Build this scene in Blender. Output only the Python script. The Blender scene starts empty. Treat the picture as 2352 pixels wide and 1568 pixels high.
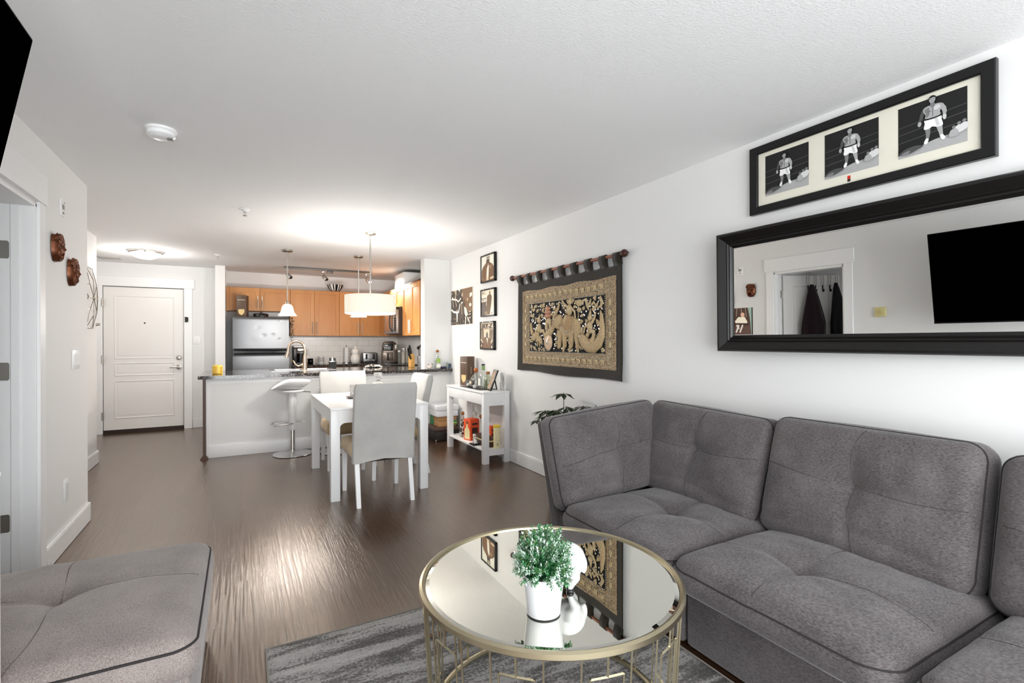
import bpy, bmesh, math, random
from mathutils import Vector, Matrix, noise
random.seed(7)
S = bpy.context.scene
COL = S.collection
PI = math.pi

# ------------------------------------------------------------------ camera
FPX = 1139.5
YAW, PITCH, ROLL = 0.49961, -0.00048, 0.00224
def make_camera():
    c, s = math.cos, math.sin
    f = Vector((s(YAW)*c(PITCH), c(YAW)*c(PITCH), s(PITCH)))
    r0 = Vector((c(YAW), -s(YAW), 0)); d0 = f.cross(r0)
    r = c(ROLL)*r0 + s(ROLL)*d0
    d = -s(ROLL)*r0 + c(ROLL)*d0
    cam = bpy.data.cameras.new('camera'); cam.sensor_width = 36.0
    cam.lens = 36.0*FPX/2352.0; cam.clip_start = 0.02
    o = bpy.data.objects.new('camera', cam); COL.objects.link(o)
    m = Matrix((( r.x, -d.x, -f.x, 0), (r.y, -d.y, -f.y, 0), (r.z, -d.z, -f.z, 1.303), (0, 0, 0, 1)))
    o.matrix_world = m
    S.camera = o
make_camera()

# ------------------------------------------------------------------ world, lights, exposure
W = bpy.data.worlds.new('daylight'); S.world = W; W.use_nodes = True
bg = W.node_tree.nodes['Background']
bg.inputs['Color'].default_value = (0.93, 0.97, 1.0, 1); bg.inputs['Strength'].default_value = 3.0
S.view_settings.view_transform = 'Standard'; S.view_settings.look = 'None'
S.view_settings.gamma = 1.0; S.view_settings.use_curve_mapping = False
S.view_settings.exposure = 0.42
S.cycles.max_bounces = 10; S.cycles.diffuse_bounces = 6; S.cycles.glossy_bounces = 5
S.cycles.transmission_bounces = 8; S.cycles.transparent_max_bounces = 12
S.cycles.caustics_reflective = False; S.cycles.caustics_refractive = False
S.cycles.sample_clamp_indirect = 6.0
S.cycles.use_denoising = True

def lamp(name, kind, loc, energy, color=(1, 1, 1), size=0.05, rot=(0, 0, 0), parent=None, **kw):
    l = bpy.data.lights.new(name, kind); l.energy = energy; l.color = color
    if kind == 'AREA':
        l.shape = 'RECTANGLE'; l.size = kw['sx']; l.size_y = kw['sy']
    elif kind in ('POINT', 'SPOT'):
        l.shadow_soft_size = size
        if kind == 'SPOT': l.spot_size = kw.get('angle', 1.2); l.spot_blend = 0.6
    o = bpy.data.objects.new(name, l); o.location = loc; o.rotation_euler = rot
    COL.objects.link(o)
    return o
# daylight through the window wall behind the camera: the sky seen through the glass doors
WIN_X0, WIN_X1, WIN_Z0, WIN_Z1, WIN_Y = -0.92, 2.2, 0.06, 2.25, -1.6
sky = lamp('sky_window_light', 'AREA', ((WIN_X0+WIN_X1)/2, WIN_Y-0.25, (WIN_Z0+WIN_Z1)/2), 112, (0.95, 0.98, 1.0),
     rot=(math.radians(90), 0, 0), sx=WIN_X1-WIN_X0, sy=WIN_Z1-WIN_Z0)
LAMP_WARM = (1.0, 0.965, 0.92)

# ------------------------------------------------------------------ helpers
ORG = {}
def lin(h):
    h = h.lstrip('#')
    out = []
    for i in (0, 2, 4):
        v = int(h[i:i+2], 16)/255
        out.append(v/12.92 if v <= 0.04045 else ((v+0.055)/1.055)**2.4)
    return (*out, 1)
MATS = {}
def mat(name, col, rough=0.6, metal=0.0, spec=0.5, bump=None, vary=None, emit=None, coat=0, trans=0, ior=1.45, sheen=0, alpha=None):
    """bump=(scale,strength[,dist[,stretch xyz]])  vary=(scale,col2[,stretch xyz[,lo,hi]])"""
    if name in MATS: return MATS[name]
    m = bpy.data.materials.new(name); m.use_nodes = True
    nt = m.node_tree; b = nt.nodes['Principled BSDF']
    b.inputs['Base Color'].default_value = lin(col)
    b.inputs['Roughness'].default_value = rough
    b.inputs['Metallic'].default_value = metal
    b.inputs['Specular IOR Level'].default_value = spec
    b.inputs['Coat Weight'].default_value = coat
    b.inputs['Transmission Weight'].default_value = trans
    b.inputs['IOR'].default_value = ior
    b.inputs['Sheen Weight'].default_value = sheen
    if alpha is not None: b.inputs['Alpha'].default_value = alpha
    if emit:
        b.inputs['Emission Color'].default_value = lin(emit[0]); b.inputs['Emission Strength'].default_value = emit[1]
    tc = nt.nodes.new('ShaderNodeTexCoord')
    def noisenode(scale, stretch, detail=6):
        mp = nt.nodes.new('ShaderNodeMapping'); nt.links.new(tc.outputs['Object'], mp.inputs['Vector'])
        mp.inputs['Scale'].default_value = stretch
        n = nt.nodes.new('ShaderNodeTexNoise'); n.inputs['Scale'].default_value = scale; n.inputs['Detail'].default_value = detail
        n.inputs['Roughness'].default_value = 0.65
        nt.links.new(mp.outputs[0], n.inputs['Vector']); return n
    if vary:
        st = vary[2] if len(vary) > 2 else (1, 1, 1)
        n = noisenode(vary[0], st)
        r = nt.nodes.new('ShaderNodeValToRGB'); r.color_ramp.elements[0].color = lin(col); r.color_ramp.elements[1].color = lin(vary[1])
        r.color_ramp.elements[0].position = vary[3] if len(vary) > 3 else 0.35
        r.color_ramp.elements[1].position = vary[4] if len(vary) > 4 else 0.65
        nt.links.new(n.outputs['Fac'], r.inputs[0]); nt.links.new(r.outputs[0], b.inputs['Base Color'])
    if bump:
        st = bump[3] if len(bump) > 3 else (1, 1, 1)
        n = noisenode(bump[0], st, 4)
        bp = nt.nodes.new('ShaderNodeBump'); bp.inputs['Strength'].default_value = bump[1]
        bp.inputs['Distance'].default_value = bump[2] if len(bump) > 2 else 0.002
        nt.links.new(n.outputs['Fac'], bp.inputs['Height']); nt.links.new(bp.outputs[0], b.inputs['Normal'])
    MATS[name] = m
    return m
def nodes_of(m):
    return m.node_tree, m.node_tree.nodes['Principled BSDF']

class B:
    """collects shapes into one bmesh"""
    def __init__(s): s.bm = bmesh.new(); s.mx = Matrix()
    def v(s, p): return s.bm.verts.new(s.mx @ Vector(p))
    def face(s, vs, mi=0):
        try: f = s.bm.faces.new(vs)
        except ValueError: return None
        f.material_index = mi; return f
    def box(s, x0, y0, z0, x1, y1, z1, mi=0, bev=0, seg=2):
        vs = [s.v(p) for p in ((x0,y0,z0),(x1,y0,z0),(x1,y1,z0),(x0,y1,z0),(x0,y0,z1),(x1,y0,z1),(x1,y1,z1),(x0,y1,z1))]
        fs = [s.face([vs[i] for i in q], mi) for q in ((3,2,1,0),(4,5,6,7),(0,1,5,4),(1,2,6,5),(2,3,7,6),(3,0,4,7))]
        if bev > 0:
            es = {e for f in fs for e in f.edges}
            r = bmesh.ops.bevel(s.bm, geom=list(es), offset=bev, segments=seg, profile=0.5, affect='EDGES')
            for f in r['faces']: f.material_index = mi
        return s
    def taper(s, c, b, t, z0, z1, off=(0, 0), mi=0):
        """square post from half sizes b at z0 to t at z1, foot centre c, top shifted by off"""
        vs = [s.v((c[0]+i*b[0], c[1]+j*b[1], z0)) for i, j in ((-1,-1),(1,-1),(1,1),(-1,1))]
        vs += [s.v((c[0]+off[0]+i*t[0], c[1]+off[1]+j*t[1], z1)) for i, j in ((-1,-1),(1,-1),(1,1),(-1,1))]
        for q in ((3,2,1,0),(4,5,6,7),(0,1,5,4),(1,2,6,5),(2,3,7,6),(3,0,4,7)): s.face([vs[i] for i in q], mi)
        return s
    def lathe(s, c, prof, seg=24, mi=0, cap=True, axis='z'):
        c = Vector(c); rings = []
        for r, z in prof:
            ring = []
            for k in range(seg):
                a = 2*PI*k/seg; p = (r*math.cos(a), r*math.sin(a), z)
                if axis == 'x': p = (z, p[0], p[1])
                elif axis == 'y': p = (p[1], z, p[0])
                ring.append(s.v(c+Vector(p)))
            rings.append(ring)
        for a, b in zip(rings, rings[1:]):
            for k in range(seg):
                s.face((a[k], a[(k+1) % seg], b[(k+1) % seg], b[k]), mi)
        if cap:
            if prof[0][0] > 1e-5: s.face(list(reversed(rings[0])), mi)
            if prof[-1][0] > 1e-5: s.face(rings[-1], mi)
        return s
    def cyl(s, p0, p1, r, seg=12, mi=0, r1=None):
        return s.tube([p0, p1], [r, r if r1 is None else r1], seg, mi=mi)
    def tube(s, pts, r, seg=8, closed=False, mi=0, flat=None, caps=True):
        """flat=(axis vector, factor) squashes the section along a world axis"""
        pts = [Vector(p) for p in pts]; n = len(pts)
        rs = r if isinstance(r, (list, tuple)) else [r]*n
        rings = []; prevx = None
        for i, p in enumerate(pts):
            a = pts[(i-1) % n] if (closed or i > 0) else p
            b = pts[(i+1) % n] if (closed or i < n-1) else p
            t = (b-a)
            t = t.normalized() if t.length > 1e-9 else Vector((0, 0, 1))
            if prevx is None:
                x = t.orthogonal().normalized()
            else:
                x = (prevx - t*prevx.dot(t))
                x = x.normalized() if x.length > 1e-6 else t.orthogonal().normalized()
            y = t.cross(x); prevx = x; ring = []
            for k in range(seg):
                an = 2*PI*k/seg + PI/seg
                o = (x*math.cos(an) + y*math.sin(an))*rs[i]
                if flat:
                    ax = Vector(flat[0]); o -= ax*(o.dot(ax))*(1-flat[1])
                ring.append(s.v(p+o))
            rings.append(ring)
        prs = list(zip(rings, rings[1:]))
        if closed: prs.append((rings[-1], rings[0]))
        for idx, (a, b) in enumerate(prs):
            sh = 0
            if closed and idx == len(prs)-1:
                sh = min(range(seg), key=lambda q: (a[0].co-b[q].co).length)
            for k in range(seg):
                s.face((a[k], a[(k+1) % seg], b[(k+1+sh) % seg], b[(k+sh) % seg]), mi)
        if caps and not closed:
            s.face(list(reversed(rings[0])), mi); s.face(rings[-1], mi)
        return s
    def ell(s, c, r, mi=0, seg=14, rings=9, rot=None):
        c = Vector(c)
        if not isinstance(r, (list, tuple)): r = (r, r, r)
        def P(a, b):
            q = Vector((r[0]*math.sin(a)*math.cos(b), r[1]*math.sin(a)*math.sin(b), r[2]*math.cos(a)))
            if rot: q = rot @ q
            return s.v(c+q)
        top = P(0, 0); bot = P(PI, 0)
        R = [[P(PI*i/rings, 2*PI*k/seg) for k in range(seg)] for i in range(1, rings)]
        for k in range(seg):
            s.face((top, R[0][k], R[0][(k+1) % seg]), mi); s.face((bot, R[-1][(k+1) % seg], R[-1][k]), mi)
        for a, b in zip(R, R[1:]):
            for k in range(seg): s.face((a[k], b[k], b[(k+1) % seg], a[(k+1) % seg]), mi)
        return s
    def poly(s, pts, mi=0): s.face([s.v(p) for p in pts], mi); return s
    def prism(s, pts, vec, mi=0):
        vec = Vector(vec); a = [s.v(p) for p in pts]; b = [s.v(Vector(p)+vec) for p in pts]; n = len(a)
        s.face(list(reversed(a)), mi); s.face(b, mi)
        for k in range(n): s.face((a[k], a[(k+1) % n], b[(k+1) % n], b[k]), mi)
        return s
    def build(s, name, mats, parent=None, smooth=35, bevel=0, sub=0, world=True, solid=0):
        """world=True: the shapes were given in world coordinates"""
        bm = s.bm
        bmesh.ops.recalc_face_normals(bm, faces=bm.faces)
        if parent is not None:
            org = ORG.get(parent.name, Vector((0, 0, 0))) if world else Vector((0, 0, 0))
            if parent.name not in ORG: org = Vector((0, 0, 0))
            loc = Vector((0, 0, 0))
        else:
            xs = [v.co for v in bm.verts]
            lo = [min(q[i] for q in xs) for i in range(3)]; hi = [max(q[i] for q in xs) for i in range(3)]
            org = Vector(((lo[0]+hi[0])/2, (lo[1]+hi[1])/2, lo[2])); loc = org
        bmesh.ops.translate(bm, verts=bm.verts, vec=-org)
        me = bpy.data.meshes.new(name)
        bm.to_mesh(me); bm.free()
        for m in (mats if isinstance(mats, (list, tuple)) else [mats]): me.materials.append(m)
        if smooth:
            for p in me.polygons: p.use_smooth = True
            me.set_sharp_from_angle(angle=math.radians(smooth))
        o = bpy.data.objects.new(name, me); COL.objects.link(o)
        if parent is not None: o.parent = parent; ORG[o.name] = org
        else: o.location = loc; ORG[o.name] = org
        if solid:
            md = o.modifiers.new('thickness', 'SOLIDIFY'); md.thickness = solid; md.offset = 0
        if bevel:
            md = o.modifiers.new('bevel', 'BEVEL'); md.width = bevel; md.segments = 2; md.limit_method = 'ANGLE'; md.angle_limit = math.radians(40)
        if sub:
            md = o.modifiers.new('subdivision', 'SUBSURF'); md.levels = sub; md.render_levels = sub
        return o
def tag(o, label=None, cat=None, group=None, kind=None):
    if label: o['label'] = label
    if cat: o['category'] = cat
    if group: o['group'] = group
    if kind: o['kind'] = kind
    return o
def thing(name, label, cat, loc=(0, 0, 0), group=None):
    o = bpy.data.objects.new(name, None); COL.objects.link(o); o.location = loc
    o.empty_display_size = 0.05
    ORG[o.name] = Vector(loc)
    return tag(o, label, cat, group)
def structure(name, b, m, parent=None, **kw):
    o = b.build(name, m, parent, **kw)
    if parent is None: o['kind'] = 'structure'
    return o
def copy_tree(o, parent=None, loc=None, rotz=None, label=None, group=None):
    c = o.copy(); COL.objects.link(c)
    if parent is not None: c.parent = parent
    ORG[c.name] = Vector((0, 0, 0))
    if loc is not None: c.location = loc
    if rotz is not None: c.rotation_euler = (0, 0, rotz)
    if label: c['label'] = label
    if group: c['group'] = group
    for ch in list(o.children): copy_tree(ch, c)
    return c
def words(name, txt, size, origin, xdir, ydir, m, parent, align='CENTER', bold=0.0, sx=1.0):
    """flat lettering lying in the plane spanned by xdir and ydir"""
    cu = bpy.data.curves.new(name, 'FONT'); cu.body = txt; cu.size = size; cu.align_x = align; cu.align_y = 'CENTER'
    cu.offset = bold; cu.extrude = 0.0002; cu.resolution_u = 3
    cu.materials.append(m)
    tmp = bpy.data.objects.new('lettering_curve', cu); COL.objects.link(tmp)
    me = bpy.data.meshes.new_from_object(tmp.evaluated_get(bpy.context.evaluated_depsgraph_get())); me.name = name
    bpy.data.objects.remove(tmp); bpy.data.curves.remove(cu)
    if not me.materials: me.materials.append(m)
    o = bpy.data.objects.new(name, me); COL.objects.link(o)
    x = Vector(xdir).normalized(); y = Vector(ydir).normalized(); z = x.cross(y)
    org = ORG.get(parent.name, Vector((0, 0, 0)))
    p = Vector(origin)-org
    o.parent = parent
    o.matrix_local = Matrix(((x.x*sx, y.x, z.x, p.x), (x.y*sx, y.y, z.y, p.y), (x.z*sx, y.z, z.z, p.z), (0, 0, 0, 1)))
    return o

# ------------------------------------------------------------------ materials
M_wall = mat('wall_paint', '#E4E4E3', 0.62, bump=(180, 0.05, 0.001))
M_ceil = mat('ceiling_paint', '#ECECEC', 0.85, bump=(95, 0.55, 0.004))
M_trim = mat('trim_paint', '#ECECEC', 0.35)
M_door = mat('door_paint', '#E6E4E1', 0.38)
M_white = mat('white_lacquer', '#EFEFEF', 0.3)
M_whitemat = mat('white_matte', '#E8E8E6', 0.6)
M_black = mat('black_satin', '#0B0B0C', 0.35)
M_blackmat = mat('black_matte', '#111111', 0.7)
M_chrome = mat('chrome', '#D8D8D8', 0.08, 1.0)
M_steel = mat('brushed_steel', '#A9AAAB', 0.33, 1.0, bump=(60, 0.06, 0.001, (30, 30, 1)))
M_fridge = mat('brushed_fridge_steel', '#7C7D7F', 0.42, 1.0, bump=(60, 0.05, 0.001, (30, 30, 1)))
M_nickel = mat('satin_nickel', '#B7B2AB', 0.3, 1.0)
M_warmnickel = mat('brushed_nickel_warm', '#CDB9A2', 0.25, 1.0)
M_gold = mat('champagne_gold_metal', '#C6BB9E', 0.3, 1.0)
M_darkmetal = mat('dark_grey_metal', '#6A6866', 0.4, 0.6)
M_brownmetal = mat('brown_painted_metal', '#4A3229', 0.4)
def make_glass(name, col='#FFFFFF', rough=0.0, op=0.18):
    m = bpy.data.materials.new(name); m.use_nodes = True; nt = m.node_tree; nt.nodes.clear()
    out = nt.nodes.new('ShaderNodeOutputMaterial'); mx = nt.nodes.new('ShaderNodeMixShader')
    t = nt.nodes.new('ShaderNodeBsdfTransparent'); t.inputs[0].default_value = lin(col)
    g = nt.nodes.new('ShaderNodeBsdfGlossy'); g.inputs['Roughness'].default_value = 0.04
    f = nt.nodes.new('ShaderNodeLayerWeight'); f.inputs['Blend'].default_value = 0.35
    mr = nt.nodes.new('ShaderNodeMapRange'); mr.inputs['To Min'].default_value = op*0.35; mr.inputs['To Max'].default_value = 0.75
    nt.links.new(f.outputs['Facing'], mr.inputs['Value']); nt.links.new(mr.outputs[0], mx.inputs[0])
    nt.links.new(t.outputs[0], mx.inputs[1]); nt.links.new(g.outputs[0], mx.inputs[2]); nt.links.new(mx.outputs[0], out.inputs[0])
    MATS[name] = m; return m
M_glass = make_glass('clear_glass', '#F4F7F5')
M_glassgreen = make_glass('pale_liquid_glass', '#DDE3CF', op=0.3)
M_glassblue = make_glass('blue_glass', '#9CC4DC', op=0.3)
M_cork = mat('cork', '#A9713F', 0.8, vary=(60, '#7C4A26'))
M_copper = mat('copper_ball', '#B4632F', 0.35, 0.3)
M_black_glass = mat('black_glass', '#050505', 0.06)
M_mirror = mat('mirror_silver', '#F2F2F0', 0.0, 1.0)
M_mirror_table = mat('table_mirror', '#E4E4DC', 0.0, 1.0)
M_wood = mat('honey_maple', '#CB9052', 0.42, vary=(5, '#B77A40', (1, 1, 0.12), 0.3, 0.7), bump=(30, 0.08, 0.001, (6, 6, 0.5)))
M_darkwood = mat('dark_turned_wood', '#3A1D14', 0.3)
M_rodwood = mat('rod_wood', '#8A5440', 0.45)

def floor_material():
    m = bpy.data.materials.new('dark_plank_floor'); m.use_nodes = True
    nt, b = nodes_of(m); N, L = nt.nodes.new, nt.links.new
    tc = N('ShaderNodeTexCoord'); mp = N('ShaderNodeMapping'); mp.inputs['Rotation'].default_value = (0, 0, PI/2)
    L(tc.outputs['Object'], mp.inputs['Vector'])
    br = N('ShaderNodeTexBrick'); br.inputs['Scale'].default_value = 1.0
    br.inputs['Brick Width'].default_value = 1.22; br.inputs['Row Height'].default_value = 0.185
    br.inputs['Mortar Size'].default_value = 0.002; br.inputs['Mortar Smooth'].default_value = 0.1
    br.offset = 0.37; br.inputs['Color1'].default_value = (0, 0, 0, 1); br.inputs['Color2'].default_value = (1, 1, 1, 1)
    br.inputs['Mortar'].default_value = (0.5, 0.5, 0.5, 1)
    L(mp.outputs[0], br.inputs['Vector'])
    # grain stretched along the plank (world Y)
    mg = N('ShaderNodeMapping'); mg.inputs['Scale'].default_value = (26, 1.0, 1); L(tc.outputs['Object'], mg.inputs['Vector'])
    off = N('ShaderNodeVectorMath'); off.operation = 'ADD'
    sc = N('ShaderNodeVectorMath'); sc.operation = 'SCALE'; sc.inputs['Scale'].default_value = 40
    L(br.outputs['Color'], sc.inputs[0]); L(mg.outputs[0], off.inputs[0]); L(sc.outputs[0], off.inputs[1])
    n1 = N('ShaderNodeTexNoise'); n1.inputs['Scale'].default_value = 3.0; n1.inputs['Detail'].default_value = 8; n1.inputs['Roughness'].default_value = 0.62
    n1.inputs['Distortion'].default_value = 0.8
    L(off.outputs[0], n1.inputs['Vector'])
    r = N('ShaderNodeValToRGB'); e = r.color_ramp.elements
    e[0].color = lin('#321F14'); e[0].position = 0.3; e[1].color = lin('#5E4332'); e[1].position = 0.72
    L(n1.outputs['Fac'], r.inputs[0])
    mix = N('ShaderNodeMixRGB'); mix.blend_type = 'MULTIPLY'; mix.inputs[0].default_value = 0.28
    L(r.outputs[0], mix.inputs[1]); L(br.outputs['Color'], mix.inputs[2])
    mor = N('ShaderNodeMixRGB'); mor.inputs[2].default_value = lin('#2A201A'); L(br.outputs['Fac'], mor.inputs[0]); L(mix.outputs[0], mor.inputs[1])
    L(mor.outputs[0], b.inputs['Base Color'])
    rr = N('ShaderNodeMapRange'); rr.inputs['To Min'].default_value = 0.19; rr.inputs['To Max'].default_value = 0.28
    L(n1.outputs['Fac'], rr.inputs['Value']); L(rr.outputs[0], b.inputs['Roughness'])
    b.inputs['Specular IOR Level'].default_value = 1.0; b.inputs['Specular Tint'].default_value = (1.0, 0.86, 0.72, 1); b.inputs['Coat Weight'].default_value = 0.45; b.inputs['Coat Roughness'].default_value = 0.22; b.inputs['Coat Tint'].default_value = (1, 0.93, 0.85, 1)
    ad = N('ShaderNodeMath'); ad.operation = 'MULTIPLY_ADD'; ad.inputs[1].default_value = -1.6; L(br.outputs['Fac'], ad.inputs[0]); L(n1.outputs['Fac'], ad.inputs[2])
    bp = N('ShaderNodeBump'); bp.inputs['Strength'].default_value = 0.55; bp.inputs['Distance'].default_value = 0.003
    L(ad.outputs[0], bp.inputs['Height']); L(bp.outputs[0], b.inputs['Normal']); L(bp.outputs[0], b.inputs['Coat Normal'])
    return m
M_floor = floor_material()

def granite_material():
    m = bpy.data.materials.new('speckled_dark_granite'); m.use_nodes = True
    nt, b = nodes_of(m); N, L = nt.nodes.new, nt.links.new
    tc = N('ShaderNodeTexCoord'); v = N('ShaderNodeTexNoise'); v.inputs['Scale'].default_value = 85; v.inputs['Detail'].default_value = 5
    L(tc.outputs['Object'], v.inputs['Vector'])
    r = N('ShaderNodeValToRGB'); e = r.color_ramp.elements
    e[0].position = 0.42; e[0].color = lin('#1C1A19'); e[1].position = 0.66; e[1].color = lin('#8F8A87')
    x = e.new(0.54); x.color = lin('#3C3734')
    L(v.outputs['Fac'], r.inputs[0]); L(r.outputs[0], b.inputs['Base Color'])
    b.inputs['Roughness'].default_value = 0.08; b.inputs['Specular IOR Level'].default_value = 0.6
    return m
M_granite = granite_material()

def fabric(name, c1, c2, scale=260, stretch=(1, 1, 1), bumpst=0.25):
    m = bpy.data.materials.new(name); m.use_nodes = True
    nt, b = nodes_of(m); N, L = nt.nodes.new, nt.links.new
    tc = N('ShaderNodeTexCoord'); mp = N('ShaderNodeMapping'); mp.inputs['Scale'].default_value = stretch; L(tc.outputs['Object'], mp.inputs['Vector'])
    n = N('ShaderNodeTexNoise'); n.inputs['Scale'].default_value = scale; n.inputs['Detail'].default_value = 3; L(mp.outputs[0], n.inputs['Vector'])
    n2 = N('ShaderNodeTexNoise'); n2.inputs['Scale'].default_value = 5; n2.inputs['Detail'].default_value = 3; L(tc.outputs['Object'], n2.inputs['Vector'])
    ad = N('ShaderNodeMath'); ad.operation = 'MULTIPLY_ADD'; ad.inputs[1].default_value = 0.45
    L(n2.outputs['Fac'], ad.inputs[0]); L(n.outputs['Fac'], ad.inputs[2])
    r = N('ShaderNodeValToRGB'); e = r.color_ramp.elements
    e[0].position = 0.5; e[0].color = lin(c1); e[1].position = 0.95; e[1].color = lin(c2)
    L(ad.outputs[0], r.inputs[0]); L(r.outputs[0], b.inputs['Base Color'])
    b.inputs['Roughness'].default_value = 0.92; b.inputs['Specular IOR Level'].default_value = 0.15; b.inputs['Sheen Weight'].default_value = 0.25
    bp = N('ShaderNodeBump'); bp.inputs['Strength'].default_value = bumpst; bp.inputs['Distance'].default_value = 0.0012
    L(n.outputs['Fac'], bp.inputs['Height']); L(bp.outputs[0], b.inputs['Normal'])
    return m
M_sofa = fabric('heather_grey_upholstery', '#383435', '#6B6566', 330, (0.3, 0.3, 1.6))
M_sofadark = mat('dark_piping', '#2C2829', 0.9)
M_sofaseam = mat('sofa_seam_thread', '#3A3536', 0.95)
M_ottoseam = mat('ottoman_seam_thread', '#5E5654', 0.95)
M_otto = fabric('pale_heather_upholstery', '#645C5A', '#9A908B', 330, (1, 1, 1))
M_linen = fabric('grey_linen_slipcover', '#ABA9A6', '#C8C6C2', 420, (1, 1, 1), 0.12)
M_warmseat = fabric('warm_lit_seat_fabric', '#B9A27F', '#D2BD9B', 300, (1, 1, 1), 0.1)  # tan partly stands in for warm lamp light bounced off the floor
M_blackcloth = fabric('black_brown_cloth', '#1E1A15', '#332D25', 120, (1, 1, 1), 0.2)
# ------------------------------------------------------------------ room shell
XR, XL, XH, CEIL = 2.575, -0.985, -1.37, 2.44
YHB, YKB = 8.92, 9.20            # hall back wall, kitchen back wall
DY0, DY1, DZ = 2.835, 3.63, 2.06  # bedroom door opening
structure('floor', B().box(-4.2, -1.7, -0.08, 2.7, 9.4, 0), M_floor)
structure('ceiling', B().box(-4.2, -1.7, CEIL, 2.7, 9.4, CEIL+0.08), M_ceil)
structure('wall_right', B().box(XR, -1.7, 0, XR+0.1, 9.4, CEIL), M_wall)
b = B()
b.box(XL-0.15, -1.6, 0, XL, DY0, CEIL); b.box(XL-0.15, DY1, 0, XL, 4.66, CEIL); b.box(XL-0.15, DY0, DZ, XL, DY1, CEIL)
b.box(XH-0.12, 4.54, 0, XL-0.15, 4.66, CEIL)
structure('wall_left', b, M_wall)
b = B().box(XH-0.12, 4.66, 0, XH, 6.85, CEIL).box(-2.4, 6.73, 0, XH-0.12, 6.85, CEIL)
structure('wall_hall', b, M_wall)
structure('wall_hall_side', B().box(-2.5, 6.85, 0, -2.4, YHB, CEIL), M_wall)
EX0, EX1, EZ = -1.717, -0.755, 2.10   # entry door
b = B().box(-2.5, YHB, 0, EX0-0.005, YHB+0.1, CEIL).box(EX1+0.005, YHB, 0, -0.209, YHB+0.1, CEIL).box(EX0-0.005, YHB, EZ+0.004, EX1+0.005, YHB+0.1, CEIL)
b.box(-2.5, YHB+0.1, 0, -0.2, YHB+0.16, CEIL)
structure('wall_back', b, M_wall)
structure('wall_fridge_wing', B().box(-0.338, 8.57, 0, -0.209, YHB, CEIL).box(-0.338, YHB+0.1, 0, -0.209, YKB, CEIL), M_wall)

def tile_material():
    m = bpy.data.materials.new('white_wall_tile'); m.use_nodes = True
    nt, bb = nodes_of(m); N, L = nt.nodes.new, nt.links.new
    tc = N('ShaderNodeTexCoord'); sx = N('ShaderNodeSeparateXYZ'); cx = N('ShaderNodeCombineXYZ')
    L(tc.outputs['Object'], sx.inputs[0]); L(sx.outputs['X'], cx.inputs['X']); L(sx.outputs['Z'], cx.inputs['Y'])
    br = N('ShaderNodeTexBrick'); br.inputs['Scale'].default_value = 1; br.inputs['Brick Width'].default_value = 0.2; br.inputs['Row Height'].default_value = 0.1
    br.inputs['Mortar Size'].default_value = 0.0022; br.inputs['Color1'].default_value = lin('#E6E3DE'); br.inputs['Color2'].default_value = lin('#E1DED8')
    br.inputs['Mortar'].default_value = lin('#BDB8B0')
    L(cx.outputs[0], br.inputs['Vector']); L(br.outputs['Color'], bb.inputs['Base Color'])
    bb.inputs['Roughness'].default_value = 0.25
    return m
M_tile = tile_material()
b = B().box(-0.209, YKB, 0, 2.575, YKB+0.1, CEIL)
structure('wall_kitchen', b, M_wall)
b = B().box(0.70, YKB-0.008, 0.93, 2.57, YKB-0.0005, 1.40)
structure('trim_3', b, M_tile)
b = B().box(2.205, 6.54, 0, XR, 6.70, CEIL)
structure('wall_kitchen_wing', b, M_wall)
# window wall behind the camera
b = B().box(-1.1, WIN_Y-0.1, 0, WIN_X0, WIN_Y, CEIL).box(WIN_X1, WIN_Y-0.1, 0, XR, WIN_Y, CEIL)
b.box(WIN_X0, WIN_Y-0.1, WIN_Z1, WIN_X1, WIN_Y, CEIL).box(WIN_X0, WIN_Y-0.1, 0, WIN_X1, WIN_Y, WIN_Z0)
structure('wall_window', b, M_wall)
b = B()
for x in (WIN_X0, (WIN_X0+WIN_X1)/2-0.03, WIN_X1-0.06): b.box(x, WIN_Y-0.08, WIN_Z0, x+0.06, WIN_Y-0.02, WIN_Z1)
b.box(WIN_X0, WIN_Y-0.08, WIN_Z0, WIN_X1, WIN_Y-0.02, WIN_Z0+0.05).box(WIN_X0, WIN_Y-0.08, WIN_Z1-0.06, WIN_X1, WIN_Y-0.02, WIN_Z1)
structure('window_1', b, M_white)
# bedroom behind the open door
b = B().box(-4.1, 1.0, 0, -4.0, 1.9, CEIL).box(-4.1, 3.4, 0, -4.0, 4.8, CEIL).box(-4.1, 1.9, 0, -4.0, 3.4, 0.9).box(-4.1, 1.9, 2.1, -4.0, 3.4, CEIL)  # unseen window opening, added to let daylight into the bedroom
b.box(-4.0, 0.9, 0, XL-0.15, 1.0, CEIL).box(-4.0, 4.7, 0, XH-0.12, 4.8, CEIL)
structure('wall_bedroom', b, M_wall)

# baseboards
def baseboard(name, segs, h=0.135):
    """segs: (x0,y0,x1,y1) solid strips"""
    b = B()
    for x0, y0, x1, y1 in segs:
        b.box(x0, y0, 0, x1, y1, h-0.012)
        b.box(x0 if abs(x1-x0) > 0.1 else x0, y0, h-0.012, x1, y1, h)
    structure(name, b, M_trim, bevel=0.005)
t = 0.016
baseboard('baseboard_right', [(XR-t, 2.56, XR, 6.54-t), (2.205, 6.54-t, XR, 6.54)])
baseboard('baseboard_left', [(XL, 3.735, XL+t, 4.66+t), (XH, 4.66, XL+t, 4.66+t), (XL, -1.6, XL+t, 2.71)])
baseboard('baseboard_hall', [(XH, 4.66+t, XH+t, 6.85+t)])
baseboard('baseboard_back', [(-0.645, YHB-t, -0.338, YHB), (-2.4, YHB-t, -1.81, YHB)])

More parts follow.
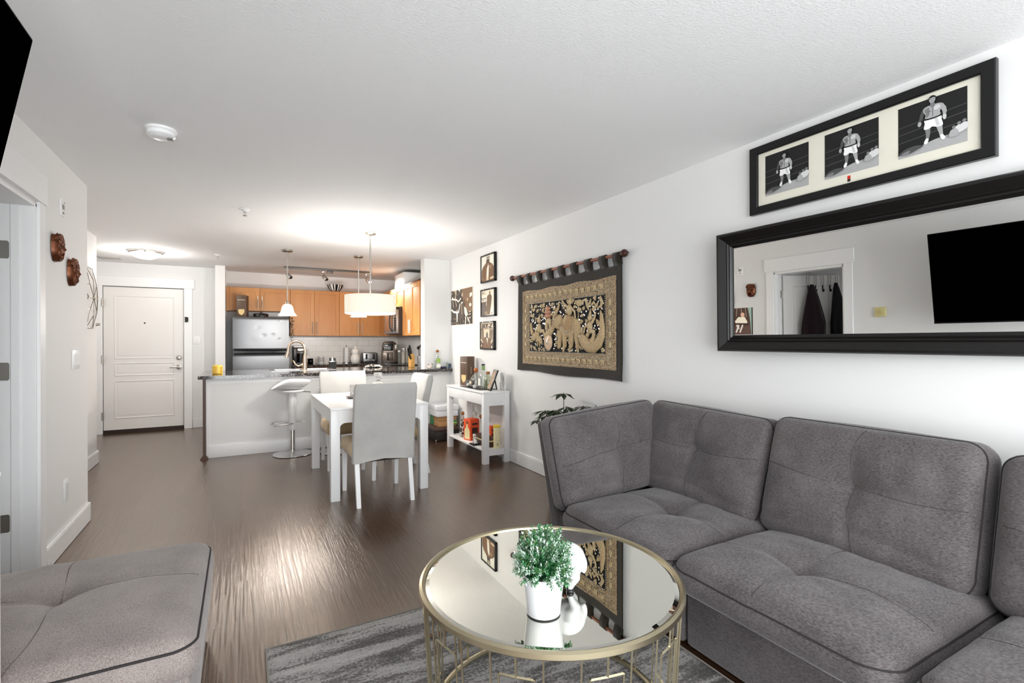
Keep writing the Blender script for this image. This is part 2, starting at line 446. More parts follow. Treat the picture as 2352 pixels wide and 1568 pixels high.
# bedroom door casing and jamb
b = B()
b.box(XL, DY1, 0, XL+0.018, DY1+0.088, DZ+0.012); b.box(XL, DY0-0.088, 0, XL+0.018, DY0, DZ+0.012)
b.box(XL, DY0-0.105, DZ+0.03, XL+0.022, DY1+0.107, DZ+0.178)
b.box(XL, DY0-0.098, DZ+0.012, XL+0.028, DY1+0.098, DZ+0.03)
b.box(XL-0.15, DY1-0.018, 0, XL+0.004, DY1, DZ); b.box(XL-0.15, DY0, 0, XL+0.004, DY0+0.018, DZ); b.box(XL-0.15, DY0, DZ-0.018, XL+0.004, DY1, DZ)
b.box(XL-0.095, DY1-0.028, 0, XL-0.06, DY1-0.018, DZ-0.018)
structure('trim_1', b, M_trim, bevel=0.002)
# entry door casing
b = B()
b.box(EX0-0.085, YHB-0.018, 0, EX0, YHB, EZ+0.004); b.box(EX1, YHB-0.018, 0, EX1+0.105, YHB, EZ+0.004)
b.box(EX0-0.105, YHB-0.024, EZ+0.004, EX1+0.135, YHB, EZ+0.145)
structure('trim_2', b, M_trim, bevel=0.003)

def panel_door(parent, W, H, depth, panels, m, name='leaf', mx=None):
    """raised panels; door lies in XZ with its face towards -Y; origin lower left"""
    b = B()
    if mx: b.mx = mx
    b.box(0, 0, 0, W, depth, H)
    for x0, z0, x1, z1 in panels:
        # sunk moulding ring then raised field
        g = 0.022
        rings = []
        for ins, y in ((0, 0.0), (0.004, -0.006), (0.012, -0.007), (0.020, 0.0005), (0.034, 0.0005), (0.05, -0.005), (0.053, -0.005)):
            rings.append([b.v((x0+ins, y, z0+ins)), b.v((x1-ins, y, z0+ins)), b.v((x1-ins, y, z1-ins)), b.v((x0+ins, y, z1-ins))])
        for p, q in zip(rings, rings[1:]):
            for k in range(4): b.face((p[k], p[(k+1) % 4], q[(k+1) % 4], q[k]))
        b.face(rings[-1])
    return b.build(name, m, parent)
d1 = thing('door_1', 'white panelled entry door at the end of the hall', 'door', (EX0, YHB, 0)); d1['kind'] = 'structure'
M1 = Matrix.Translation((EX0+0.004, YHB+0.02, 0.05))
panel_door(d1, EX1-EX0-0.012, EZ-0.056, 0.045, [(0.12, 1.01, 0.84, 1.925), (0.12, 0.765, 0.84, 0.955), (0.12, 0.155, 0.84, 0.70)], M_door, 'leaf', M1)
B().box(EX0+0.004, YHB+0.012, 0.0, EX1-0.008, YHB+0.05, 0.05).build('door_sweep', mat('dark_bronze', '#2A1D14', 0.5), d1)
for z in (1.81, 1.005, 0.205):
    B().box(EX0-0.012, YHB-0.022, z, EX0+0.012, YHB+0.0, z+0.105).cyl((EX0, YHB-0.026, z-0.004), (EX0, YHB-0.026, z+0.109), 0.007).build('hinge', M_nickel, d1)
k = B().lathe((-0.82, YHB+0.013, 1.069), [(0.032, 0), (0.032, -0.012), (0.022, -0.02), (0, -0.021)], 20, axis='y').build('deadbolt', M_nickel, d1)
k = B().lathe((-0.82, YHB+0.013, 0.928), [(0.034, 0), (0.034, -0.012), (0.014, -0.016), (0.012, -0.05), (0, -0.05)], 20, axis='y')
k.tube([(-0.82, YHB-0.03, 0.928), (-0.86, YHB-0.036, 0.931), (-0.9, YHB-0.036, 0.926), (-0.93, YHB-0.034, 0.924)], [0.011, 0.01, 0.009, 0.007], 10)
k.build('lever_handle', M_nickel, d1)
B().lathe((-1.237, YHB+0.016, 1.581), [(0.011, 0), (0.011, -0.004), (0, -0.004)], 14, axis='y').build('peephole', M_blackmat, d1)
B().box(-0.742, YHB-0.03, 1.60, -0.718, YHB-0.018, 1.68).box(-0.716, YHB-0.036, 1.605, -0.70, YHB-0.018, 1.675).build('door_latch', mat('dark_latch', '#2d2b29', 0.35, 0.8), d1)

# bedroom door standing open inside the bedroom
ang = math.atan2(-0.32, -0.68)
d2 = thing('door_2', 'pale bedroom door standing open with hooks over its top', 'door', (XL-0.155, 3.60, 0)); d2['kind'] = 'structure'
R2 = Matrix.Translation((XL-0.155, 3.60, 0.01)) @ Matrix.Rotation(ang, 4, 'Z')
DW = 0.78
R2f = R2 @ Matrix.Rotation(PI, 4, 'Z') @ Matrix.Translation((-DW, 0, 0))   # face towards the living room side
panel_door(d2, DW, 2.02, 0.04, [(0.12, 1.0, 0.66, 1.9), (0.12, 0.15, 0.66, 0.85)], M_door, 'leaf', R2f)
for z in (1.75, 1.10, 0.29):
    B().prism([(XL-0.142, DY1-0.0175, z), (XL-0.108, DY1-0.0175, z), (XL-0.102, DY1-0.0175, z+0.008), (XL-0.102, DY1-0.0175, z+0.087), (XL-0.108, DY1-0.0175, z+0.095), (XL-0.142, DY1-0.0175, z+0.095)], (0, -0.003, 0)).cyl((XL-0.15, DY1-0.023, z), (XL-0.15, DY1-0.023, z+0.095), 0.006).build('hinge', M_nickel, d2)
# local frame on the door face seen in the mirror: u along the leaf from the hinge, n towards the viewer side
U = Vector((math.cos(ang), math.sin(ang), 0)); NRM = Vector((-U.y, U.x, 0))
if NRM.y > 0: NRM = -NRM
O2 = Vector((XL-0.155, 3.60, 0.01))
def onleaf(u, n, z): return O2 + U*u + NRM*n + Vector((0, 0, z))
faceoff = 0.0 if (R2f @ Vector((0, -1, 0)) - R2f @ Vector((0, 0, 0))).dot(NRM) > 0 else 0.04
hooks = []
for i in range(5):
    u = 0.34+0.1*i
    t_ = thing('door_hook', ['metal over-door hook nearest the hinge side, mostly covered by the plum coat',
        'metal over-door hook with nothing on it beside the plum coat', 'empty metal over-door hook midway between the two coats',
        'metal over-door hook holding up the black coat', 'empty metal over-door hook nearest the free edge of the bedroom door'][i], 'hook', onleaf(u, faceoff, 1.85), 'over-door hooks on the bedroom door')
    b = B()
    for du in (-0.016, 0.016):
        b.tube([onleaf(u+du, faceoff+0.004, 1.88), onleaf(u+du, faceoff+0.004, 2.036), onleaf(u+du, faceoff-0.045, 2.036)], 0.0035, 6)
    b.build('strap', M_nickel, t_)
    B().tube([onleaf(u, faceoff+0.006, 1.90), onleaf(u, faceoff+0.008, 1.84), onleaf(u, faceoff+0.013, 1.815), onleaf(u, faceoff+0.024, 1.818), onleaf(u, faceoff+0.03, 1.845)], 0.007, 8).build('peg', M_blackmat, t_)
def coat(u, z, w, h, m, name, label, skew):
    b = B(); rows = []
    for i in range(15):
        f = i/14; ring = []
        ww = w*(0.16+0.84*min(1, (f*2.2))**0.7); dd = 0.03+0.07*min(1, f*2.5)
        for k in range(28):
            a = 2*PI*k/28; fold = 1+0.13*math.sin(a*7+f*2)*min(1, f*2)
            p = onleaf(u+skew*f+ww*math.cos(a)*fold, faceoff+0.052+dd*0.55+dd*0.5*math.sin(a)*fold, z-h*f+0.02*math.sin(a*3)*f)
            ring.append(b.v(p))
        rows.append(ring)
    for a, c in zip(rows, rows[1:]):
        for k in range(28): b.face((a[k], a[(k+1) % 28], c[(k+1) % 28], c[k]))
    b.face(rows[0]); b.face(list(reversed(rows[-1])))
    o = b.build(name, m); tag(o, label, 'coat')
coat(0.34, 1.90, 0.150, 1.1, fabric('plum_wool', '#160C10', '#2B1820', 90), 'coat', 'dark plum coat hung on the open bedroom door, seen in the wall mirror', -0.02)
coat(0.67, 1.92, 0.105, 1.0, mat('black_wool', '#08080A', 0.9), 'coat', 'black coat hung beside the plum coat on the bedroom door, seen in the wall mirror', 0.02)

# ------------------------------------------------------------------ things fixed to walls and ceiling
def wallplate(name, label, cat, y0, y1, z0, z1, x=XL, parts=()):
    t_ = thing(name, label, cat, (x, (y0+y1)/2, z0))
    B().box(x, y0, z0, x+0.008, y1, z1, bev=0.002).build('plate', M_white, t_)
    for n, (a, c, d, e), m, dep in parts:
        B().box(x+0.007, a, c, x+0.008+dep, d, e, bev=0.001, seg=1).build(n, m, t_)
    return t_
gm = mat('grey_grille', '#8C8C8A', 0.6)
t_ = wallplate('wall_speaker_panel', 'small white rectangular control panel high on the left wall above the masks', 'wall panel', 4.03, 4.11, 2.09, 2.195,
    parts=[('grille', (4.055, 2.135, 4.098, 2.165), gm, 0.001), ('button', (4.06, 2.105, 4.07, 2.118), gm, 0.002), ('button', (4.078, 2.105, 4.088, 2.118), gm, 0.002), ('display', (4.09, 2.175, 4.105, 2.183), gm, 0.001)])
t_ = wallplate('light_switch', 'white double light switch on the left wall below the masks', 'light switch', 4.275, 4.435, 1.125, 1.25,
    parts=[('rocker', (4.298, 1.148, 4.343, 1.226), M_whitemat, 0.004), ('rocker', (4.367, 1.148, 4.412, 1.226), M_whitemat, 0.004)])
t_ = wallplate('power_outlet', 'white power outlet low on the left wall above the baseboard', 'outlet', 4.09, 4.17, 0.29, 0.43,
    parts=[('socket', (4.108, 0.31, 4.152, 0.41), mat('outlet_face', '#D6D6D4', 0.5), 0.004)])
t_ = thing('thermostat', 'cream square thermostat with a round dial, seen only in the wall mirror', 'thermostat', (XL, 2.49, 1.47))
B().box(XL, 2.44, 1.47, XL+0.025, 2.54, 1.57, bev=0.004).build('housing', mat('cream_plastic', '#D6CC94', 0.5), t_)
B().lathe((XL+0.025, 2.495, 1.52), [(0.026, 0), (0.024, 0.012), (0, 0.013)], 24, axis='x').build('dial', mat('cream_dial', '#C2B67C', 0.5), t_)
t_ = thing('light_switch', 'plain white switch plate to the right of the entry door', 'light switch', (-0.59, YHB, 1.27))
B().box(-0.635, YHB-0.007, 1.27, -0.55, YHB, 1.39, bev=0.002).build('plate', M_white, t_)
B().box(-0.61, YHB-0.010, 1.295, -0.575, YHB-0.006, 1.365).build('rocker', M_whitemat, t_)
tag(B().lathe((XH, 6.83, 1.494), [(0.016, 0), (0.012, 0.02), (0.018, 0.03), (0, 0.034)], 14, axis='x').build('wall_peg', M_nickel), 'tiny metal peg on the hall wall edge below the wire art', 'peg')

# smoke detector
t_ = thing('smoke_detector', 'round white smoke detector on the ceiling near the left wall', 'smoke detector', (-0.374, 3.228, CEIL))
B().lathe((-0.374, 3.228, CEIL), [(0.072, 0), (0.072, -0.012), (0.064, -0.016)], 36).build('mount_plate', M_white, t_)
B().lathe((-0.374, 3.228, CEIL), [(0.062, -0.014), (0.067, -0.02), (0.066, -0.034), (0.05, -0.046), (0.02, -0.05), (0, -0.05)], 36).build('body', M_white, t_)
b = B()
for i in range(4): b.box(-0.345+i*0.007, 3.20, CEIL-0.0525, -0.341+i*0.007, 3.235, CEIL-0.046)
b.build('vent_slot', gm, t_)
# sprinklers
def sprinkler(x, y, label):
    t_ = thing('fire_sprinkler', label, 'sprinkler', (x, y, CEIL))
    B().lathe((x, y, CEIL), [(0.04, 0), (0.036, -0.008), (0.018, -0.012), (0.014, -0.02)], 24).build('escutcheon', M_white, t_)
    b = B().cyl((x, y, CEIL-0.01), (x, y, CEIL-0.028), 0.008)
    for s in (-1, 1): b.tube([(x+s*0.009, y, CEIL-0.025), (x+s*0.011, y, CEIL-0.038), (x, y, CEIL-0.052)], 0.002, 6)
    b.lathe((x, y, CEIL), [(0.001, -0.05), (0.017, -0.054), (0.017, -0.057), (0, -0.057)], 16)
    b.build('deflector', M_nickel, t_)
sprinkler(0.03, 4.83, 'ceiling sprinkler nearer the camera, in front of the pendant lights')
sprinkler(-0.267, 7.5, 'ceiling sprinkler farther away, above the left end of the kitchen counter')
# ceiling vent
t_ = thing('air_vent', 'flat grey air vent in the hall ceiling left of the round light', 'vent', (-1.56, 8.45, CEIL))
B().box(-1.68, 8.33, CEIL-0.006, -1.44, 8.57, CEIL, bev=0.002).build('frame', mat('vent_grey', '#BDBAB6', 0.6), t_)
b = B()
for i in range(7): b.box(-1.66, 8.352+i*0.03, CEIL-0.012, -1.46, 8.362+i*0.03, CEIL-0.004)
b.build('slat', mat('vent_slat', '#A9A6A2', 0.6), t_)

# flush hall light
M_lampglass = mat('lit_opal_glass', '#FFF8EC', 0.4, emit=('#FFF4E2', 1.8))
HX, HY = -1.047, 7.66
t_ = thing('flush_ceiling_light', 'lit round flush ceiling light in the entry hall', 'ceiling light', (HX, HY, CEIL))
B().lathe((HX, HY, CEIL), [(0.19, 0), (0.19, -0.016), (0.172, -0.028)], 40).build('rim', M_nickel, t_)
B().lathe((HX, HY, CEIL), [(0.168, -0.022), (0.15, -0.05), (0.11, -0.078), (0.06, -0.093), (0, -0.098)], 40).build('glass_bowl', M_lampglass, t_)
for a in (0.6, 2.7, 4.8):
    B().box(-0.012, -0.006, -0.006, 0.012, 0.006, 0.012).build('clip', M_nickel, t_, world=False).location = (0.174*math.cos(a), 0.174*math.sin(a), -0.03)
lamp('hall_light_bulb', 'POINT', (HX, HY, CEIL-0.16), 20, LAMP_WARM, 0.12)

# bell pendants over the peninsula
M_bell = mat('lit_bell_glass', '#FFE9CC', 0.35, emit=('#FFDDB0', 1.5))
def bell_pendant(x, y, label, z0=1.628):
    t_ = thing('bell_pendant_light', label, 'pendant light', (x, y, CEIL), 'bell pendants over the kitchen counter')
    B().lathe((x, y, CEIL), [(0.062, 0), (0.062, -0.018), (0.05, -0.026), (0.012, -0.028)], 28).build('canopy', M_nickel, t_)
    B().cyl((x, y, CEIL-0.02), (x, y, z0+0.165), 0.0075, 10).build('stem', M_nickel, t_)
    B().lathe((x, y, 0), [(0.02, z0+0.175), (0.023, z0+0.17), (0.023, z0+0.135), (0.03, z0+0.13)], 20).build('socket_cap', M_nickel, t_)
    prof = [(0.026, z0+0.142), (0.05, z0+0.128), (0.064, z0+0.10), (0.07, z0+0.07), (0.079, z0+0.04), (0.095, z0+0.015), (0.108, z0+0.002), (0.105, z0), (0.09, z0+0.016), (0.074, z0+0.04), (0.064, z0+0.07), (0.058, z0+0.1), (0.04, z0+0.125), (0.02, z0+0.13)]
    B().lathe((x, y, 0), prof, 32, cap=False).build('bell_shade', M_bell, t_)
    B().ell((x, y, z0+0.035), (0.028, 0.028, 0.036)).build('bulb', mat('bulb_glow', '#FFF6E6', 0.4, emit=('#FFE8C4', 9)), t_)
    lamp('pendant_bulb', 'POINT', (x, y, z0-0.06), 25, LAMP_WARM, 0.04)
bell_pendant(0.504, 6.734, 'lit bell pendant light on a thin rod in front of the refrigerator')
bell_pendant(1.372, 6.774, 'lit bell pendant light half hidden behind the drum shade', 1.632)

# drum pendant over the table
DX, DYY, DR = 1.185, 5.253, 0.258
t_ = thing('drum_pendant_light', 'cream drum pendant light hanging over the dining table', 'pendant light', (DX, DYY, CEIL))
B().lathe((DX, DYY, CEIL), [(0.062, 0), (0.062, -0.014), (0.05, -0.024), (0.01, -0.026)], 28).build('canopy', M_nickel, t_)
B().cyl((DX, DYY, CEIL-0.02), (DX, DYY, 1.70), 0.0085, 12).build('stem', M_nickel, t_)
def shade_material():
    m = bpy.data.materials.new('cream_drum_fabric'); m.use_nodes = True; nt = m.node_tree; nt.nodes.clear(); N, L = nt.nodes.new, nt.links.new
    out = N('ShaderNodeOutputMaterial'); d = N('ShaderNodeBsdfDiffuse'); tr = N('ShaderNodeBsdfTranslucent'); mx = N('ShaderNodeMixShader')
    d.inputs[0].default_value = lin('#F1EEE4'); tr.inputs[0].default_value = lin('#F3F2EE'); mx.inputs[0].default_value = 0.1
    L(d.outputs[0], mx.inputs[1]); L(tr.outputs[0], mx.inputs[2]); L(mx.outputs[0], out.inputs[0]); return m
M_shade = shade_material()
b = B().lathe((DX, DYY, 0), [(DR, 1.783), (DR, 1.597), (DR-0.004, 1.597), (DR-0.004, 1.783), (DR, 1.783)], 56, cap=False)
b.build('drum_shade', M_shade, t_)
B().lathe((DX, DYY, 0), [(DR-0.006, 1.594), (DR-0.02, 1.588), (0, 1.588)], 56, cap=False).build('diffuser', mat('lit_diffuser', '#FFFFFF', 0.5, emit=('#FFFBF0', 1.5)), t_)
b = B()
for a in range(3):
    c_, s_ = math.cos(a*2*PI/3+0.3), math.sin(a*2*PI/3+0.3); b.cyl((DX, DYY, 1.755), (DX+c_*(DR-0.004), DYY+s_*(DR-0.004), 1.755), 0.003, 6)
b.build('spider', M_nickel, t_)
for s in (-1, 1):
    lamp('drum_bulb', 'POINT', (DX+s*0.09, DYY+s*0.02, 1.70), 14, LAMP_WARM, 0.035)
lamp('drum_bulb', 'POINT', (DX, DYY, 1.52), 24, LAMP_WARM, 0.12)

# track light
t_ = thing('track_light', 'grey ceiling track light with three chrome spot heads in the kitchen', 'track light', (1.2, 8.2, CEIL))
B().box(0.572, 8.18, CEIL-0.028, 1.838, 8.22, CEIL-0.001, bev=0.003).box(1.10, 8.165, CEIL-0.024, 1.30, 8.235, CEIL).build('rail', M_darkmetal, t_)
B().box(1.18, 8.175, CEIL-0.06, 1.27, 8.225, CEIL-0.026, bev=0.004).build('feed_box', M_darkmetal, t_)
for i, x in enumerate((0.615, 1.128, 1.79)):
    h = B().box(x-0.022, 8.18, CEIL-0.062, x+0.022, 8.22, CEIL-0.026, bev=0.003)
    h = h.build('spot_head', M_chrome, t_)
    B().cyl((x, 8.2, CEIL-0.06), (x, 8.19, CEIL-0.115), 0.005, 8).build('arm', M_chrome, h)
    d = Vector((0.55, -0.35, -0.62)).normalized(); p = Vector((x-0.012, 8.19, CEIL-0.112))
    B().tube([p, p+d*0.02, p+d*0.085], [0.018, 0.03, 0.032], 18).build('can', M_chrome, h)
    lit = i == 2
    B().ell(p+d*0.086, (0.026, 0.026, 0.02)).build('lens', mat('lit_spot', '#FFFFFF', 0.4, emit=('#FFFFFF', 14)) if lit else M_blackmat, h)
    if lit: lamp('track_spot', 'SPOT', p+d*0.12, 70, (1, 0.95, 0.86), 0.03, rot=d.to_track_quat('-Z', 'Y').to_euler(), angle=1.9)
# ------------------------------------------------------------------ upholstery
def cushion(mx, w, d, h, r=0.07, re=0.05, crown=0.03, tuft=None, dep=0.04, ts=0.085, N=44, wob=0.006, seed=0, droop=0.0, creases=True, fold=0.0):
    """rounded box cushion centred on x,y with its underside on z=0; returns builder, top-edge loop, crease lines"""
    b = B(); b.mx = mx
    cw, cd = w/2-r, d/2-r
    def plan(u, v):
        px, py = u*w/2, v*d/2
        if abs(px) > cw and abs(py) > cd:
            qx, qy = (abs(px)-cw)/r, (abs(py)-cd)/r
            qx, qy = qx*math.sqrt(1-qy*qy/2), qy*math.sqrt(1-qx*qx/2)
            px, py = math.copysign(cw+qx*r, px), math.copysign(cd+qy*r, py)
        return px, py
    def edged(px, py):
        ax, ay = abs(px)-cw, abs(py)-cd
        return max(0.0, -(math.hypot(max(ax, 0), max(ay, 0))+min(max(ax, ay), 0)-r))
    def top(px, py):
        e = min(edged(px, py), re)
        z = h-(re-math.sqrt(max(0, re*re-(re-e)**2)))*0.55
        X, Y = 2*px/w, 2*py/d
        z += crown*max(0, (1-X*X))**0.6*max(0, (1-Y*Y))**0.6
        if tuft:
            for tx, ty in tuft:
                dx, dy = px-tx, py-ty; rr = math.hypot(dx, dy)
                z -= dep*math.exp(-(rr/ts)**1.15)
                if creases:
                    f = math.exp(-(rr/0.30)**2)
                    z -= f*0.011*(math.exp(-(dx/0.022)**2)+math.exp(-(dy/0.022)**2))
        z += wob*(noise.noise(Vector((px*6+seed*7.1, py*6, seed)))+0.5*noise.noise(Vector((px*15+seed, py*13, seed+3))))*min(1, e/re+0.3)
        if fold: z -= fold*math.exp(-((py+0.33*d+0.02*math.sin(px*9+seed))/0.02)**2)-fold*0.8*math.exp(-((py+0.40*d+0.02*math.sin(px*7))/0.04)**2)
        return z
    G = {}
    us = [-1+2*i/N for i in range(N+1)]
    for i, u in enumerate(us):
        for j, v in enumerate(us):
            px, py = plan(u, v); G[i, j] = b.v((px, py, top(px, py)))
    for i in range(N):
        for j in range(N): b.face((G[i, j], G[i+1, j], G[i+1, j+1], G[i, j+1]))
    ring = [(i, 0) for i in range(N)]+[(N, j) for j in range(N)]+[(i, N) for i in range(N, 0, -1)]+[(0, j) for j in range(N, 0, -1)]
    prev = [G[k] for k in ring]; loop = [mx.inverted() @ G[k].co for k in ring]
    bulge = 0.012
    for f, outw in ((0.78, bulge), (0.5, bulge*1.4), (0.22, bulge), (0.0, -0.012)):
        cur = []
        for k, p in zip(ring, loop):
            n = Vector((p.x, p.y, 0)); n = n.normalized() if n.length else n
            cur.append(b.v((p.x+n.x*outw, p.y+n.y*outw, p.z*f)))
        for q in range(len(ring)):
            q2 = (q+1) % len(ring); b.face((prev[q], cur[q], cur[q2], prev[q2]))
        prev = cur
    b.face(prev)
    lines = []
    if tuft:
        for tx, ty in tuft:
            for kind in (0, 1):
                pts = []
                for i in range(41):
                    s = -0.94+1.88*i/40
                    if kind == 0: px, py = tx+0.04*math.sin(s*3+seed)*abs(s), s*d/2
                    else: px, py = s*w/2, ty+0.03*math.sin(s*2.6+seed)*abs(s)
                    pts.append((px, py, top(px, py)-0.0005))
                lines.append(pts)
    return b, loop, lines
def soft(parent, name, mx, w, d, h, m, piping=M_sofadark, pr=0.0032, **kw):
    b, loop, lines = cushion(mx, w, d, h, **kw)
    o = b.build(name, m, parent, smooth=60)
    if piping:
        p = B(); p.mx = mx; p.tube([q+Vector((0, 0, 0.001)) for q in loop], pr, 6, closed=True)
        p.build('piping', piping, o)
    if lines:
        p = B(); p.mx = mx
        for l in lines: p.tube(l, 0.0016, 5)
        p.build('seam', M_ottoseam if m is M_otto else M_sofaseam, o)
    return o
def frame_mx(origin, xa, ya, za):
    return Matrix(((xa[0], ya[0], za[0], origin[0]), (xa[1], ya[1], za[1], origin[1]), (xa[2], ya[2], za[2], origin[2]), (0, 0, 0, 1)))
def unit(v): return Vector(v).normalized()

sofa = thing('sectional_sofa', 'charcoal grey upholstered sectional sofa along the right wall', 'sofa', (2.05, 1.15, 0))
# bases
def sofa_base(x0, y0, x1, y1):
    B().box(x0, y0, 0.015, x1, y1, 0.30, bev=0.02, seg=3).build('base', M_sofa, sofa)
sofa_base(1.645, 1.505, 2.44, 2.44); sofa_base(1.65, 0.70, 2.44, 1.495); sofa_base(1.65, -0.26, 2.44, 0.67)
# back panels
def slab(name, pts, vec): B().prism(pts, vec).build(name, M_sofa, sofa, bevel=0.018)
slab('back_panel', [(2.40, -0.26, 0.015), (2.50, -0.26, 0.015), (2.54, -0.26, 0.80), (2.45, -0.26, 0.80)], (0, 0.93, 0))
slab('back_panel', [(2.40, 0.70, 0.015), (2.50, 0.70, 0.015), (2.54, 0.70, 0.80), (2.45, 0.70, 0.80)], (0, 0.795, 0))
slab('back_panel', [(2.42, 1.505, 0.015), (2.50, 1.505, 0.015), (2.54, 1.505, 0.80), (2.45, 1.505, 0.80)], (0, 1.03, 0))
slab('back_panel', [(1.66, 2.43, 0.015), (1.62, 2.43, 0.30), (1.545, 2.45, 0.828), (2.45, 2.45, 0.80), (2.43, 2.43, 0.015)], (0, 0.085, 0))
for x, y in ((1.75, -0.15), (1.75, 0.52), (1.75, 0.75), (1.75, 1.4), (1.75, 1.6), (1.75, 2.35), (2.38, -0.15), (2.38, 1.4), (2.38, 2.35)):
    B().box(x-0.025, y-0.025, 0, x+0.025, y+0.025, 0.02).build('foot', M_blackmat, sofa)
# seats
def flatmx(x, y, z, rot=0): return Matrix.Translation((x, y, z)) @ Matrix.Rotation(rot, 4, 'Z')
soft(sofa, 'seat_cushion', flatmx(1.96, 1.88, 0.295), 0.86, 0.76, 0.11, M_sofa, tuft=[(0.0, -0.03)], seed=1, crown=0.045, r=0.08, dep=0.05)
soft(sofa, 'seat_cushion', flatmx(1.945, 1.095, 0.295), 0.80, 0.81, 0.11, M_sofa, tuft=[(-0.06, 0.04)], seed=2, crown=0.05, r=0.09, dep=0.045)
soft(sofa, 'seat_cushion', flatmx(1.945, 0.205, 0.295), 0.80, 0.90, 0.115, M_sofa, tuft=[(0, 0)], seed=3, crown=0.05, r=0.10, dep=0.04)
# back cushions against the right wall
def wall_back(y0, y1, hgt, seed, tilt=0.27, xo=2.30, roll=0, tuft=(0, 0.03)):
    za = unit((-1, 0, tilt)); ya = unit((tilt, 0, 1)); xa = Vector((0, -1, 0))
    o = Vector((xo, (y0+y1)/2, 0.372))+ya*(hgt/2)-za*0.02
    m = frame_mx(o, xa, ya, za) @ Matrix.Rotation(roll, 4, 'Z')
    soft(sofa, 'back_cushion', m, y1-y0, hgt, 0.15, M_sofa, tuft=[tuft], seed=seed, crown=0.06, r=0.065, re=0.065, dep=0.058, ts=0.115, wob=0.009, fold=0.007)
wall_back(0.74, 1.54, 0.55, 4, tuft=(0.0, 0.02))
wall_back(1.55, 2.385, 0.535, 5, roll=math.radians(-1.5))
wall_back(-0.26, 0.70, 0.53, 6)
za = unit((0, -1, 0.20)); ya = unit((0, 0.20, 1)); xa = Vector((1, 0, 0))
m = frame_mx(Vector((1.945, 2.375, 0.375))+ya*0.255, xa, ya, za) @ Matrix.Rotation(math.radians(4.5), 4, 'Z')
soft(sofa, 'back_cushion', m, 0.80, 0.51, 0.13, M_sofa, tuft=[(0.03, 0.01)], seed=7, crown=0.055, r=0.05, re=0.06, dep=0.05, ts=0.10, wob=0.009, fold=0.006)

ott = thing('ottoman', 'pale grey upholstered ottoman at the bottom left corner', 'ottoman', (-0.49, 2.17, 0))
B().box(-0.86, 1.77, 0.02, -0.135, 2.60, 0.30, bev=0.02, seg=3).build('base', M_otto, ott)
soft(ott, 'seat_cushion', flatmx(-0.4975, 2.175, 0.295), 0.755, 0.85, 0.125, M_otto, tuft=[(-0.05, 0.06)], seed=9, crown=0.045, r=0.06, re=0.05, dep=0.05, ts=0.10, pr=0.004)
for x in (-0.8, -0.2):
    for y in (1.85, 2.5): B().box(x-0.025, y-0.025, 0, x+0.025, y+0.025, 0.03).build('foot', M_blackmat, ott)

# ------------------------------------------------------------------ rug
def rug_material():
    m = bpy.data.materials.new('distressed_grey_rug'); m.use_nodes = True; nt, b = nodes_of(m); N, L = nt.nodes.new, nt.links.new
    tc = N('ShaderNodeTexCoord'); mp = N('ShaderNodeMapping'); mp.inputs['Scale'].default_value = (1.3, 9, 1); L(tc.outputs['Object'], mp.inputs['Vector'])
    n1 = N('ShaderNodeTexNoise'); n1.inputs['Scale'].default_value = 1.6; n1.inputs['Detail'].default_value = 4; n1.inputs['Roughness'].default_value = 0.7; n1.inputs['Distortion'].default_value = 0.4; L(mp.outputs[0], n1.inputs['Vector'])
    n2 = N('ShaderNodeTexNoise'); n2.inputs['Scale'].default_value = 95; n2.inputs['Detail'].default_value = 3; L(tc.outputs['Object'], n2.inputs['Vector'])
    n3 = N('ShaderNodeTexNoise'); n3.inputs['Scale'].default_value = 380; n3.inputs['Detail'].default_value = 2; L(tc.outputs['Object'], n3.inputs['Vector'])
    a = N('ShaderNodeMath'); a.operation = 'MULTIPLY_ADD'; a.inputs[1].default_value = 0.45; L(n2.outputs['Fac'], a.inputs[0]); L(n1.outputs['Fac'], a.inputs[2])
    r = N('ShaderNodeValToRGB'); e = r.color_ramp.elements
    e[0].position = 0.55; e[0].color = lin('#5C5650'); e[1].position = 0.9; e[1].color = lin('#B3ABA2')
    x = e.new(0.68); x.color = lin('#79726B'); x = e.new(0.74); x.color = lin('#9D958C')
    L(a.outputs[0], r.inputs[0])
    mm = N('ShaderNodeMixRGB'); mm.blend_type = 'OVERLAY'; mm.inputs[0].default_value = 0.5; L(r.outputs[0], mm.inputs[1]); L(n3.outputs['Color'], mm.inputs[2])
    hs = N('ShaderNodeHueSaturation'); hs.inputs['Saturation'].default_value = 0.35; L(mm.outputs[0], hs.inputs['Color'])
    L(hs.outputs[0], b.inputs['Base Color']); b.inputs['Roughness'].default_value = 1; b.inputs['Specular IOR Level'].default_value = 0.05
    ad = N('ShaderNodeMath'); ad.operation = 'ADD'; L(n2.outputs['Fac'], ad.inputs[0]); L(n3.outputs['Fac'], ad.inputs[1])
    bp = N('ShaderNodeBump'); bp.inputs['Strength'].default_value = 0.9; bp.inputs['Distance'].default_value = 0.004; L(ad.outputs[0], bp.inputs['Height']); L(bp.outputs[0], b.inputs['Normal'])
    return m
RX0, RX1, RY0, RY1 = 0.088, 1.635, -0.7, 2.335
rug = thing('area_rug', 'grey distressed striped rug under the coffee table', 'rug', ((RX0+RX1)/2, (RY0+RY1)/2, 0))
b = B(); NX, NY = 110, 190; G = {}
for i in range(NX+1):
    for j in range(NY+1):
        x = RX0+(RX1-RX0)*i/NX; y = RY0+(RY1-RY0)*j/NY
        edge = i in (0, NX) or j in (0, NY)
        G[i, j] = b.v((x, y+0.004*math.sin(x*9) if j == NY else y, 0.004 if edge else 0.012+0.0022*noise.noise(Vector((x*60, y*60, 0)))))
for i in range(NX):
    for j in range(NY): b.face((G[i, j], G[i+1, j], G[i+1, j+1], G[i, j+1]))
b.build('pile', rug_material(), rug, smooth=180)
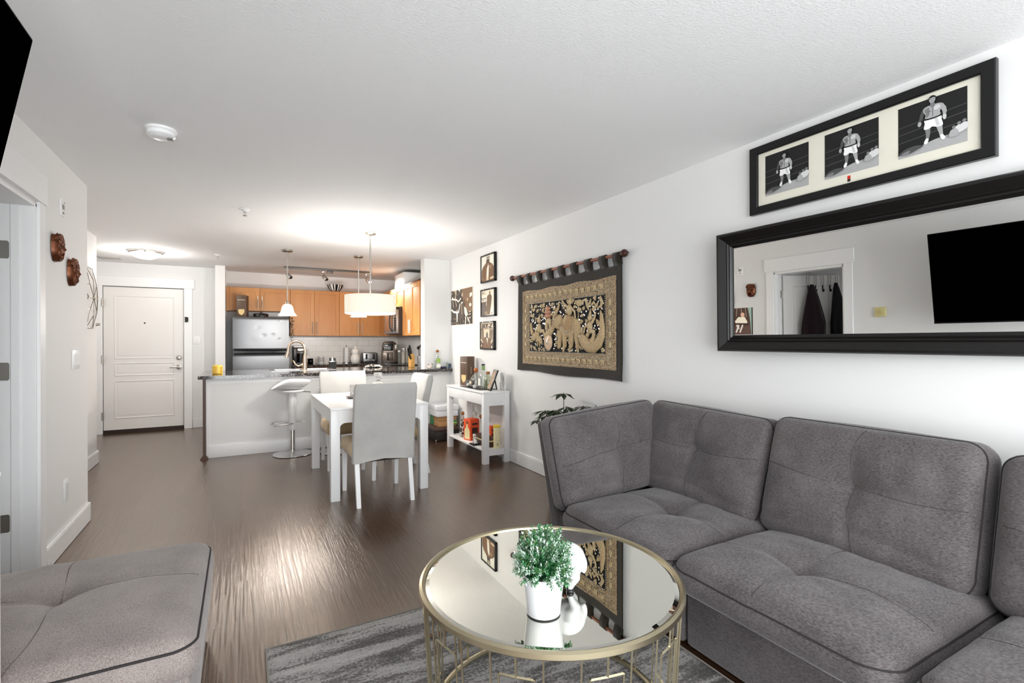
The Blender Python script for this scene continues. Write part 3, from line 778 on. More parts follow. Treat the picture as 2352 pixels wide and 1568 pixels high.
b = B().tube([(RX0, RY0, 0.005), (RX0, RY1, 0.005), (RX1, RY1+0.002, 0.005), (RX1, RY0, 0.005)], 0.005, 6)
b.build('binding', mat('rug_binding', '#8C867F', 0.9), rug)
for i, (x, y, s, lb) in enumerate(((0.72, 2.075, 0.011, 'brown crumb on the rug, leftmost of the three'), (0.765, 2.07, 0.009, 'small brown crumb on the rug, middle of the three'), (0.79, 2.085, 0.009, 'brown crumb on the rug, rightmost of the three'))):
    b = B().ell((x, y, 0.019), (s, s*0.8, s*0.7), seg=9, rings=6)
    for v in b.bm.verts: v.co += Vector((noise.noise(v.co*140), noise.noise(v.co*150+Vector((3, 1, 2))), 0))*0.003
    tag(b.build('crumb', mat('brown_crumb', '#6B4A34', 0.9)), lb, 'crumb', 'crumbs on the rug')

# ------------------------------------------------------------------ round mirrored coffee table
TX, TY, TZ, TR = 0.936, 1.445, 0.497, 0.445
ct = thing('coffee_table', 'round mirrored coffee table with champagne gold lattice base on the rug', 'coffee table', (TX, TY, 0.014))
B().lathe((TX, TY, 0), [(TR-0.022, TZ-0.02), (TR-0.018, TZ+0.002), (TR-0.009, TZ+0.006), (TR, TZ+0.001), (TR+0.001, TZ-0.013), (TR-0.004, TZ-0.018), (TR-0.02, TZ-0.018), (TR-0.022, TZ-0.014)], 96, cap=False).build('rim', M_gold, ct, smooth=40)
o = B().lathe((TX, TY, 0), [(TR-0.02, TZ-0.012), (TR-0.02, TZ-0.003), (TR-0.033, TZ), (0, TZ)], 96).build('mirror_top', M_mirror_table, ct, smooth=5)
B().lathe((TX, TY, 0), [(TR-0.021, TZ-0.0175), (0, TZ-0.0175)], 64, cap=False).lathe((TX, TY, 0), [(TR-0.021, TZ-0.014), (0, TZ-0.014)], 64, cap=False).build('backing_board', M_blackmat, ct)
BR = 0.405
b = B(); b.tube([(TX+BR*math.cos(2*PI*k/96), TY+BR*math.sin(2*PI*k/96), 0.024) for k in range(96)], 0.011, 8, closed=True)
b.build('base_ring', M_gold, ct)
NU = 11; a0 = math.atan2(1.03-TY, 0.846-TX)
def cyl_pt(a, z):
    f = (z-0.02)/(TZ-0.04); R = BR+(TR-0.012-BR)*f
    return Vector((TX+R*math.cos(a), TY+R*math.sin(a), z))
for k in range(NU):
    a = a0+2*PI*k/NU; w = 0.115; z1 = 0.418; r = 0.0033
    b = B()
    b.tube([cyl_pt(a, TZ-0.016), cyl_pt(a, z1)], r*1.15, 4)
    b.tube([cyl_pt(a-w, z1), cyl_pt(a-w/2, z1+0.001), cyl_pt(a, z1+0.001), cyl_pt(a+w/2, z1+0.001), cyl_pt(a+w, z1)], r*1.15, 4)
    for s in (-1, 1): b.tube([cyl_pt(a+s*w, z1+0.004), cyl_pt(a+s*w, 0.03)], r, 4)
    b.build('lattice', M_gold, ct, smooth=30)
    m2 = a+PI/NU; z2 = 0.085
    b = B()
    for s in (-1, 1): b.tube([cyl_pt(m2+s*w, TZ-0.016), cyl_pt(m2+s*w, z2-0.004)], r, 4)
    b.tube([cyl_pt(m2-w, z2), cyl_pt(m2-w/2, z2), cyl_pt(m2, z2), cyl_pt(m2+w/2, z2), cyl_pt(m2+w, z2)], r*1.15, 4)
    b.tube([cyl_pt(m2, z2), cyl_pt(m2, 0.03)], r*1.15, 4)
    b.build('lattice', M_gold, ct, smooth=30)

# potted plant on the table
PX, PY, PZ = 0.787, 1.25, TZ+0.001
pp = thing('potted_plant', 'frosted green artificial plant in a white pot on the coffee table', 'plant', (PX, PY, PZ))
B().lathe((PX, PY, PZ), [(0.045, 0), (0.050, 0.003), (0.0505, 0.012), (0.0535, 0.045), (0.059, 0.085), (0.0635, 0.118), (0.0625, 0.1195), (0.0595, 0.118), (0.056, 0.09), (0, 0.088)], 48).build('pot', mat('white_glazed_pot', '#DDDDDD', 0.28, coat=0.2), pp)
M_leafs = [mat('leaf_deep_green', '#2E6B3C', 0.5), mat('leaf_green', '#4F8F5C', 0.5), mat('leaf_frosted', '#CFE0D2', 0.6), mat('leaf_olive', '#5E7A45', 0.5)]
rnd = random.Random(3)
b = B(); st = B(); c0 = Vector((PX, PY, PZ+0.113))
def leaf(b, p, d, up, L_, w, mi):
    d = d.normalized(); s = d.cross(up); s = s.normalized() if s.length > 1e-4 else Vector((1, 0, 0)); n = s.cross(d)
    v = [b.v(p), b.v(p+d*L_*0.5+s*w+n*w*0.3), b.v(p+d*L_), b.v(p+d*L_*0.5-s*w+n*w*0.3), b.v(p+d*L_*0.55)]
    b.face((v[0], v[1], v[4]), mi); b.face((v[1], v[2], v[4]), mi); b.face((v[2], v[3], v[4]), mi); b.face((v[3], v[0], v[4]), mi)
for i in range(560):
    th = rnd.uniform(0, 2*PI); ph = math.acos(rnd.uniform(-0.16, 1)); 
    d = Vector((math.sin(ph)*math.cos(th), math.sin(ph)*math.sin(th), math.cos(ph)))
    R = Vector((0.090, 0.090, 0.134)); rad = rnd.uniform(0.55, 1.0) if i > 90 else rnd.uniform(0.9, 1.06)
    tip = c0+Vector((d.x*R.x, d.y*R.y, d.z*R.z+0.012))*rad
    root = c0+Vector((d.x*0.03, d.y*0.03, 0)); mid = root.lerp(tip, 0.6)+Vector((0, 0, 0.008))
    st.tube([root, mid, tip], 0.0009, 4)
    ax = (tip-mid).normalized()
    fro = rnd.random()
    for t in range(5):
        p = mid.lerp(tip, t/4.0)
        for q in range(3):
            an = q*2*PI/3+t*1.1; o = ax.orthogonal().normalized(); o = Matrix.Rotation(an, 3, ax) @ o
            dd = ax*0.75+o*0.8
            mi = 2 if (fro > 0.5 and t >= 2) or rnd.random() < 0.16 else (0 if rad < 0.75 else rnd.choice((0, 1, 1, 3)))
            leaf(b, p, dd, Vector((0.1, 0.2, 1)), rnd.uniform(0.008, 0.0125), rnd.uniform(0.0022, 0.0032), mi)
b.build('foliage', M_leafs, pp, smooth=0)
st.build('stems', M_leafs[0], pp, smooth=0)

# white horse figurine behind the plant
fx, fy = 0.935, 1.335
RV = Vector((0.878, -0.479, 0)); FV = Vector((0.479, 0.878, 0))      # body axis runs along RV, tail end towards +RV
M_porcelain = mat('white_porcelain', '#E2E2E2', 0.16, coat=0.4)
fg = thing('horse_figurine', 'glossy white horse figurine half hidden behind the potted plant', 'figurine', (fx, fy, TZ))
def fp(a, s, z): return Vector((fx, fy, TZ+0.001))+RV*a+FV*s+Vector((0, 0, z))
b = B(); rot = Matrix((RV, FV, (0, 0, 1))).transposed()
b.ell(fp(0.0, 0, 0.092), (0.058, 0.047, 0.056), rot=rot, seg=26, rings=16)
b.ell(fp(-0.04, 0, 0.090), (0.06, 0.042, 0.045), rot=rot, seg=22, rings=14)
b.ell(fp(-0.08, 0, 0.092), (0.042, 0.036, 0.045), rot=rot, seg=22, rings=14)
b.tube([fp(-0.08, 0.01, 0.10), fp(-0.085, 0.03, 0.12), fp(-0.085, 0.05, 0.13)], [0.032, 0.024, 0.02], 16)
b.ell(fp(-0.085, 0.065, 0.122), (0.016, 0.03, 0.018), rot=rot)
for a, s in ((0.012, -0.025), (0.012, 0.025)):
    b.tube([fp(a-0.004, s, 0.085), fp(a-0.002, s, 0.058), fp(a+0.008, s, 0.042), fp(a-0.006, s, 0.018), fp(a-0.008, s, 0.008)], [0.034, 0.026, 0.017, 0.0105, 0.0105], 16)
for a, s in ((-0.085, -0.02), (-0.085, 0.022)):
    b.tube([fp(a, s, 0.08), fp(a, s, 0.045), fp(a, s, 0.008)], [0.026, 0.014, 0.010], 14)
b.ell(fp(0.052, 0, 0.075), (0.012, 0.012, 0.03), rot=rot)
o = b.build('body', M_porcelain, fg, smooth=60)
md = o.modifiers.new('remesh', 'REMESH'); md.mode = 'VOXEL'; md.voxel_size = 0.0035; md.use_smooth_shade = True
md = o.modifiers.new('smooth', 'SMOOTH'); md.factor = 0.8; md.iterations = 8
for a, s in ((0.004, -0.025), (0.004, 0.025), (-0.085, -0.02), (-0.085, 0.022)):
    B().lathe(fp(a, s, 0), [(0.0115, 0.0), (0.0125, 0.004), (0.0108, 0.008)], 16).build('hoof', mat('dark_hoof', '#2C2A2A', 0.4), fg)
b = B()
for s in (-0.008, 0.008): b.ell(fp(-0.085+s, 0.055, 0.146), (0.004, 0.004, 0.009), rot=rot)
b.build('ear', M_porcelain, fg)

# ------------------------------------------------------------------ TV and white cabinet on the left wall
tv = thing('television', 'large black flat television on a tilted wall mount at upper left', 'television', (-0.62, 1.225, 1.38))
top, bot = Vector((-0.532, 0, 2.19)), Vector((-0.68, 0, 1.38))
ya = (top-bot).normalized(); xa = Vector((0, -1, 0)); za = xa.cross(ya)
if za.x < 0: xa = -xa; za = xa.cross(ya)
mT = frame_mx(Vector((-0.606, 1.225, 1.785)), xa, ya, za)
hw, hh = 0.725, (top-bot).length/2
b = B(); b.mx = mT; b.box(-hw, -hh, -0.035, hw, hh, -0.002, bev=0.003); b.build('casing', mat('tv_casing', '#040404', 0.5, spec=0.1), tv)
b = B(); b.mx = mT; b.box(-hw+0.008, -hh+0.014, -0.003, hw-0.008, hh-0.008, 0.0005); b.build('screen', mat('tv_screen', '#010101', 0.6, spec=0.0), tv)
b = B(); b.mx = mT; b.box(-hw, -hh, -0.003, hw, -hh+0.012, 0.002); b.build('bezel', mat('dark_bezel', '#1d1f22', 0.3, 0.5), tv)
b = B(); b.mx = mT; b.box(-0.25, -0.2, -0.07, 0.25, 0.2, -0.034)
b.mx = Matrix(); b.box(XL, 1.15, 1.6, XL+0.03, 1.30, 1.95).cyl((XL+0.02, 1.225, 1.78), (-0.66, 1.225, 1.78), 0.025)
b.build('wall_mount', M_blackmat, tv)
cb = thing('media_cabinet', 'white media cabinet under the television, only its edge in view', 'cabinet', (-0.76, 1.0, 0))
B().box(XL+0.005, 0.3, 0.04, -0.545, 1.70, 0.965).box(XL+0.018, 0.32, 0, -0.56, 1.69, 0.04).box(XL+0.002, 0.29, 0.965, -0.53, 1.71, 0.98).box(XL+0.004, 1.70, 0.0, -0.531, 1.708, 0.965).build('carcass', M_white, cb, bevel=0.003)
for y in (0.31, 1.005):
    dd = B().box(-0.545, y, 0.06, -0.53, y+0.685, 0.97, bev=0.002).build('door', M_white, cb)
    B().cyl((-0.52, y+0.6 if y < 0.5 else y+0.08, 0.5), (-0.52, y+0.6 if y < 0.5 else y+0.08, 0.62), 0.005).build('handle', M_nickel, dd)

# ------------------------------------------------------------------ big framed wall mirror
MA, MB = math.tan(math.radians(1.916)), math.tan(math.radians(0.693))
n = unit((-1, -MA, -MB)); ym = unit(Vector((0, 0, 1))-n*n.z); xm = ym.cross(n)
if xm.y > 0: xm = -xm
P0 = Vector((2.5, 1.4, 1.5))
def mirror_pt(y, z, off=0.0):
    x = P0.x-MA*(y-P0.y)-MB*(z-P0.z); return Vector((x, y, z))+n*off
mr = thing('wall_mirror', 'long black framed mirror on the right wall above the sofa', 'mirror', (2.5, 1.1, 1.25))
iy1, iy0, iz0, iz1 = 1.888, 0.305, 1.335, 1.832        # inner (glass) extents
oy1, oy0, oz0, oz1 = 1.985, 0.205, 1.243, 1.922        # outer frame extents
o = B().poly([mirror_pt(iy1+0.01, iz0-0.01), mirror_pt(iy0-0.01, iz0-0.01), mirror_pt(iy0-0.01, iz1+0.01), mirror_pt(iy1+0.01, iz1+0.01)]).build('glass', M_mirror, mr, smooth=0)
prof = [(1.0, -0.012), (1.0, 0.022), (0.93, 0.032), (0.80, 0.034), (0.42, 0.012), (0.34, 0.016), (0.26, 0.010), (0.16, 0.014), (0.08, 0.006), (0.0, 0.002), (0.0, -0.006)]
b = B(); loops = []
for t, h in prof:
    y1, y0, z0, z1 = iy1+(oy1-iy1)*t, iy0+(oy0-iy0)*t, iz0+(oz0-iz0)*t, iz1+(oz1-iz1)*t
    loops.append([b.v(mirror_pt(y, z, h)) for y, z in ((y1, z0), (y0, z0), (y0, z1), (y1, z1))])
for a, c in zip(loops, loops[1:]):
    for k in range(4): b.face((a[k], a[(k+1) % 4], c[(k+1) % 4], c[k]))
k0, k1 = loops[0], loops[-1]
for k in range(4): b.face((k0[k], k1[k], k1[(k+1) % 4], k0[(k+1) % 4]))
b.build('frame', mat('black_brown_frame', '#0D0B0A', 0.33, bump=(160, 0.12, 0.001)), mr, smooth=25)
for y in (0.4, 1.72): B().box(2.51, y, 1.3, 2.574, y+0.06, 1.85).build('hanging_bracket', M_blackmat, mr)

class Art:
    """flat printed picture: polygons stacked by a hair's breadth on one plane"""
    def __init__(s, o, x, y, n, w, h): s.o, s.x, s.y, s.n, s.w, s.h = Vector(o), Vector(x), Vector(y), Vector(n), w, h; s.b = B(); s.k = 0; s.ms = []
    def P(s, u, v): return s.o+s.x*(u*s.w)+s.y*(v*s.h)+s.n*(0.00012*s.k)
    def mi(s, m):
        if m not in s.ms: s.ms.append(m)
        return s.ms.index(m)
    def poly(s, pts, m): s.k += 1; s.b.poly([s.P(*p) for p in pts], s.mi(m)); return s
    def blob(s, pts, m, n=5):
        """closed smooth outline through the points"""
        out = []; N_ = len(pts)
        for i in range(N_):
            p0, p1, p2, p3 = (pts[(i+k-1) % N_] for k in range(4))
            for q in range(n):
                t = q/n
                out.append(tuple(0.5*(2*p1[c]+(p2[c]-p0[c])*t+(2*p0[c]-5*p1[c]+4*p2[c]-p3[c])*t*t+(3*p1[c]-p0[c]-3*p2[c]+p3[c])*t**3) for c in (0, 1)))
        return s.poly(out, m)
    def rect(s, u0, v0, u1, v1, m): return s.poly([(u0, v0), (u1, v0), (u1, v1), (u0, v1)], m)
    def disc(s, u, v, r, m, ry=None, seg=14):
        ry = ry if ry else r*s.w/s.h
        return s.poly([(u+r*math.cos(2*PI*k/seg), v+ry*math.sin(2*PI*k/seg)) for k in range(seg)], m)
    def stroke(s, pts, ws, m):
        """ribbon of changing half width (in units of picture width)"""
        s.k += 1; L_, R_ = [], []; ar = s.w/s.h
        for i, (u, v) in enumerate(pts):
            a = pts[max(0, i-1)]; c = pts[min(len(pts)-1, i+1)]; dx, dy = c[0]-a[0], (c[1]-a[1])/ar
            l = math.hypot(dx, dy) or 1; w = ws[i] if isinstance(ws, (list, tuple)) else ws
            nx, ny = -dy/l*w, dx/l*w
            L_.append((u+nx, v+ny*ar)); R_.append((u-nx, v-ny*ar))
        for i in range(len(pts)-1): s.b.poly([s.P(*L_[i]), s.P(*L_[i+1]), s.P(*R_[i+1]), s.P(*R_[i])], s.mi(m))
        for (u, v), w in ((pts[0], ws[0] if isinstance(ws, (list, tuple)) else ws), (pts[-1], ws[-1] if isinstance(ws, (list, tuple)) else ws)): s.disc(u, v, w*0.98, m, seg=10)
        return s
    def build(s, name, parent): return s.b.build(name, s.ms, parent, smooth=0)
def ink(h): return mat('print_'+h.strip('#').lower(), h, 0.45)

# snapshot tucked into the mirror frame
sn = thing('snapshot', 'small colour snapshot of a baby on a swing tucked into the mirror frame', 'photo', tuple(mirror_pt(1.835, 1.34, 0.004)))
A_ = Art(mirror_pt(1.889, 1.338, 0.0008), (0, -1, 0), ym, n, 0.112, 0.15)
A_.rect(0, 0, 1, 1, ink('#4A3226')).poly([(0.78, 1), (1, 1), (1, 0), (0.97, 0), (0.9, 0.6)], ink('#8FA596')).poly([(0, 0), (0.95, 0), (0.9, 0.32), (0, 0.36)], ink('#5E4238'))
for u0, u1, v1 in ((0.17, 0.13, 0.7), (0.42, 0.44, 0.8), (0.66, 0.7, 0.66)): A_.stroke([(u0, 1), (u1, v1)], 0.012, ink('#B9A892'))
A_.poly([(0.05, 0.5), (0.25, 0.66), (0.62, 0.66), (0.78, 0.46), (0.74, 0.42), (0.1, 0.44)], ink('#E9DCC3')).disc(0.5, 0.74, 0.115, ink('#D9A98A')).rect(0.3, 0.36, 0.75, 0.42, ink('#3A2A22'))
A_.stroke([(0.18, 0.34), (0.28, 0.24)], 0.05, ink('#DCD4C4')).stroke([(0.28, 0.34), (0.14, 0.1)], 0.045, ink('#DCD4C4')).stroke([(0.5, 0.34), (0.36, 0.1)], 0.045, ink('#DCD4C4'))
A_.build('print', sn)

# ------------------------------------------------------------------ framed triptych of photographs
tr = thing('framed_photo_triptych', 'wide black frame with three boxing photographs near the ceiling', 'picture', (XR, 1.31, 2.01))
fy1, fy0, fz0, fz1 = 1.836, 0.782, 2.014, 2.392; gy1, gy0, gz0, gz1 = 1.789, 0.829, 2.057, 2.349
b = B(); loops = []
for t, x in ((1, XR-0.001), (1, XR-0.026), (0.93, XR-0.03), (0.1, XR-0.026), (0, XR-0.022), (0, XR-0.010)):
    y1, y0, z0, z1 = gy1+(fy1-gy1)*t, gy0+(fy0-gy0)*t, gz0+(fz0-gz0)*t, gz1+(fz1-gz1)*t
    loops.append([b.v((x, y, z)) for y, z in ((y1, z0), (y0, z0), (y0, z1), (y1, z1))])
for a, c in zip(loops, loops[1:]):
    for k in range(4): b.face((a[k], a[(k+1) % 4], c[(k+1) % 4], c[k]))
for k in range(4): b.face((loops[0][k], loops[-1][k], loops[-1][(k+1) % 4], loops[0][(k+1) % 4]))
b.build('frame', mat('black_picture_frame', '#0A0A0B', 0.3), tr, smooth=25)
B().box(XR-0.012, gy0-0.004, gz0-0.004, XR-0.002, gy1+0.004, gz1+0.004).build('mat_board', mat('ivory_mat_board', '#DDDACB', 0.7), tr)
inks = [ink('#121212'), ink('#1F1F1F'), ink('#EDEDED'), ink('#B9B9B9'), ink('#7E7E7E'), ink('#8F8F8F'), ink('#050505'), ink('#A8A8A8'), ink('#D2D2D2'), ink('#5c5c5c')]
for q, (y1, y0) in enumerate(((1.747, 1.507), (1.427, 1.188), (1.111, 0.872))):
    A_ = Art((XR-0.0128, y1, 2.104), (0, -1, 0), (0, 0, 1), (-1, 0, 0), y1-y0, 0.222)
    A_.rect(0, 0, 1, 1, inks[0]).poly([(0, 0), (1, 0), (1, 0.24), (0.55, 0.2), (0, 0.06)], inks[7])
    for v in (0.34, 0.5, 0.64): A_.stroke([(0, v-0.04), (1, v+0.05)], 0.004, inks[9])
    cx = 0.47+0.03*q; sc = 0.92+0.06*q; base = 0.18
    def Z(u, v): return (cx+u*sc, base+v*sc)
    # a plain standing boxer in white shorts
    dk_, md_, lt_, hi_ = ink('#4A4A4A'), ink('#7A7A7A'), ink('#A6A6A6'), ink('#CACACA')
    A_.stroke([Z(-0.05, 0.34), Z(-0.075, 0.24), Z(-0.07, 0.14), Z(-0.085, 0.02)], [0.046, 0.04, 0.03, 0.022], md_)
    A_.stroke([Z(0.055, 0.34), Z(0.09, 0.22), Z(0.105, 0.13), Z(0.12, 0.02)], [0.046, 0.04, 0.03, 0.022], lt_)
    A_.stroke([Z(-0.085, 0.05), Z(-0.10, 0.0)], [0.024, 0.03], inks[2]).stroke([Z(0.12, 0.05), Z(0.14, 0.0)], [0.024, 0.03], inks[2])
    A_.blob([Z(-0.105, 0.42), Z(-0.115, 0.34), Z(-0.125, 0.25), Z(-0.06, 0.235), Z(-0.01, 0.26), Z(0.05, 0.235), Z(0.135, 0.235), Z(0.12, 0.34), Z(0.10, 0.42)], inks[2]).poly([Z(0.02, 0.40), Z(0.06, 0.40), Z(0.10, 0.25), Z(0.05, 0.25)], hi_)
    A_.stroke([Z(-0.105, 0.422), Z(0.0, 0.415), Z(0.10, 0.425)], 0.018, inks[6])
    A_.stroke([Z(-0.115, 0.60), Z(-0.15, 0.53), Z(-0.165, 0.46), Z(-0.19, 0.40)], [0.034, 0.032, 0.026, 0.02], dk_)
    A_.stroke([Z(0.115, 0.60), Z(0.15, 0.53), Z(0.165, 0.46), Z(0.155, 0.40)], [0.034, 0.034, 0.028, 0.02], lt_)
    A_.blob([Z(-0.215, 0.36), Z(-0.20, 0.41), Z(-0.165, 0.40), Z(-0.16, 0.35), Z(-0.19, 0.32)], lt_).blob([Z(0.135, 0.36), Z(0.14, 0.41), Z(0.18, 0.41), Z(0.185, 0.35), Z(0.16, 0.32)], hi_)
    A_.blob([Z(-0.095, 0.43), Z(-0.10, 0.50), Z(-0.135, 0.58), Z(-0.12, 0.635), Z(-0.05, 0.655), Z(0.05, 0.655), Z(0.12, 0.635), Z(0.135, 0.58), Z(0.10, 0.50), Z(0.095, 0.43)], lt_)
    A_.blob([Z(-0.09, 0.44), Z(-0.095, 0.52), Z(-0.12, 0.60), Z(-0.05, 0.62), Z(-0.045, 0.5)], md_).blob([Z(0.02, 0.56), Z(0.06, 0.545), Z(0.105, 0.575), Z(0.09, 0.62), Z(0.03, 0.62)], hi_).stroke([Z(0.0, 0.6), Z(0.0, 0.45)], 0.004, dk_).stroke([Z(-0.08, 0.555), Z(-0.02, 0.545)], 0.004, dk_)
    A_.stroke([Z(0.0, 0.64), Z(-0.005, 0.70)], [0.034, 0.028], md_)
    A_.blob([Z(-0.045, 0.76), Z(-0.04, 0.715), Z(-0.005, 0.69), Z(0.032, 0.715), Z(0.038, 0.77), Z(0.0, 0.80)], lt_).blob([Z(-0.05, 0.76), Z(-0.045, 0.80), Z(-0.005, 0.825), Z(0.04, 0.80), Z(0.042, 0.765), Z(0.02, 0.785), Z(-0.03, 0.78)], inks[6])
    A_.stroke([Z(-0.028, 0.755), Z(-0.012, 0.755)], 0.004, inks[6]).stroke([Z(0.012, 0.755), Z(0.028, 0.755)], 0.004, inks[6]).stroke([Z(-0.012, 0.72), Z(0.014, 0.72)], 0.003, dk_)
    for u, v, r in ((0.90, 0.36, 0.028), (0.97, 0.38, 0.03), (0.83, 0.31, 0.026)): A_.disc(u, v, r, md_).blob([(u-0.06, v-0.16), (u-0.05, v-0.06), (u, v-0.03), (u+0.05, v-0.06), (min(1, u+0.06), v-0.16)], inks[8] if r > 0.027 else lt_)
    A_.blob([(0.03, 0.07), (0.12, 0.15), (0.28, 0.17), (0.40, 0.13), (0.30, 0.08), (0.16, 0.04)], dk_).blob([(0.06, 0.06), (0.12, 0.10), (0.2, 0.1), (0.16, 0.04)], md_)
    A_.build('photograph', tr)
A_ = Art((XR-0.0126, 1.322, 2.066), (0, -1, 0), (0, 0, 1), (-1, 0, 0), 0.014, 0.028); A_.rect(0, 0, 1, 1, ink('#2A2A2A')).rect(0, 0.42, 1, 1, ink('#C8281E')).build('red_mark', tr)

# ------------------------------------------------------------------ floor plant behind the sofa
fp_ = thing('floor_plant', 'dark leafy schefflera plant standing behind the sofa corner', 'plant', (2.28, 3.30, 0))
B().lathe((2.28, 3.30, 0), [(0.11, 0), (0.12, 0.01), (0.15, 0.26), (0.145, 0.27), (0.135, 0.25), (0, 0.24)], 32).build('pot', mat('grey_planter', '#6c6c6c', 0.6), fp_)
M_dl = [mat('dark_leaf', '#22301C', 0.35), mat('dark_leaf_light', '#3C4E2E', 0.4)]
b = B(); st = B(); rnd = random.Random(11)
tips = [((2.43, 3.53, 0.86), 8), ((2.38, 3.42, 0.76), 8), ((2.32, 3.48, 0.73), 8), ((2.36, 3.66, 0.70), 8), ((2.30, 3.60, 0.67), 7), ((2.44, 3.26, 0.78), 7), ((2.38, 3.30, 0.73), 8), ((2.42, 3.18, 0.73), 7), ((2.32, 3.36, 0.68), 7), ((2.40, 3.36, 0.70), 7), ((2.26, 3.56, 0.72), 7), ((2.35, 3.80, 0.60), 6), ((2.33, 3.45, 0.55), 7)]
for (x, y, z), nl in tips:
    p = Vector((x, y, z)); st.tube([(2.28, 3.30, 0.25), ((2.28+x)/2, (3.3+y)/2, z*0.72), p], [0.006, 0.004, 0.0025], 6)
    for k in range(nl):
        a = 2*PI*k/nl+rnd.random()*0.4; d = Vector((math.cos(a), math.sin(a), -0.35-0.3*rnd.random()))
        leaf(b, p+d*0.012, d, Vector((0, 0, 1)), rnd.uniform(0.09, 0.13), 0.024, rnd.choice((0, 0, 1)))
st.tube([(2.3, 3.3, 0.25), (2.4, 3.15, 0.6), (2.44, 3.1, 0.80)], 0.003, 5)
b.build('leaves', M_dl, fp_, smooth=0); st.build('stems', mat('plant_stem', '#4B4A35', 0.6), fp_)
# ------------------------------------------------------------------ embroidered tapestry on its rod
rodx = 2.540
rd = thing('tapestry_rod', 'wooden rod with dark turned finials holding the embroidered tapestry', 'rod', (rodx, 3.74, 1.965))
B().cyl((rodx, 4.60, 1.972), (rodx, 2.92, 1.966), 0.0125, 16).build('pole', M_rodwood, rd)
for y, s, z in ((4.60, 1, 1.972), (2.92, -1, 1.966)):
    B().lathe((rodx, y, z), [(0.014, -0.004*s), (0.020, 0.004*s), (0.020, 0.012*s), (0.013, 0.016*s), (0.026, 0.024*s), (0.031, 0.040*s), (0.026, 0.056*s), (0.012, 0.068*s), (0.006, 0.074*s), (0.005, 0.086*s), (0, 0.09*s)], 22, axis='y').build('finial', M_darkwood, rd)
for y in (4.57, 2.95): B().box(2.553, y-0.01, 1.955, XR, y+0.01, 1.985).build('bracket', M_darkwood, rd)
tp = thing('wall_tapestry', 'dark cloth tapestry with gold embroidered elephants on the right wall', 'tapestry', (2.55, 3.72, 1.0))
XT = 2.556
def tapx(y, z):
    return XT-0.004-0.006*math.sin(y*11+1)*max(0, (z-1.0))**0.3*0.6-0.008*math.exp(-((z-1.0)/0.1)**2)*math.sin(y*7)
b = B(); G = {}
NYt, NZt = 90, 50
for i in range(NYt+1):
    for j in range(NZt+1):
        f, g = i/NYt, j/NZt
        zt = 1.892+0.006*math.sin(f*PI*17); zb = 1.003-0.012*f+0.006*math.sin(f*9)
        z = zb+(zt-zb)*g; y0 = 4.53+0.02*(1-g); y1 = 2.915-0.004*(1-g)
        y = y0+(y1-y0)*f; G[i, j] = b.v((tapx(y, z), y, z))
for i in range(NYt):
    for j in range(NZt): b.face((G[i, j], G[i+1, j], G[i+1, j+1], G[i, j+1]))
b.build('cloth', M_blackcloth, tp, smooth=180, solid=0.003)
for ya_, yb_ in ((4.515, 4.43), (4.325, 4.262), (4.135, 4.062), (3.951, 3.867), (3.757, 3.676), (3.564, 3.479), (3.368, 3.28), (3.172, 3.089), (3.004, 2.917)):
    b = B(); ra = []
    for dx, z in ((-0.004, 1.885), (-0.013, 1.93), (-0.0165, 1.968), (-0.011, 1.982), (0, 1.987), (0.010, 1.982), (0.0145, 1.968), (0.012, 1.93), (0.008, 1.886)):
        xx = rodx+dx if z > 1.9 else tapx((ya_+yb_)/2, z)-0.003*(1 if dx < 0 else -1)
        ra.append([b.v((xx, ya_+0.004*(z < 1.9), z)), b.v((xx, yb_-0.004*(z < 1.9), z))])
    for p, q in zip(ra, ra[1:]): b.face((p[0], p[1], q[1], q[0]))
    b.build('tab', M_blackcloth, tp, smooth=180, solid=0.002)
def embroidery_material():
    m = bpy.data.materials.new('gold_thread_embroidery'); m.use_nodes = True; nt, bb = nodes_of(m); N, L = nt.nodes.new, nt.links.new
    tc = N('ShaderNodeTexCoord'); v = N('ShaderNodeTexVoronoi'); v.inputs['Scale'].default_value = 120; v.feature = 'DISTANCE_TO_EDGE'; L(tc.outputs['Object'], v.inputs['Vector'])
    n = N('ShaderNodeTexNoise'); n.inputs['Scale'].default_value = 95; n.inputs['Detail'].default_value = 5; n.inputs['Roughness'].default_value = 0.75; L(tc.outputs['Object'], n.inputs['Vector'])
    a = N('ShaderNodeMath'); a.operation = 'MULTIPLY_ADD'; a.inputs[1].default_value = 2.6; L(v.outputs['Distance'], a.inputs[0]); L(n.outputs['Fac'], a.inputs[2])
    r = N('ShaderNodeValToRGB'); e = r.color_ramp.elements
    e[0].position = 0.56; e[0].color = lin('#120D0A'); e[1].position = 0.98; e[1].color = lin('#E6D6B6')
    x = e.new(0.68); x.color = lin('#6E5439'); x = e.new(0.82); x.color = lin('#B1936A')
    L(a.outputs[0], r.inputs[0]); L(r.outputs[0], bb.inputs['Base Color']); bb.inputs['Roughness'].default_value = 0.55
    bp = N('ShaderNodeBump'); bp.inputs['Strength'].default_value = 0.8; bp.inputs['Distance'].default_value = 0.006; L(a.outputs[0], bp.inputs['Height']); L(bp.outputs[0], bb.inputs['Normal'])
    return m
M_emb = embroidery_material()
M_thread = mat('padded_gold_thread', '#94784F', 0.5, vary=(170, '#D8C097', (1, 1, 1), 0.36, 0.64), bump=(210, 0.9, 0.004, (1, 1, 2.0)))
M_thread2 = mat('padded_pale_thread', '#8F744F', 0.5, vary=(180, '#DCC8A0', (1, 1, 1), 0.36, 0.62), bump=(210, 0.9, 0.004))
M_redthread = mat('rose_thread', '#9A6A52', 0.6, vary=(100, '#BE8E70'))
M_field = mat('black_velvet_field', '#07060A', 0.85)
M_sequin = mat('silver_sequin', '#D9D2C2', 0.25, 0.6)
xe = XT-0.0105
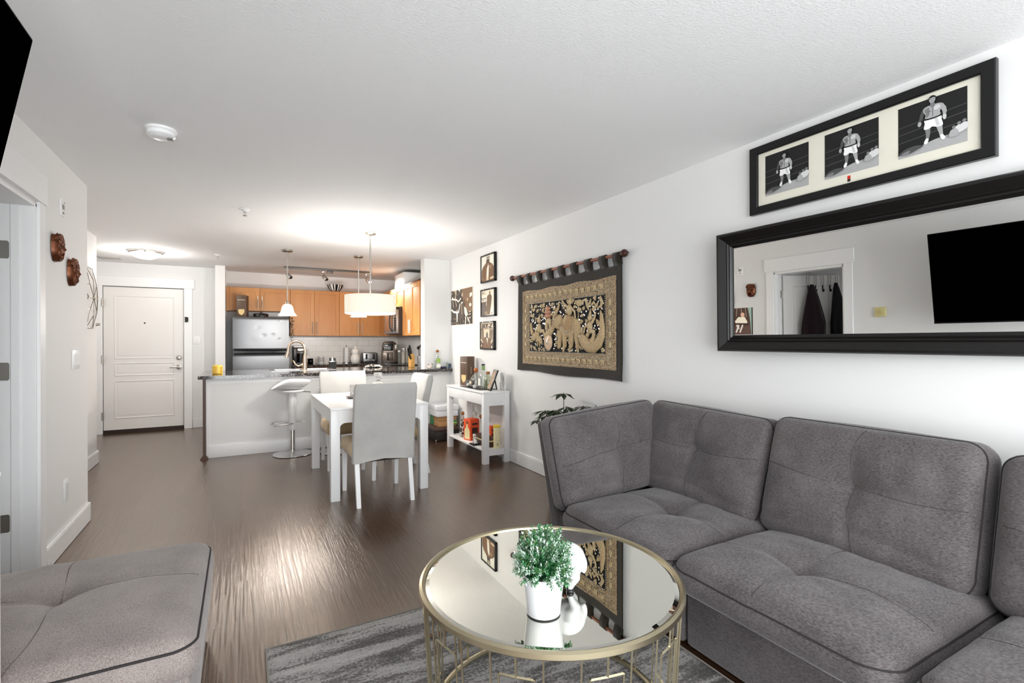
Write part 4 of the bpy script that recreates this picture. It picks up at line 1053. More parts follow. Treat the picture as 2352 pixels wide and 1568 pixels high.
def yz(y, z, d=0.0): return (xe-d, y, z)
b = B(); N1, N2 = 60, 36; G = {}
for i in range(N1+1):
    for j in range(N2+1):
        y = 4.437-1.458*i/N1; z = 1.074+0.734*j/N2+0.006*math.sin(i*0.35)*(j/N2)
        G[i, j] = b.v((xe+0.0012*math.sin(i*0.5), y, z))
for i in range(N1):
    for j in range(N2): b.face((G[i, j], G[i+1, j], G[i+1, j+1], G[i, j+1]))
b.build('embroidered_border', M_emb, tp, smooth=180)
b = B().box(xe-0.0035, 3.11, 1.20, xe-0.0022, 4.29, 1.676); b.build('velvet_field', M_field, tp)
b = B()
for y0, z0, y1, z1 in ((4.29, 1.20, 4.29, 1.676), (3.11, 1.20, 3.11, 1.676), (4.29, 1.20, 3.11, 1.20), (4.29, 1.676, 3.11, 1.676)):
    l = math.hypot(y1-y0, z1-z0); nn = int(l/0.0165)
    for i in range(nn+1): b.ell(yz(y0+(y1-y0)*i/nn, z0+(z1-z0)*i/nn, 0.004), (0.003, 0.0048, 0.0048), seg=6, rings=4)
b.build('pearl_edging', M_sequin, tp)
b = B()
for g in (0.012, 0.045, 0.115):
    b.tube([yz(4.437-g, 1.074+g, 0.002), yz(2.979+g, 1.074+g, 0.002), yz(2.979+g, 1.808-g, 0.002), yz(4.437-g, 1.808-g, 0.002)], 0.0035, 6, closed=True)
b.build('cord_trim', mat('tan_cord', '#9C7A58', 0.6, vary=(150, '#C4A683')), tp)
# little elephants marching along the border
def small_elephant(y, z, s):
    b = B()
    b.ell(yz(y, z, 0.004), (0.008, 0.024*s, 0.016*s), seg=10, rings=6)
    b.ell(yz(y+0.024*s, z+0.006*s, 0.004), (0.007, 0.012*s, 0.012*s), seg=8, rings=5)
    b.tube([yz(y+0.033*s, z+0.005*s, 0.005), yz(y+0.04*s, z-0.012*s, 0.005), yz(y+0.037*s, z-0.022*s, 0.005)], [0.005*s, 0.004*s, 0.003*s], 6)
    for dy in (-0.016, -0.004, 0.008, 0.018): b.tube([yz(y+dy*s, z-0.008*s, 0.004), yz(y+dy*s, z-0.028*s, 0.004)], 0.0045*s, 6)
    b.build('border_elephant', M_thread2, tp)
for i in range(15): small_elephant(4.32-i*0.083, 1.746+0.004*math.sin(i), 1.0)
for i in range(16): small_elephant(4.33-i*0.079, 1.138, 0.95)
for i in range(5):
    for y in (4.365, 3.05): B().ell(yz(y, 1.27+i*0.085, 0.004), (0.007, 0.018, 0.026), seg=9, rings=6).build('border_motif', M_thread2, tp)
# padded figures on the velvet field
FL = ((1, 0, 0), 0.55)
def st_(b, pts, rs, d=0.006, mi=0): b.tube([yz(y, z, d) for y, z in pts], rs, 10, flat=FL, mi=mi)
def el_(b, y, z, ry, rz, dx=0.014, d=0.006, a=0, mi=0): b.ell(yz(y, z, d), (dx, ry, rz), seg=16, rings=10, rot=Matrix.Rotation(a, 3, 'X'), mi=mi)
b = B()
# elephant facing left (towards +Y)
el_(b, 3.60, 1.43, 0.155, 0.10, 0.032); el_(b, 3.76, 1.475, 0.065, 0.07, 0.034)
st_(b, [(3.80, 1.46), (3.835, 1.47), (3.83, 1.52), (3.80, 1.565), (3.765, 1.60), (3.75, 1.635), (3.762, 1.65)], [0.03, 0.026, 0.022, 0.019, 0.016, 0.013, 0.010], 0.012)
for y, w in ((3.735, 0.0), (3.66, -0.01), (3.555, 0.0), (3.475, -0.02)): st_(b, [(y, 1.40), (y+0.005, 1.32), (y+0.012+w, 1.26), (y+0.03+w, 1.246)], [0.042, 0.03, 0.025, 0.02], 0.010)
el_(b, 3.715, 1.49, 0.04, 0.055, 0.014, 0.03, 0.3); st_(b, [(3.452, 1.47), (3.435, 1.40), (3.44, 1.34)], [0.012, 0.008, 0.006])
st_(b, [(3.80, 1.435), (3.835, 1.42), (3.85, 1.435)], [0.01, 0.008, 0.004], 0.02)
el_ph = b.build('elephant_figure', M_thread, tp, smooth=60)
b = B()
el_(b, 3.595, 1.46, 0.085, 0.075, 0.012, 0.030, 0.0)
b.build('saddle_blanket', mat('blanket_thread', '#7A5B3E', 0.6, vary=(130, '#C0A070', (1, 1, 1), 0.4, 0.6), bump=(180, 0.9, 0.004)), el_ph, smooth=60)
b = B()
for k in range(22):
    a = PI+PI*k/21; b.ell(yz(3.595+0.088*math.cos(a), 1.46+0.078*math.sin(a), 0.036), 0.0045, seg=6, rings=4)
for k in range(12):
    a = -0.4+2.0*k/11; b.ell(yz(3.765+0.062*math.cos(a), 1.475+0.066*math.sin(a), 0.030), 0.0045, seg=6, rings=4)
for k in range(9): b.ell(yz(3.52-0.03*math.sin(k*0.3), 1.50-0.018*k, 0.034), 0.004, seg=6, rings=4)
b.ell(yz(3.80, 1.50, 0.036), 0.005, seg=8, rings=5)
b.build('bead_trim', M_sequin, el_ph)
b = B()
el_(b, 3.575, 1.575, 0.035, 0.05, 0.024, 0.02); el_(b, 3.575, 1.645, 0.024, 0.026, 0.02, 0.018); st_(b, [(3.575, 1.66), (3.57, 1.69)], [0.018, 0.004], 0.014)
st_(b, [(3.60, 1.60), (3.65, 1.63), (3.69, 1.665)], [0.014, 0.011, 0.009], 0.02); st_(b, [(3.55, 1.59), (3.50, 1.56), (3.49, 1.50)], [0.014, 0.011, 0.009], 0.02)
st_(b, [(3.60, 1.53), (3.63, 1.48), (3.62, 1.43)], [0.02, 0.016, 0.012], 0.034); b3 = B(); st_(b3, [(3.465, 1.66), (3.465, 1.40)], [0.005, 0.005]); el_(b3, 3.45, 1.63, 0.045, 0.03, 0.014); el_(b3, 3.45, 1.57, 0.03, 0.022, 0.014); b3.build('banner', M_thread2, tp, smooth=60)
b.build('elephant_rider', M_thread2, tp, smooth=60)
b = B()
# chariot with wheel, peacock and driver
el_(b, 4.17, 1.35, 0.075, 0.04, 0.02, 0.006, -0.35); st_(b, [(4.225, 1.37), (4.245, 1.42), (4.255, 1.47), (4.245, 1.485)], [0.026, 0.02, 0.016, 0.012]); st_(b, [(4.25, 1.485), (4.275, 1.475)], [0.006, 0.002])
st_(b, [(4.12, 1.33), (4.07, 1.31), (4.05, 1.28)], [0.04, 0.028, 0.014]); st_(b, [(4.13, 1.30), (4.13, 1.25)], [0.01, 0.006]); st_(b, [(4.10, 1.30), (4.09, 1.25)], [0.01, 0.006])
st_(b, [(3.99, 1.35), (3.90, 1.38), (3.85, 1.43), (3.83, 1.475)], [0.03, 0.036, 0.026, 0.006], 0.01)
b.build('peacock_chariot', M_thread, tp, smooth=60)
b = B()
el_(b, 3.925, 1.295, 0.068, 0.078, 0.014, 0.016)
wh = b.build('chariot_wheel', mat('wheel_thread', '#B58F6E', 0.55, vary=(45, '#D8BFA0')), tp, smooth=60)
b = B()
for k in range(30): b.ell(yz(3.925+0.069*math.cos(k*PI/15), 1.295+0.079*math.sin(k*PI/15), 0.016), 0.0052, seg=6, rings=4)
for k in range(10): b.tube([yz(3.925, 1.295, 0.031), yz(3.925+0.055*math.cos(k*PI/5), 1.295+0.063*math.sin(k*PI/5), 0.022)], 0.0032, 5)
b.ell(yz(3.925, 1.295, 0.030), 0.009, seg=8, rings=5)
b.build('wheel_beads', M_sequin, wh)
b = B()
el_(b, 4.10, 1.43, 0.035, 0.045, 0.022); el_(b, 4.10, 1.50, 0.025, 0.025, 0.02); st_(b, [(4.10, 1.52), (4.095, 1.57)], [0.018, 0.003]); st_(b, [(4.13, 1.42), (4.17, 1.40), (4.16, 1.36)], [0.018, 0.014, 0.01]); st_(b, [(4.08, 1.40), (4.02, 1.40), (4.0, 1.35)], [0.024, 0.018, 0.012])
b3 = B(); el_(b3, 3.965, 1.44, 0.02, 0.05, 0.016); el_(b3, 3.90, 1.45, 0.02, 0.05, 0.016); el_(b3, 3.93, 1.49, 0.05, 0.03, 0.02); b3.build('chariot_canopy', M_thread2, tp, smooth=60)
for y, z in ((4.20, 1.61), (4.13, 1.60), (4.22, 1.55), (4.03, 1.60), (4.05, 1.55), (3.83, 1.60), (4.24, 1.64), (4.16, 1.645), (4.02, 1.645)):
    b2 = B(); el_(b2, y, z, 0.026, 0.016, 0.012, 0.004, random.uniform(-1, 1)); b2.build('cloud_motif', M_thread2, tp, smooth=60)
b.build('chariot_driver', M_thread2, tp, smooth=60)
b = B()
for z, w in ((1.61, 0.045), (1.575, 0.055), (1.54, 0.062)): el_(b, 3.945, z, w, 0.022, 0.02, 0.006)
b.build('tiered_parasol', M_redthread, tp, smooth=60)
b = B()
# fish with a curled tail and its rider
st_(b, [(3.44, 1.325), (3.41, 1.33), (3.37, 1.295), (3.31, 1.26), (3.24, 1.255), (3.18, 1.29), (3.145, 1.35), (3.135, 1.42), (3.145, 1.50), (3.158, 1.55)], [0.022, 0.045, 0.055, 0.056, 0.054, 0.048, 0.038, 0.026, 0.02, 0.006], 0.012)
st_(b, [(3.15, 1.43), (3.20, 1.455), (3.22, 1.48)], [0.018, 0.022, 0.006]); st_(b, [(3.25, 1.30), (3.21, 1.36)], [0.03, 0.008], 0.03)
fi_ = b.build('fish_figure', M_thread, tp, smooth=60)
b = B()
for k in range(16):
    t_f = k/15; yy = 3.40-0.25*t_f; zz = 1.35-0.10*math.sin(PI*min(1, t_f*1.1)); b.ell(yz(yy, zz+0.01, 0.038-0.01*abs(t_f-0.5)), 0.0042, seg=6, rings=4)
b.ell(yz(3.415, 1.345, 0.036), 0.009, seg=8, rings=5)
b.build('bead_trim', M_sequin, fi_)
b = B()
el_(b, 3.30, 1.42, 0.03, 0.05, 0.024); el_(b, 3.30, 1.495, 0.026, 0.026, 0.02); st_(b, [(3.30, 1.515), (3.295, 1.575)], [0.02, 0.003]); st_(b, [(3.30, 1.39), (3.33, 1.345), (3.345, 1.36)], [0.024, 0.018, 0.01], 0.014)
st_(b, [(3.28, 1.385), (3.235, 1.38), (3.245, 1.33), (3.265, 1.305)], [0.024, 0.02, 0.015, 0.01], 0.02); st_(b, [(3.32, 1.44), (3.365, 1.42), (3.38, 1.37)], [0.014, 0.012, 0.01], 0.012); st_(b, [(3.275, 1.45), (3.235, 1.49), (3.22, 1.54)], [0.014, 0.012, 0.008], 0.012)
for pts in ([(3.36, 1.66), (3.34, 1.60), (3.32, 1.56)], [(3.34, 1.60), (3.30, 1.62), (3.29, 1.655)], [(3.28, 1.60), (3.25, 1.62), (3.23, 1.60)], [(3.17, 1.66), (3.145, 1.62), (3.16, 1.58), (3.20, 1.575)], [(3.27, 1.56), (3.22, 1.59), (3.19, 1.62)], [(3.41, 1.42), (3.42, 1.38), (3.40, 1.36)], [(3.42, 1.40), (3.445, 1.375)]):
    b2 = B(); st_(b2, pts, [0.012]+[0.015]*(len(pts)-2)+[0.005]); b2.build('scroll_motif', M_thread2, tp, smooth=60)
for y, z in ((3.41, 1.52), (3.39, 1.58), (3.40, 1.64), (3.68, 1.60), (3.64, 1.56), (3.50, 1.64), (3.52, 1.60)):
    b2 = B(); el_(b2, y, z, 0.02, 0.014, 0.012, 0.004, random.uniform(-1, 1)); b2.build('cloud_motif', M_thread2, tp, smooth=60)
b.build('fish_rider', M_thread2, tp, smooth=60)
rnd = random.Random(17)
for y, z in ((3.70, 1.645), (3.62, 1.655), (3.545, 1.655), (3.42, 1.47), (3.43, 1.25), (3.475, 1.225), (3.86, 1.55), (3.87, 1.645), (3.795, 1.355), (3.80, 1.29), (4.02, 1.225), (4.10, 1.225), (4.18, 1.23), (4.25, 1.25), (4.26, 1.31), (4.06, 1.645), (3.135, 1.23), (3.35, 1.47), (3.24, 1.655), (3.60, 1.225), (3.69, 1.225), (3.55, 1.30), (3.61, 1.31), (4.25, 1.56), (4.16, 1.52)):
    b2 = B(); a = rnd.uniform(0, 3)
    for k in range(3): el_(b2, y+0.011*math.cos(a+k*2.1), z+0.011*math.sin(a+k*2.1), 0.012, 0.010, 0.010, 0.004, a)
    b2.build('flower_motif', M_thread2, tp, smooth=60)
b = B(); rnd = random.Random(5)
for i in range(430):
    y = rnd.uniform(3.13, 4.275); z = rnd.uniform(1.215, 1.662)
    b.lathe(yz(y, z, 0.0045), [(0.0025, 0.0005), (0.0046, 0.002), (0.0068, 0)], 7, axis='x')
sq = b.build('sequins', M_sequin, tp)

# ------------------------------------------------------------------ posters beside the tapestry
def framed(name, label, y1, y0, z0, z1, draw, group=None, wf=0.016):
    t_ = thing(name, label, 'picture', (XR, (y0+y1)/2, z0), group)
    b = B()
    for a, c, d, e in ((y0, z0, y1, z0+wf), (y0, z1-wf, y1, z1), (y0, z0, y0+wf, z1), (y1-wf, z0, y1, z1)): b.box(XR-0.034, a, c, XR-0.001, d, e)
    b.build('frame', M_black, t_, bevel=0.0015)
    A_ = Art((XR-0.026, y1-wf, z0+wf), (0, -1, 0), (0, 0, 1), (-1, 0, 0), (y1-y0)-2*wf, (z1-z0)-2*wf)
    draw(A_, t_); A_.build('print', t_)
    for s in (0.25, 0.75): B().box(XR-0.037, y1-(y1-y0)*s-0.008, z1-0.011, XR-0.033, y1-(y1-y0)*s+0.008, z1+0.001).build('clip', M_nickel, t_)
    return t_
br1, br2, br3, cr1, cr2, gr1 = ink('#75573F'), ink('#5A4331'), ink('#8C6C50'), ink('#E9E2D0'), ink('#D8C3A6'), ink('#4A4440')
def draw1(A, t):
    A.rect(0, 0, 1, 1, ink('#E6E5D8')).rect(0, 0, 1, 0.06, br3)
    A.poly([(0.02, 0.03), (0.98, 0.05), (0.97, 0.5), (0.86, 0.62), (0.66, 0.72), (0.60, 0.82), (0.40, 0.82), (0.36, 0.72), (0.14, 0.60), (0.03, 0.46)], br1)
    A.poly([(0.40, 0.72), (0.62, 0.72), (0.66, 0.97), (0.42, 0.97)], gr1).rect(0.45, 0.86, 0.62, 0.90, cr2).rect(0.46, 0.92, 0.62, 0.97, ink('#A79F95'))
    A.poly([(0.40, 0.10), (0.56, 0.10), (0.60, 0.56), (0.55, 0.66), (0.44, 0.50)], ink('#E8E1D2')).stroke([(0.66, 0.60), (0.72, 0.44), (0.78, 0.58)], 0.012, cr2).stroke([(0.70, 0.2), (0.74, 0.5)], 0.01, br3)
    A.poly([(0.38, 0.02), (0.58, 0.02), (0.56, 0.14), (0.42, 0.14)], cr2).stroke([(0.72, 0.08), (0.95, 0.1)], 0.03, cr2).stroke([(0.05, 0.1), (0.25, 0.12)], 0.02, br3)
framed('framed_poster', 'topmost of three framed posters, figure in a brown coat', 5.452, 5.075, 2.0, 2.328, draw1, 'framed posters beside the tapestry')
def draw2(A, t):
    A.rect(0, 0, 1, 1, ink('#EFE3CF')).poly([(0, 0), (0.42, 0), (0.38, 0.5), (0, 0.5)], ink('#5B514A')).rect(0, 0.5, 0.42, 0.54, br2).rect(0, 0.54, 0.42, 0.66, ink('#CFC9BC')).disc(0.14, 0.62, 0.03, gr1).rect(0, 0.67, 0.42, 0.70, br2)
    A.poly([(0.30, 0.02), (0.66, 0.02), (0.76, 0.40), (0.82, 0.70), (0.78, 0.78), (0.70, 0.82), (0.58, 0.82), (0.46, 0.76), (0.42, 0.42)], ink('#6A5338'))
    A.disc(0.66, 0.88, 0.055, br3, ry=0.075).rect(0.76, 0.05, 0.84, 0.09, gr1)
    for u in (0.32, 0.44): A.stroke([(u, 0.02), (u, 0.14)], 0.014, cr2)
    words('lettering', 'JA·Z', 0.042, A.P(0.06, 0.92)-Vector((0.0006, 0, 0)), (0, -1, 0), (0, 0, 1), ink('#9A8C79'), t, 'LEFT', 0.0008)
    A.stroke([(0.06, 0.855), (0.42, 0.865)], 0.012, ink('#C6B59C'))
framed('framed_poster', 'middle of three framed posters, tall standing figure in a long dark coat', 5.455, 5.075, 1.595, 1.922, draw2, 'framed posters beside the tapestry')
def draw3(A, t):
    A.rect(0, 0, 1, 1, ink('#D9C2A4')).rect(0, 0.955, 1, 0.97, gr1).rect(0, 0.765, 1, 0.775, gr1)
    for k in range(6):
        A.stroke([(0.0+0.045*k, 0.72), (0.05+0.05*k, 0.30)], 0.010, br2 if k % 2 else gr1); A.stroke([(1.0-0.045*k, 0.72), (0.95-0.05*k, 0.32)], 0.010, br2 if k % 2 else gr1)
    A.rect(0.27, 0.2, 0.72, 0.73, cr2).poly([(0.0, 0), (1, 0), (1, 0.3), (0.9, 0.34), (0.86, 0.26), (0.1, 0.26), (0.06, 0.36), (0, 0.36)], br2)
    A.poly([(0.22, 0.0), (0.80, 0.0), (0.78, 0.34), (0.66, 0.42), (0.34, 0.44), (0.24, 0.38)], br1).poly([(0.44, 0.42), (0.60, 0.42), (0.60, 0.58), (0.53, 0.66), (0.46, 0.58)], gr1)
    A.poly([(0.47, 0.42), (0.60, 0.38), (0.55, 0.18), (0.52, 0.3)], cr1).stroke([(0.04, 0.34), (0.18, 0.24)], 0.03, cr2).stroke([(0.84, 0.22), (0.96, 0.32)], 0.03, cr2).disc(0.9, 0.05, 0.04, cr1).disc(0.08, 0.1, 0.04, cr2)
    words('lettering', 'JAY-Z', 0.075, A.P(0.5, 0.862)-Vector((0.0008, 0, 0)), (0, -1, 0), (0, 0, 1), ink('#1B1512'), t, 'CENTER', 0.002, 1.5)
    for k in range(12): A.rect(0.06+0.074*k, 0.735, 0.10+0.074*k, 0.755, br3)
framed('framed_poster', 'lowest of three framed posters, with large bold black lettering across its top', 5.472, 5.098, 1.205, 1.538, draw3, 'framed posters beside the tapestry')
t_ = thing('sports_poster', 'unframed brown toned basketball poster nearest the room corner', 'picture', (XR, 6.11, 1.52))
b = B().box(XR-0.008, 5.74, 1.522, XR-0.001, 6.47, 2.0); b.build('backing', mat('poster_edge', '#E8DDCB', 0.6), t_)
A_ = Art((XR-0.0085, 6.465, 1.527), (0, -1, 0), (0, 0, 1), (-1, 0, 0), 0.72, 0.468)
dk, tn, lt, wt = ink('#3E352E'), ink('#7E6247'), ink('#B9A68C'), ink('#EFE8DA')
A_.rect(0, 0, 1, 1, dk).poly([(0.52, 1), (1, 1), (1, 0.3), (0.62, 0.42)], tn).poly([(0.0, 0.93), (0.2, 1), (0.14, 1), (0, 0.88)], lt).poly([(0.17, 1), (0.28, 1), (0.26, 0.86), (0.22, 0.84)], lt).stroke([(0.28, 0.84), (0.5, 0.94)], 0.01, ink('#6d645b')).poly([(0.36, 1), (0.46, 1), (0.41, 0.93)], wt)
A_.stroke([(0.04, 0.76), (0.2, 0.74), (0.28, 0.72), (0.36, 0.66), (0.48, 0.74)], [0.014, 0.016, 0.016, 0.016, 0.014], wt).disc(0.08, 0.78, 0.028, wt).disc(0.22, 0.80, 0.03, lt).disc(0.55, 0.84, 0.036, lt, ry=0.06).stroke([(0.1, 0.7), (0.12, 0.52)], 0.012, lt).stroke([(0.22, 0.7), (0.28, 0.54)], 0.012, lt)
A_.stroke([(0.03, 0.45), (0.14, 0.38), (0.28, 0.36), (0.38, 0.36), (0.44, 0.58)], [0.016, 0.018, 0.02, 0.02, 0.016], wt).poly([(0.27, 0.36), (0.34, 0.36), (0.33, 0.08), (0.28, 0.08)], wt).disc(0.31, 0.41, 0.025, lt)
A_.poly([(0.46, 0.62), (0.60, 0.66), (0.66, 0.56), (0.62, 0.1), (0.40, 0.1)], ink('#55453a')).poly([(0.5, 0.63), (0.58, 0.64), (0.58, 0.6), (0.5, 0.59)], wt).stroke([(0.52, 0.58), (0.54, 0.3)], 0.012, lt)
A_.poly([(0.64, 0.50), (0.74, 0.44), (0.82, 0.26), (0.72, 0.20), (0.66, 0.3)], wt).stroke([(0.62, 0.68), (0.70, 0.56), (0.82, 0.50), (0.92, 0.50)], 0.014, tn).disc(0.92, 0.52, 0.05, wt, ry=0.05).disc(0.80, 0.68, 0.04, lt, ry=0.045)
A_.poly([(0.89, 0.83), (1.0, 0.86), (1.0, 0.76), (0.9, 0.72)], wt).stroke([(0.72, 0.18), (0.70, 0.02)], 0.02, wt).stroke([(0.8, 0.18), (0.9, 0.02)], 0.018, wt)
rnd = random.Random(8)
for i in range(60): A_.disc(rnd.uniform(0.02, 0.98), rnd.uniform(0.01, 0.2), rnd.uniform(0.006, 0.016), rnd.choice((tn, lt, dk, ink('#6d645b'))), seg=7)
for v in (0.16, 0.26, 0.33): A_.stroke([(0.88, v), (0.97, v+0.01)], 0.012, lt)
A_.build('print', t_)

# ------------------------------------------------------------------ white console table and what stands on it
CZ = 0.766
cs = thing('console_table', 'narrow white console table with two drawers against the right wall', 'console table', (2.40, 5.27, 0))
cx0, cx1, cy0, cy1 = 2.245, 2.552, 4.735, 5.805
B().box(cx0-0.008, cy0-0.008, CZ-0.02, cx1, cy1+0.008, CZ, bev=0.002).build('top', M_white, cs)
lw = 0.062
for x, y in ((cx0, cy0), (cx1-lw, cy0), (cx0, cy1-lw), (cx1-lw, cy1-lw)): B().box(x, y, 0, x+lw, y+lw, CZ-0.02, bev=0.0015).build('leg', M_white, cs)
for y in (cy0+0.008, cy1-0.026): 
    B().box(cx0+lw, y, 0.615, cx1-lw, y+0.018, CZ-0.02).build('end_rail', M_white, cs); B().box(cx0+lw, y, 0.085, cx1-lw, y+0.018, 0.15).build('end_rail', M_white, cs)
B().box(cx1-0.02, cy0+lw, 0.62, cx1-0.008, cy1-lw, CZ-0.02).build('back_rail', M_white, cs)
ym_ = (cy0+cy1)/2
for ya_, yb_ in ((cy0+lw+0.002, ym_-0.004), (ym_+0.004, cy1-lw-0.002)):
    B().box(cx0-0.004, ya_, 0.630, cx0+0.014, yb_, CZ-0.026, bev=0.0015).box(cx0+0.014, ya_+0.05, 0.64, cx1-0.05, yb_-0.05, 0.72).build('drawer', M_white, cs)
B().box(cx0+0.008, cy0+0.02, 0.132, cx1-0.008, cy1-0.02, 0.15, bev=0.0015).build('shelf', M_white, cs)
M_choc = mat('chocolate_card', '#5A4637', 0.45); M_shield = mat('gold_shield_paper', '#D9BE86', 0.45); M_paleprint = mat('pale_gold_print', '#EADFC4', 0.5)
def champagne_box(label, cx, cy, z, s, h, rot, side_text=True):
    t_ = thing('champagne_box', label, 'gift box', (cx, cy, z))
    b = B(); b.mx = Matrix.Translation((cx, cy, z)) @ Matrix.Rotation(rot, 4, 'Z'); b.box(-s/2, -s/2, 0, s/2, s/2, h, bev=0.0015)
    b.build('carton', M_choc, t_)
    nx = Vector((-math.cos(rot), -math.sin(rot), 0)); tx = Vector((math.sin(rot), -math.cos(rot), 0)); C0 = Vector((cx, cy, z))+nx*(s/2+0.0006)
    ny = tx; ty = -nx
    b = B()
    sh = [(-0.33, 0.30), (-0.29, 0.345), (-0.17, 0.315), (-0.10, 0.325), (0, 0.345), (0.10, 0.325), (0.17, 0.315), (0.29, 0.345), (0.33, 0.30), (0.32, 0.2), (0.26, 0.13), (0.12, 0.075), (0, 0.05), (-0.12, 0.075), (-0.26, 0.13), (-0.32, 0.2)]
    b.prism([C0+tx*(u*s*0.95)+Vector((0, 0, (0.05+v*0.95)*h)) for u, v in sh], nx*0.0012); b.build('shield_emblem', M_shield, t_)
    words('script_lettering', 'Dom Pérignon', s*0.13, C0+nx*0.0004+Vector((0, 0, 0.79*h)), tx, (0, 0, 1), M_paleprint, t_, 'CENTER', 0.0004)
    if side_text:
        C1 = Vector((cx, cy, z))+ny*(s/2+0.0006)
        words('script_lettering', 'Dom Pérignon', s*0.11, C1+Vector((0, 0, 0.52*h)), (0, 0, 1), -ty, M_paleprint, t_, 'CENTER', 0.0003)
    return t_
champagne_box('tall dark brown champagne box with gold shield standing on the white console', 2.445, 5.63, CZ, 0.125, 0.352, math.radians(21))
tag(B().box(2.285, 4.93, CZ, 2.505, 5.49, CZ+0.006, bev=0.003).build('slate_tray', mat('black_slate', '#24211F', 0.5)), 'flat black slate tray under the bottles on the console', 'tray')
TZ2 = CZ+0.0065
def bottle(name, label, c, prof, glass, stopper, label_fn=None, fill=None, cat='bottle', group=None):
    t_ = thing(name, label, cat, c, group)
    inner = [(max(r-0.003, 0.0005), z) for r, z in prof[1:]]
    b = B().lathe(c, prof, 28, cap=False); b.build('glass', glass, t_)
    if fill: B().lathe(c, [(max(r-0.003, 0), z) for r, z in fill], 24).build('liquid', MATS['pale_liquid_glass'], t_)
    if stopper: stopper(t_, Vector(c))
    if label_fn: label_fn(t_, Vector(c))
    return t_
bottle('decanter_bottle', 'squat clear bottle with a copper ball stopper on the slate tray', (2.43, 5.34, TZ2), [(0, 0), (0.066, 0), (0.073, 0.01), (0.073, 0.07), (0.062, 0.105), (0.036, 0.135), (0.019, 0.15), (0.018, 0.168)], M_glass,
    lambda t_, c: (B().ell(c+Vector((0, 0, 0.192)), (0.027, 0.027, 0.025)).build('ball_stopper', M_copper, t_), B().cyl(c+Vector((0, 0, 0.155)), c+Vector((0, 0, 0.175)), 0.016).build('cork', M_cork, t_)),
    lambda t_, c: B().box(c.x-0.076, c.y-0.03, c.z+0.018, c.x-0.0735, c.y+0.03, c.z+0.062).build('paper_label', mat('cream_label', '#DCCDB0', 0.6), t_))
def capneck(t_, c):
    B().cyl(c+Vector((0, 0, 0.255)), c+Vector((0, 0, 0.272)), 0.0195).build('cap', M_black, t_)
    B().cyl(c+Vector((0, 0, 0.20)), c+Vector((0, 0, 0.254)), 0.0192).build('neck_label', mat('green_neck_label', '#7E9A62', 0.5), t_)
bottle('liquor_bottle', 'tall clear bottle with black cap and green neck label on the tray', (2.425, 5.13, TZ2), [(0, 0), (0.046, 0), (0.05, 0.006), (0.05, 0.125), (0.044, 0.16), (0.024, 0.185), (0.018, 0.2), (0.018, 0.255)], M_glass, capneck,
    lambda t_, c: B().box(c.x-0.0525, c.y-0.025, c.z+0.03, c.x-0.05, c.y+0.025, c.z+0.11).build('paper_label', mat('white_label', '#E9E6DC', 0.6), t_))
bottle('apothecary_bottle', 'square clear bottle with a cork stopper behind the easel frame', (2.42, 4.995, TZ2), [(0, 0), (0.045, 0), (0.048, 0.006), (0.046, 0.10), (0.034, 0.14), (0.02, 0.155), (0.023, 0.16), (0.023, 0.166)], M_glassgreen,
    lambda t_, c: B().cyl(c+Vector((0, 0, 0.163)), c+Vector((0, 0, 0.192)), 0.02, 16, r1=0.022).build('cork', M_cork, t_), fill=[(0, 0.006), (0.044, 0.006), (0.043, 0.09), (0, 0.09)])
t_ = thing('shot_glass', 'small clear tumbler next to the champagne box on the tray', 'glass', (2.36, 5.42, TZ2))
B().lathe((2.36, 5.42, TZ2), [(0, 0.006), (0.02, 0.006), (0.027, 0.07), (0.029, 0.07), (0.023, 0), (0, 0)], 24, cap=False).build('bowl', M_glass, t_)
B().lathe((2.36, 5.42, TZ2), [(0.0265, 0.04), (0.0285, 0.06)], 24, cap=False).build('printed_band', mat('grey_print_band', '#6F6E72', 0.5), t_)
t_ = thing('crystal_cracker', 'dark rod with two clear round ends lying on the tray edge', 'ornament', (2.31, 5.18, TZ2))
B().cyl((2.325, 5.30, TZ2+0.018), (2.305, 5.12, TZ2+0.018), 0.0125, 14).build('rod', M_black, t_)
for y, x in ((5.325, 2.328), (5.09, 2.302)): B().ell((x, y, TZ2+0.024), (0.024, 0.03, 0.024)).build('end_ball', mat('cloudy_crystal', '#D4D8D6', 0.1, trans=0.35), t_)
t_ = thing('easel_photo_frame', 'black tabletop photo frame on an easel leg at the console end', 'picture frame', (2.40, 4.83, CZ))
m_ = Matrix.Translation((2.355, 4.845, CZ+0.006)) @ Matrix.Rotation(math.radians(-10), 4, 'Z') @ Matrix.Rotation(math.radians(21), 4, 'Y')
b = B(); b.mx = m_; b.box(-0.006, -0.075, 0, 0.010, 0.075, 0.235, bev=0.002); b.build('frame', M_black, t_)
b = B(); b.mx = m_; b.box(-0.0075, -0.06, 0.015, -0.0055, 0.06, 0.22); b.build('photo', mat('sepia_photo', '#B9A38A', 0.4, vary=(40, '#6b5545')), t_)
b = B(); b.mx = m_; b.tube([(0.011, 0, 0.15), (0.085, 0.0, 0.036)], [0.008, 0.006], 4); o = b.build('easel_leg', M_black, t_)
def white_bag():
    b = B(); G = {}
    for i in range(13):
        for j in range(13):
            f, g = i/12, j/12
            y = 4.76+0.02*g+0.12*f*(1-0.25*g); z = CZ+0.002+0.205*g*(1-0.2*abs(f-0.5)); x = 2.515+0.018*noise.noise(Vector((f*4, g*4, 2)))
            G[i, j] = b.v((x, y, z))
    for i in range(12):
        for j in range(12): b.face((G[i, j], G[i+1, j], G[i+1, j+1], G[i, j+1]))
    o = b.build('paper_bag', mat('white_tissue', '#EDEDEC', 0.7), smooth=60, solid=0.006)
    tag(o, 'crumpled white paper bag behind the easel frame on the console', 'bag')
white_bag()
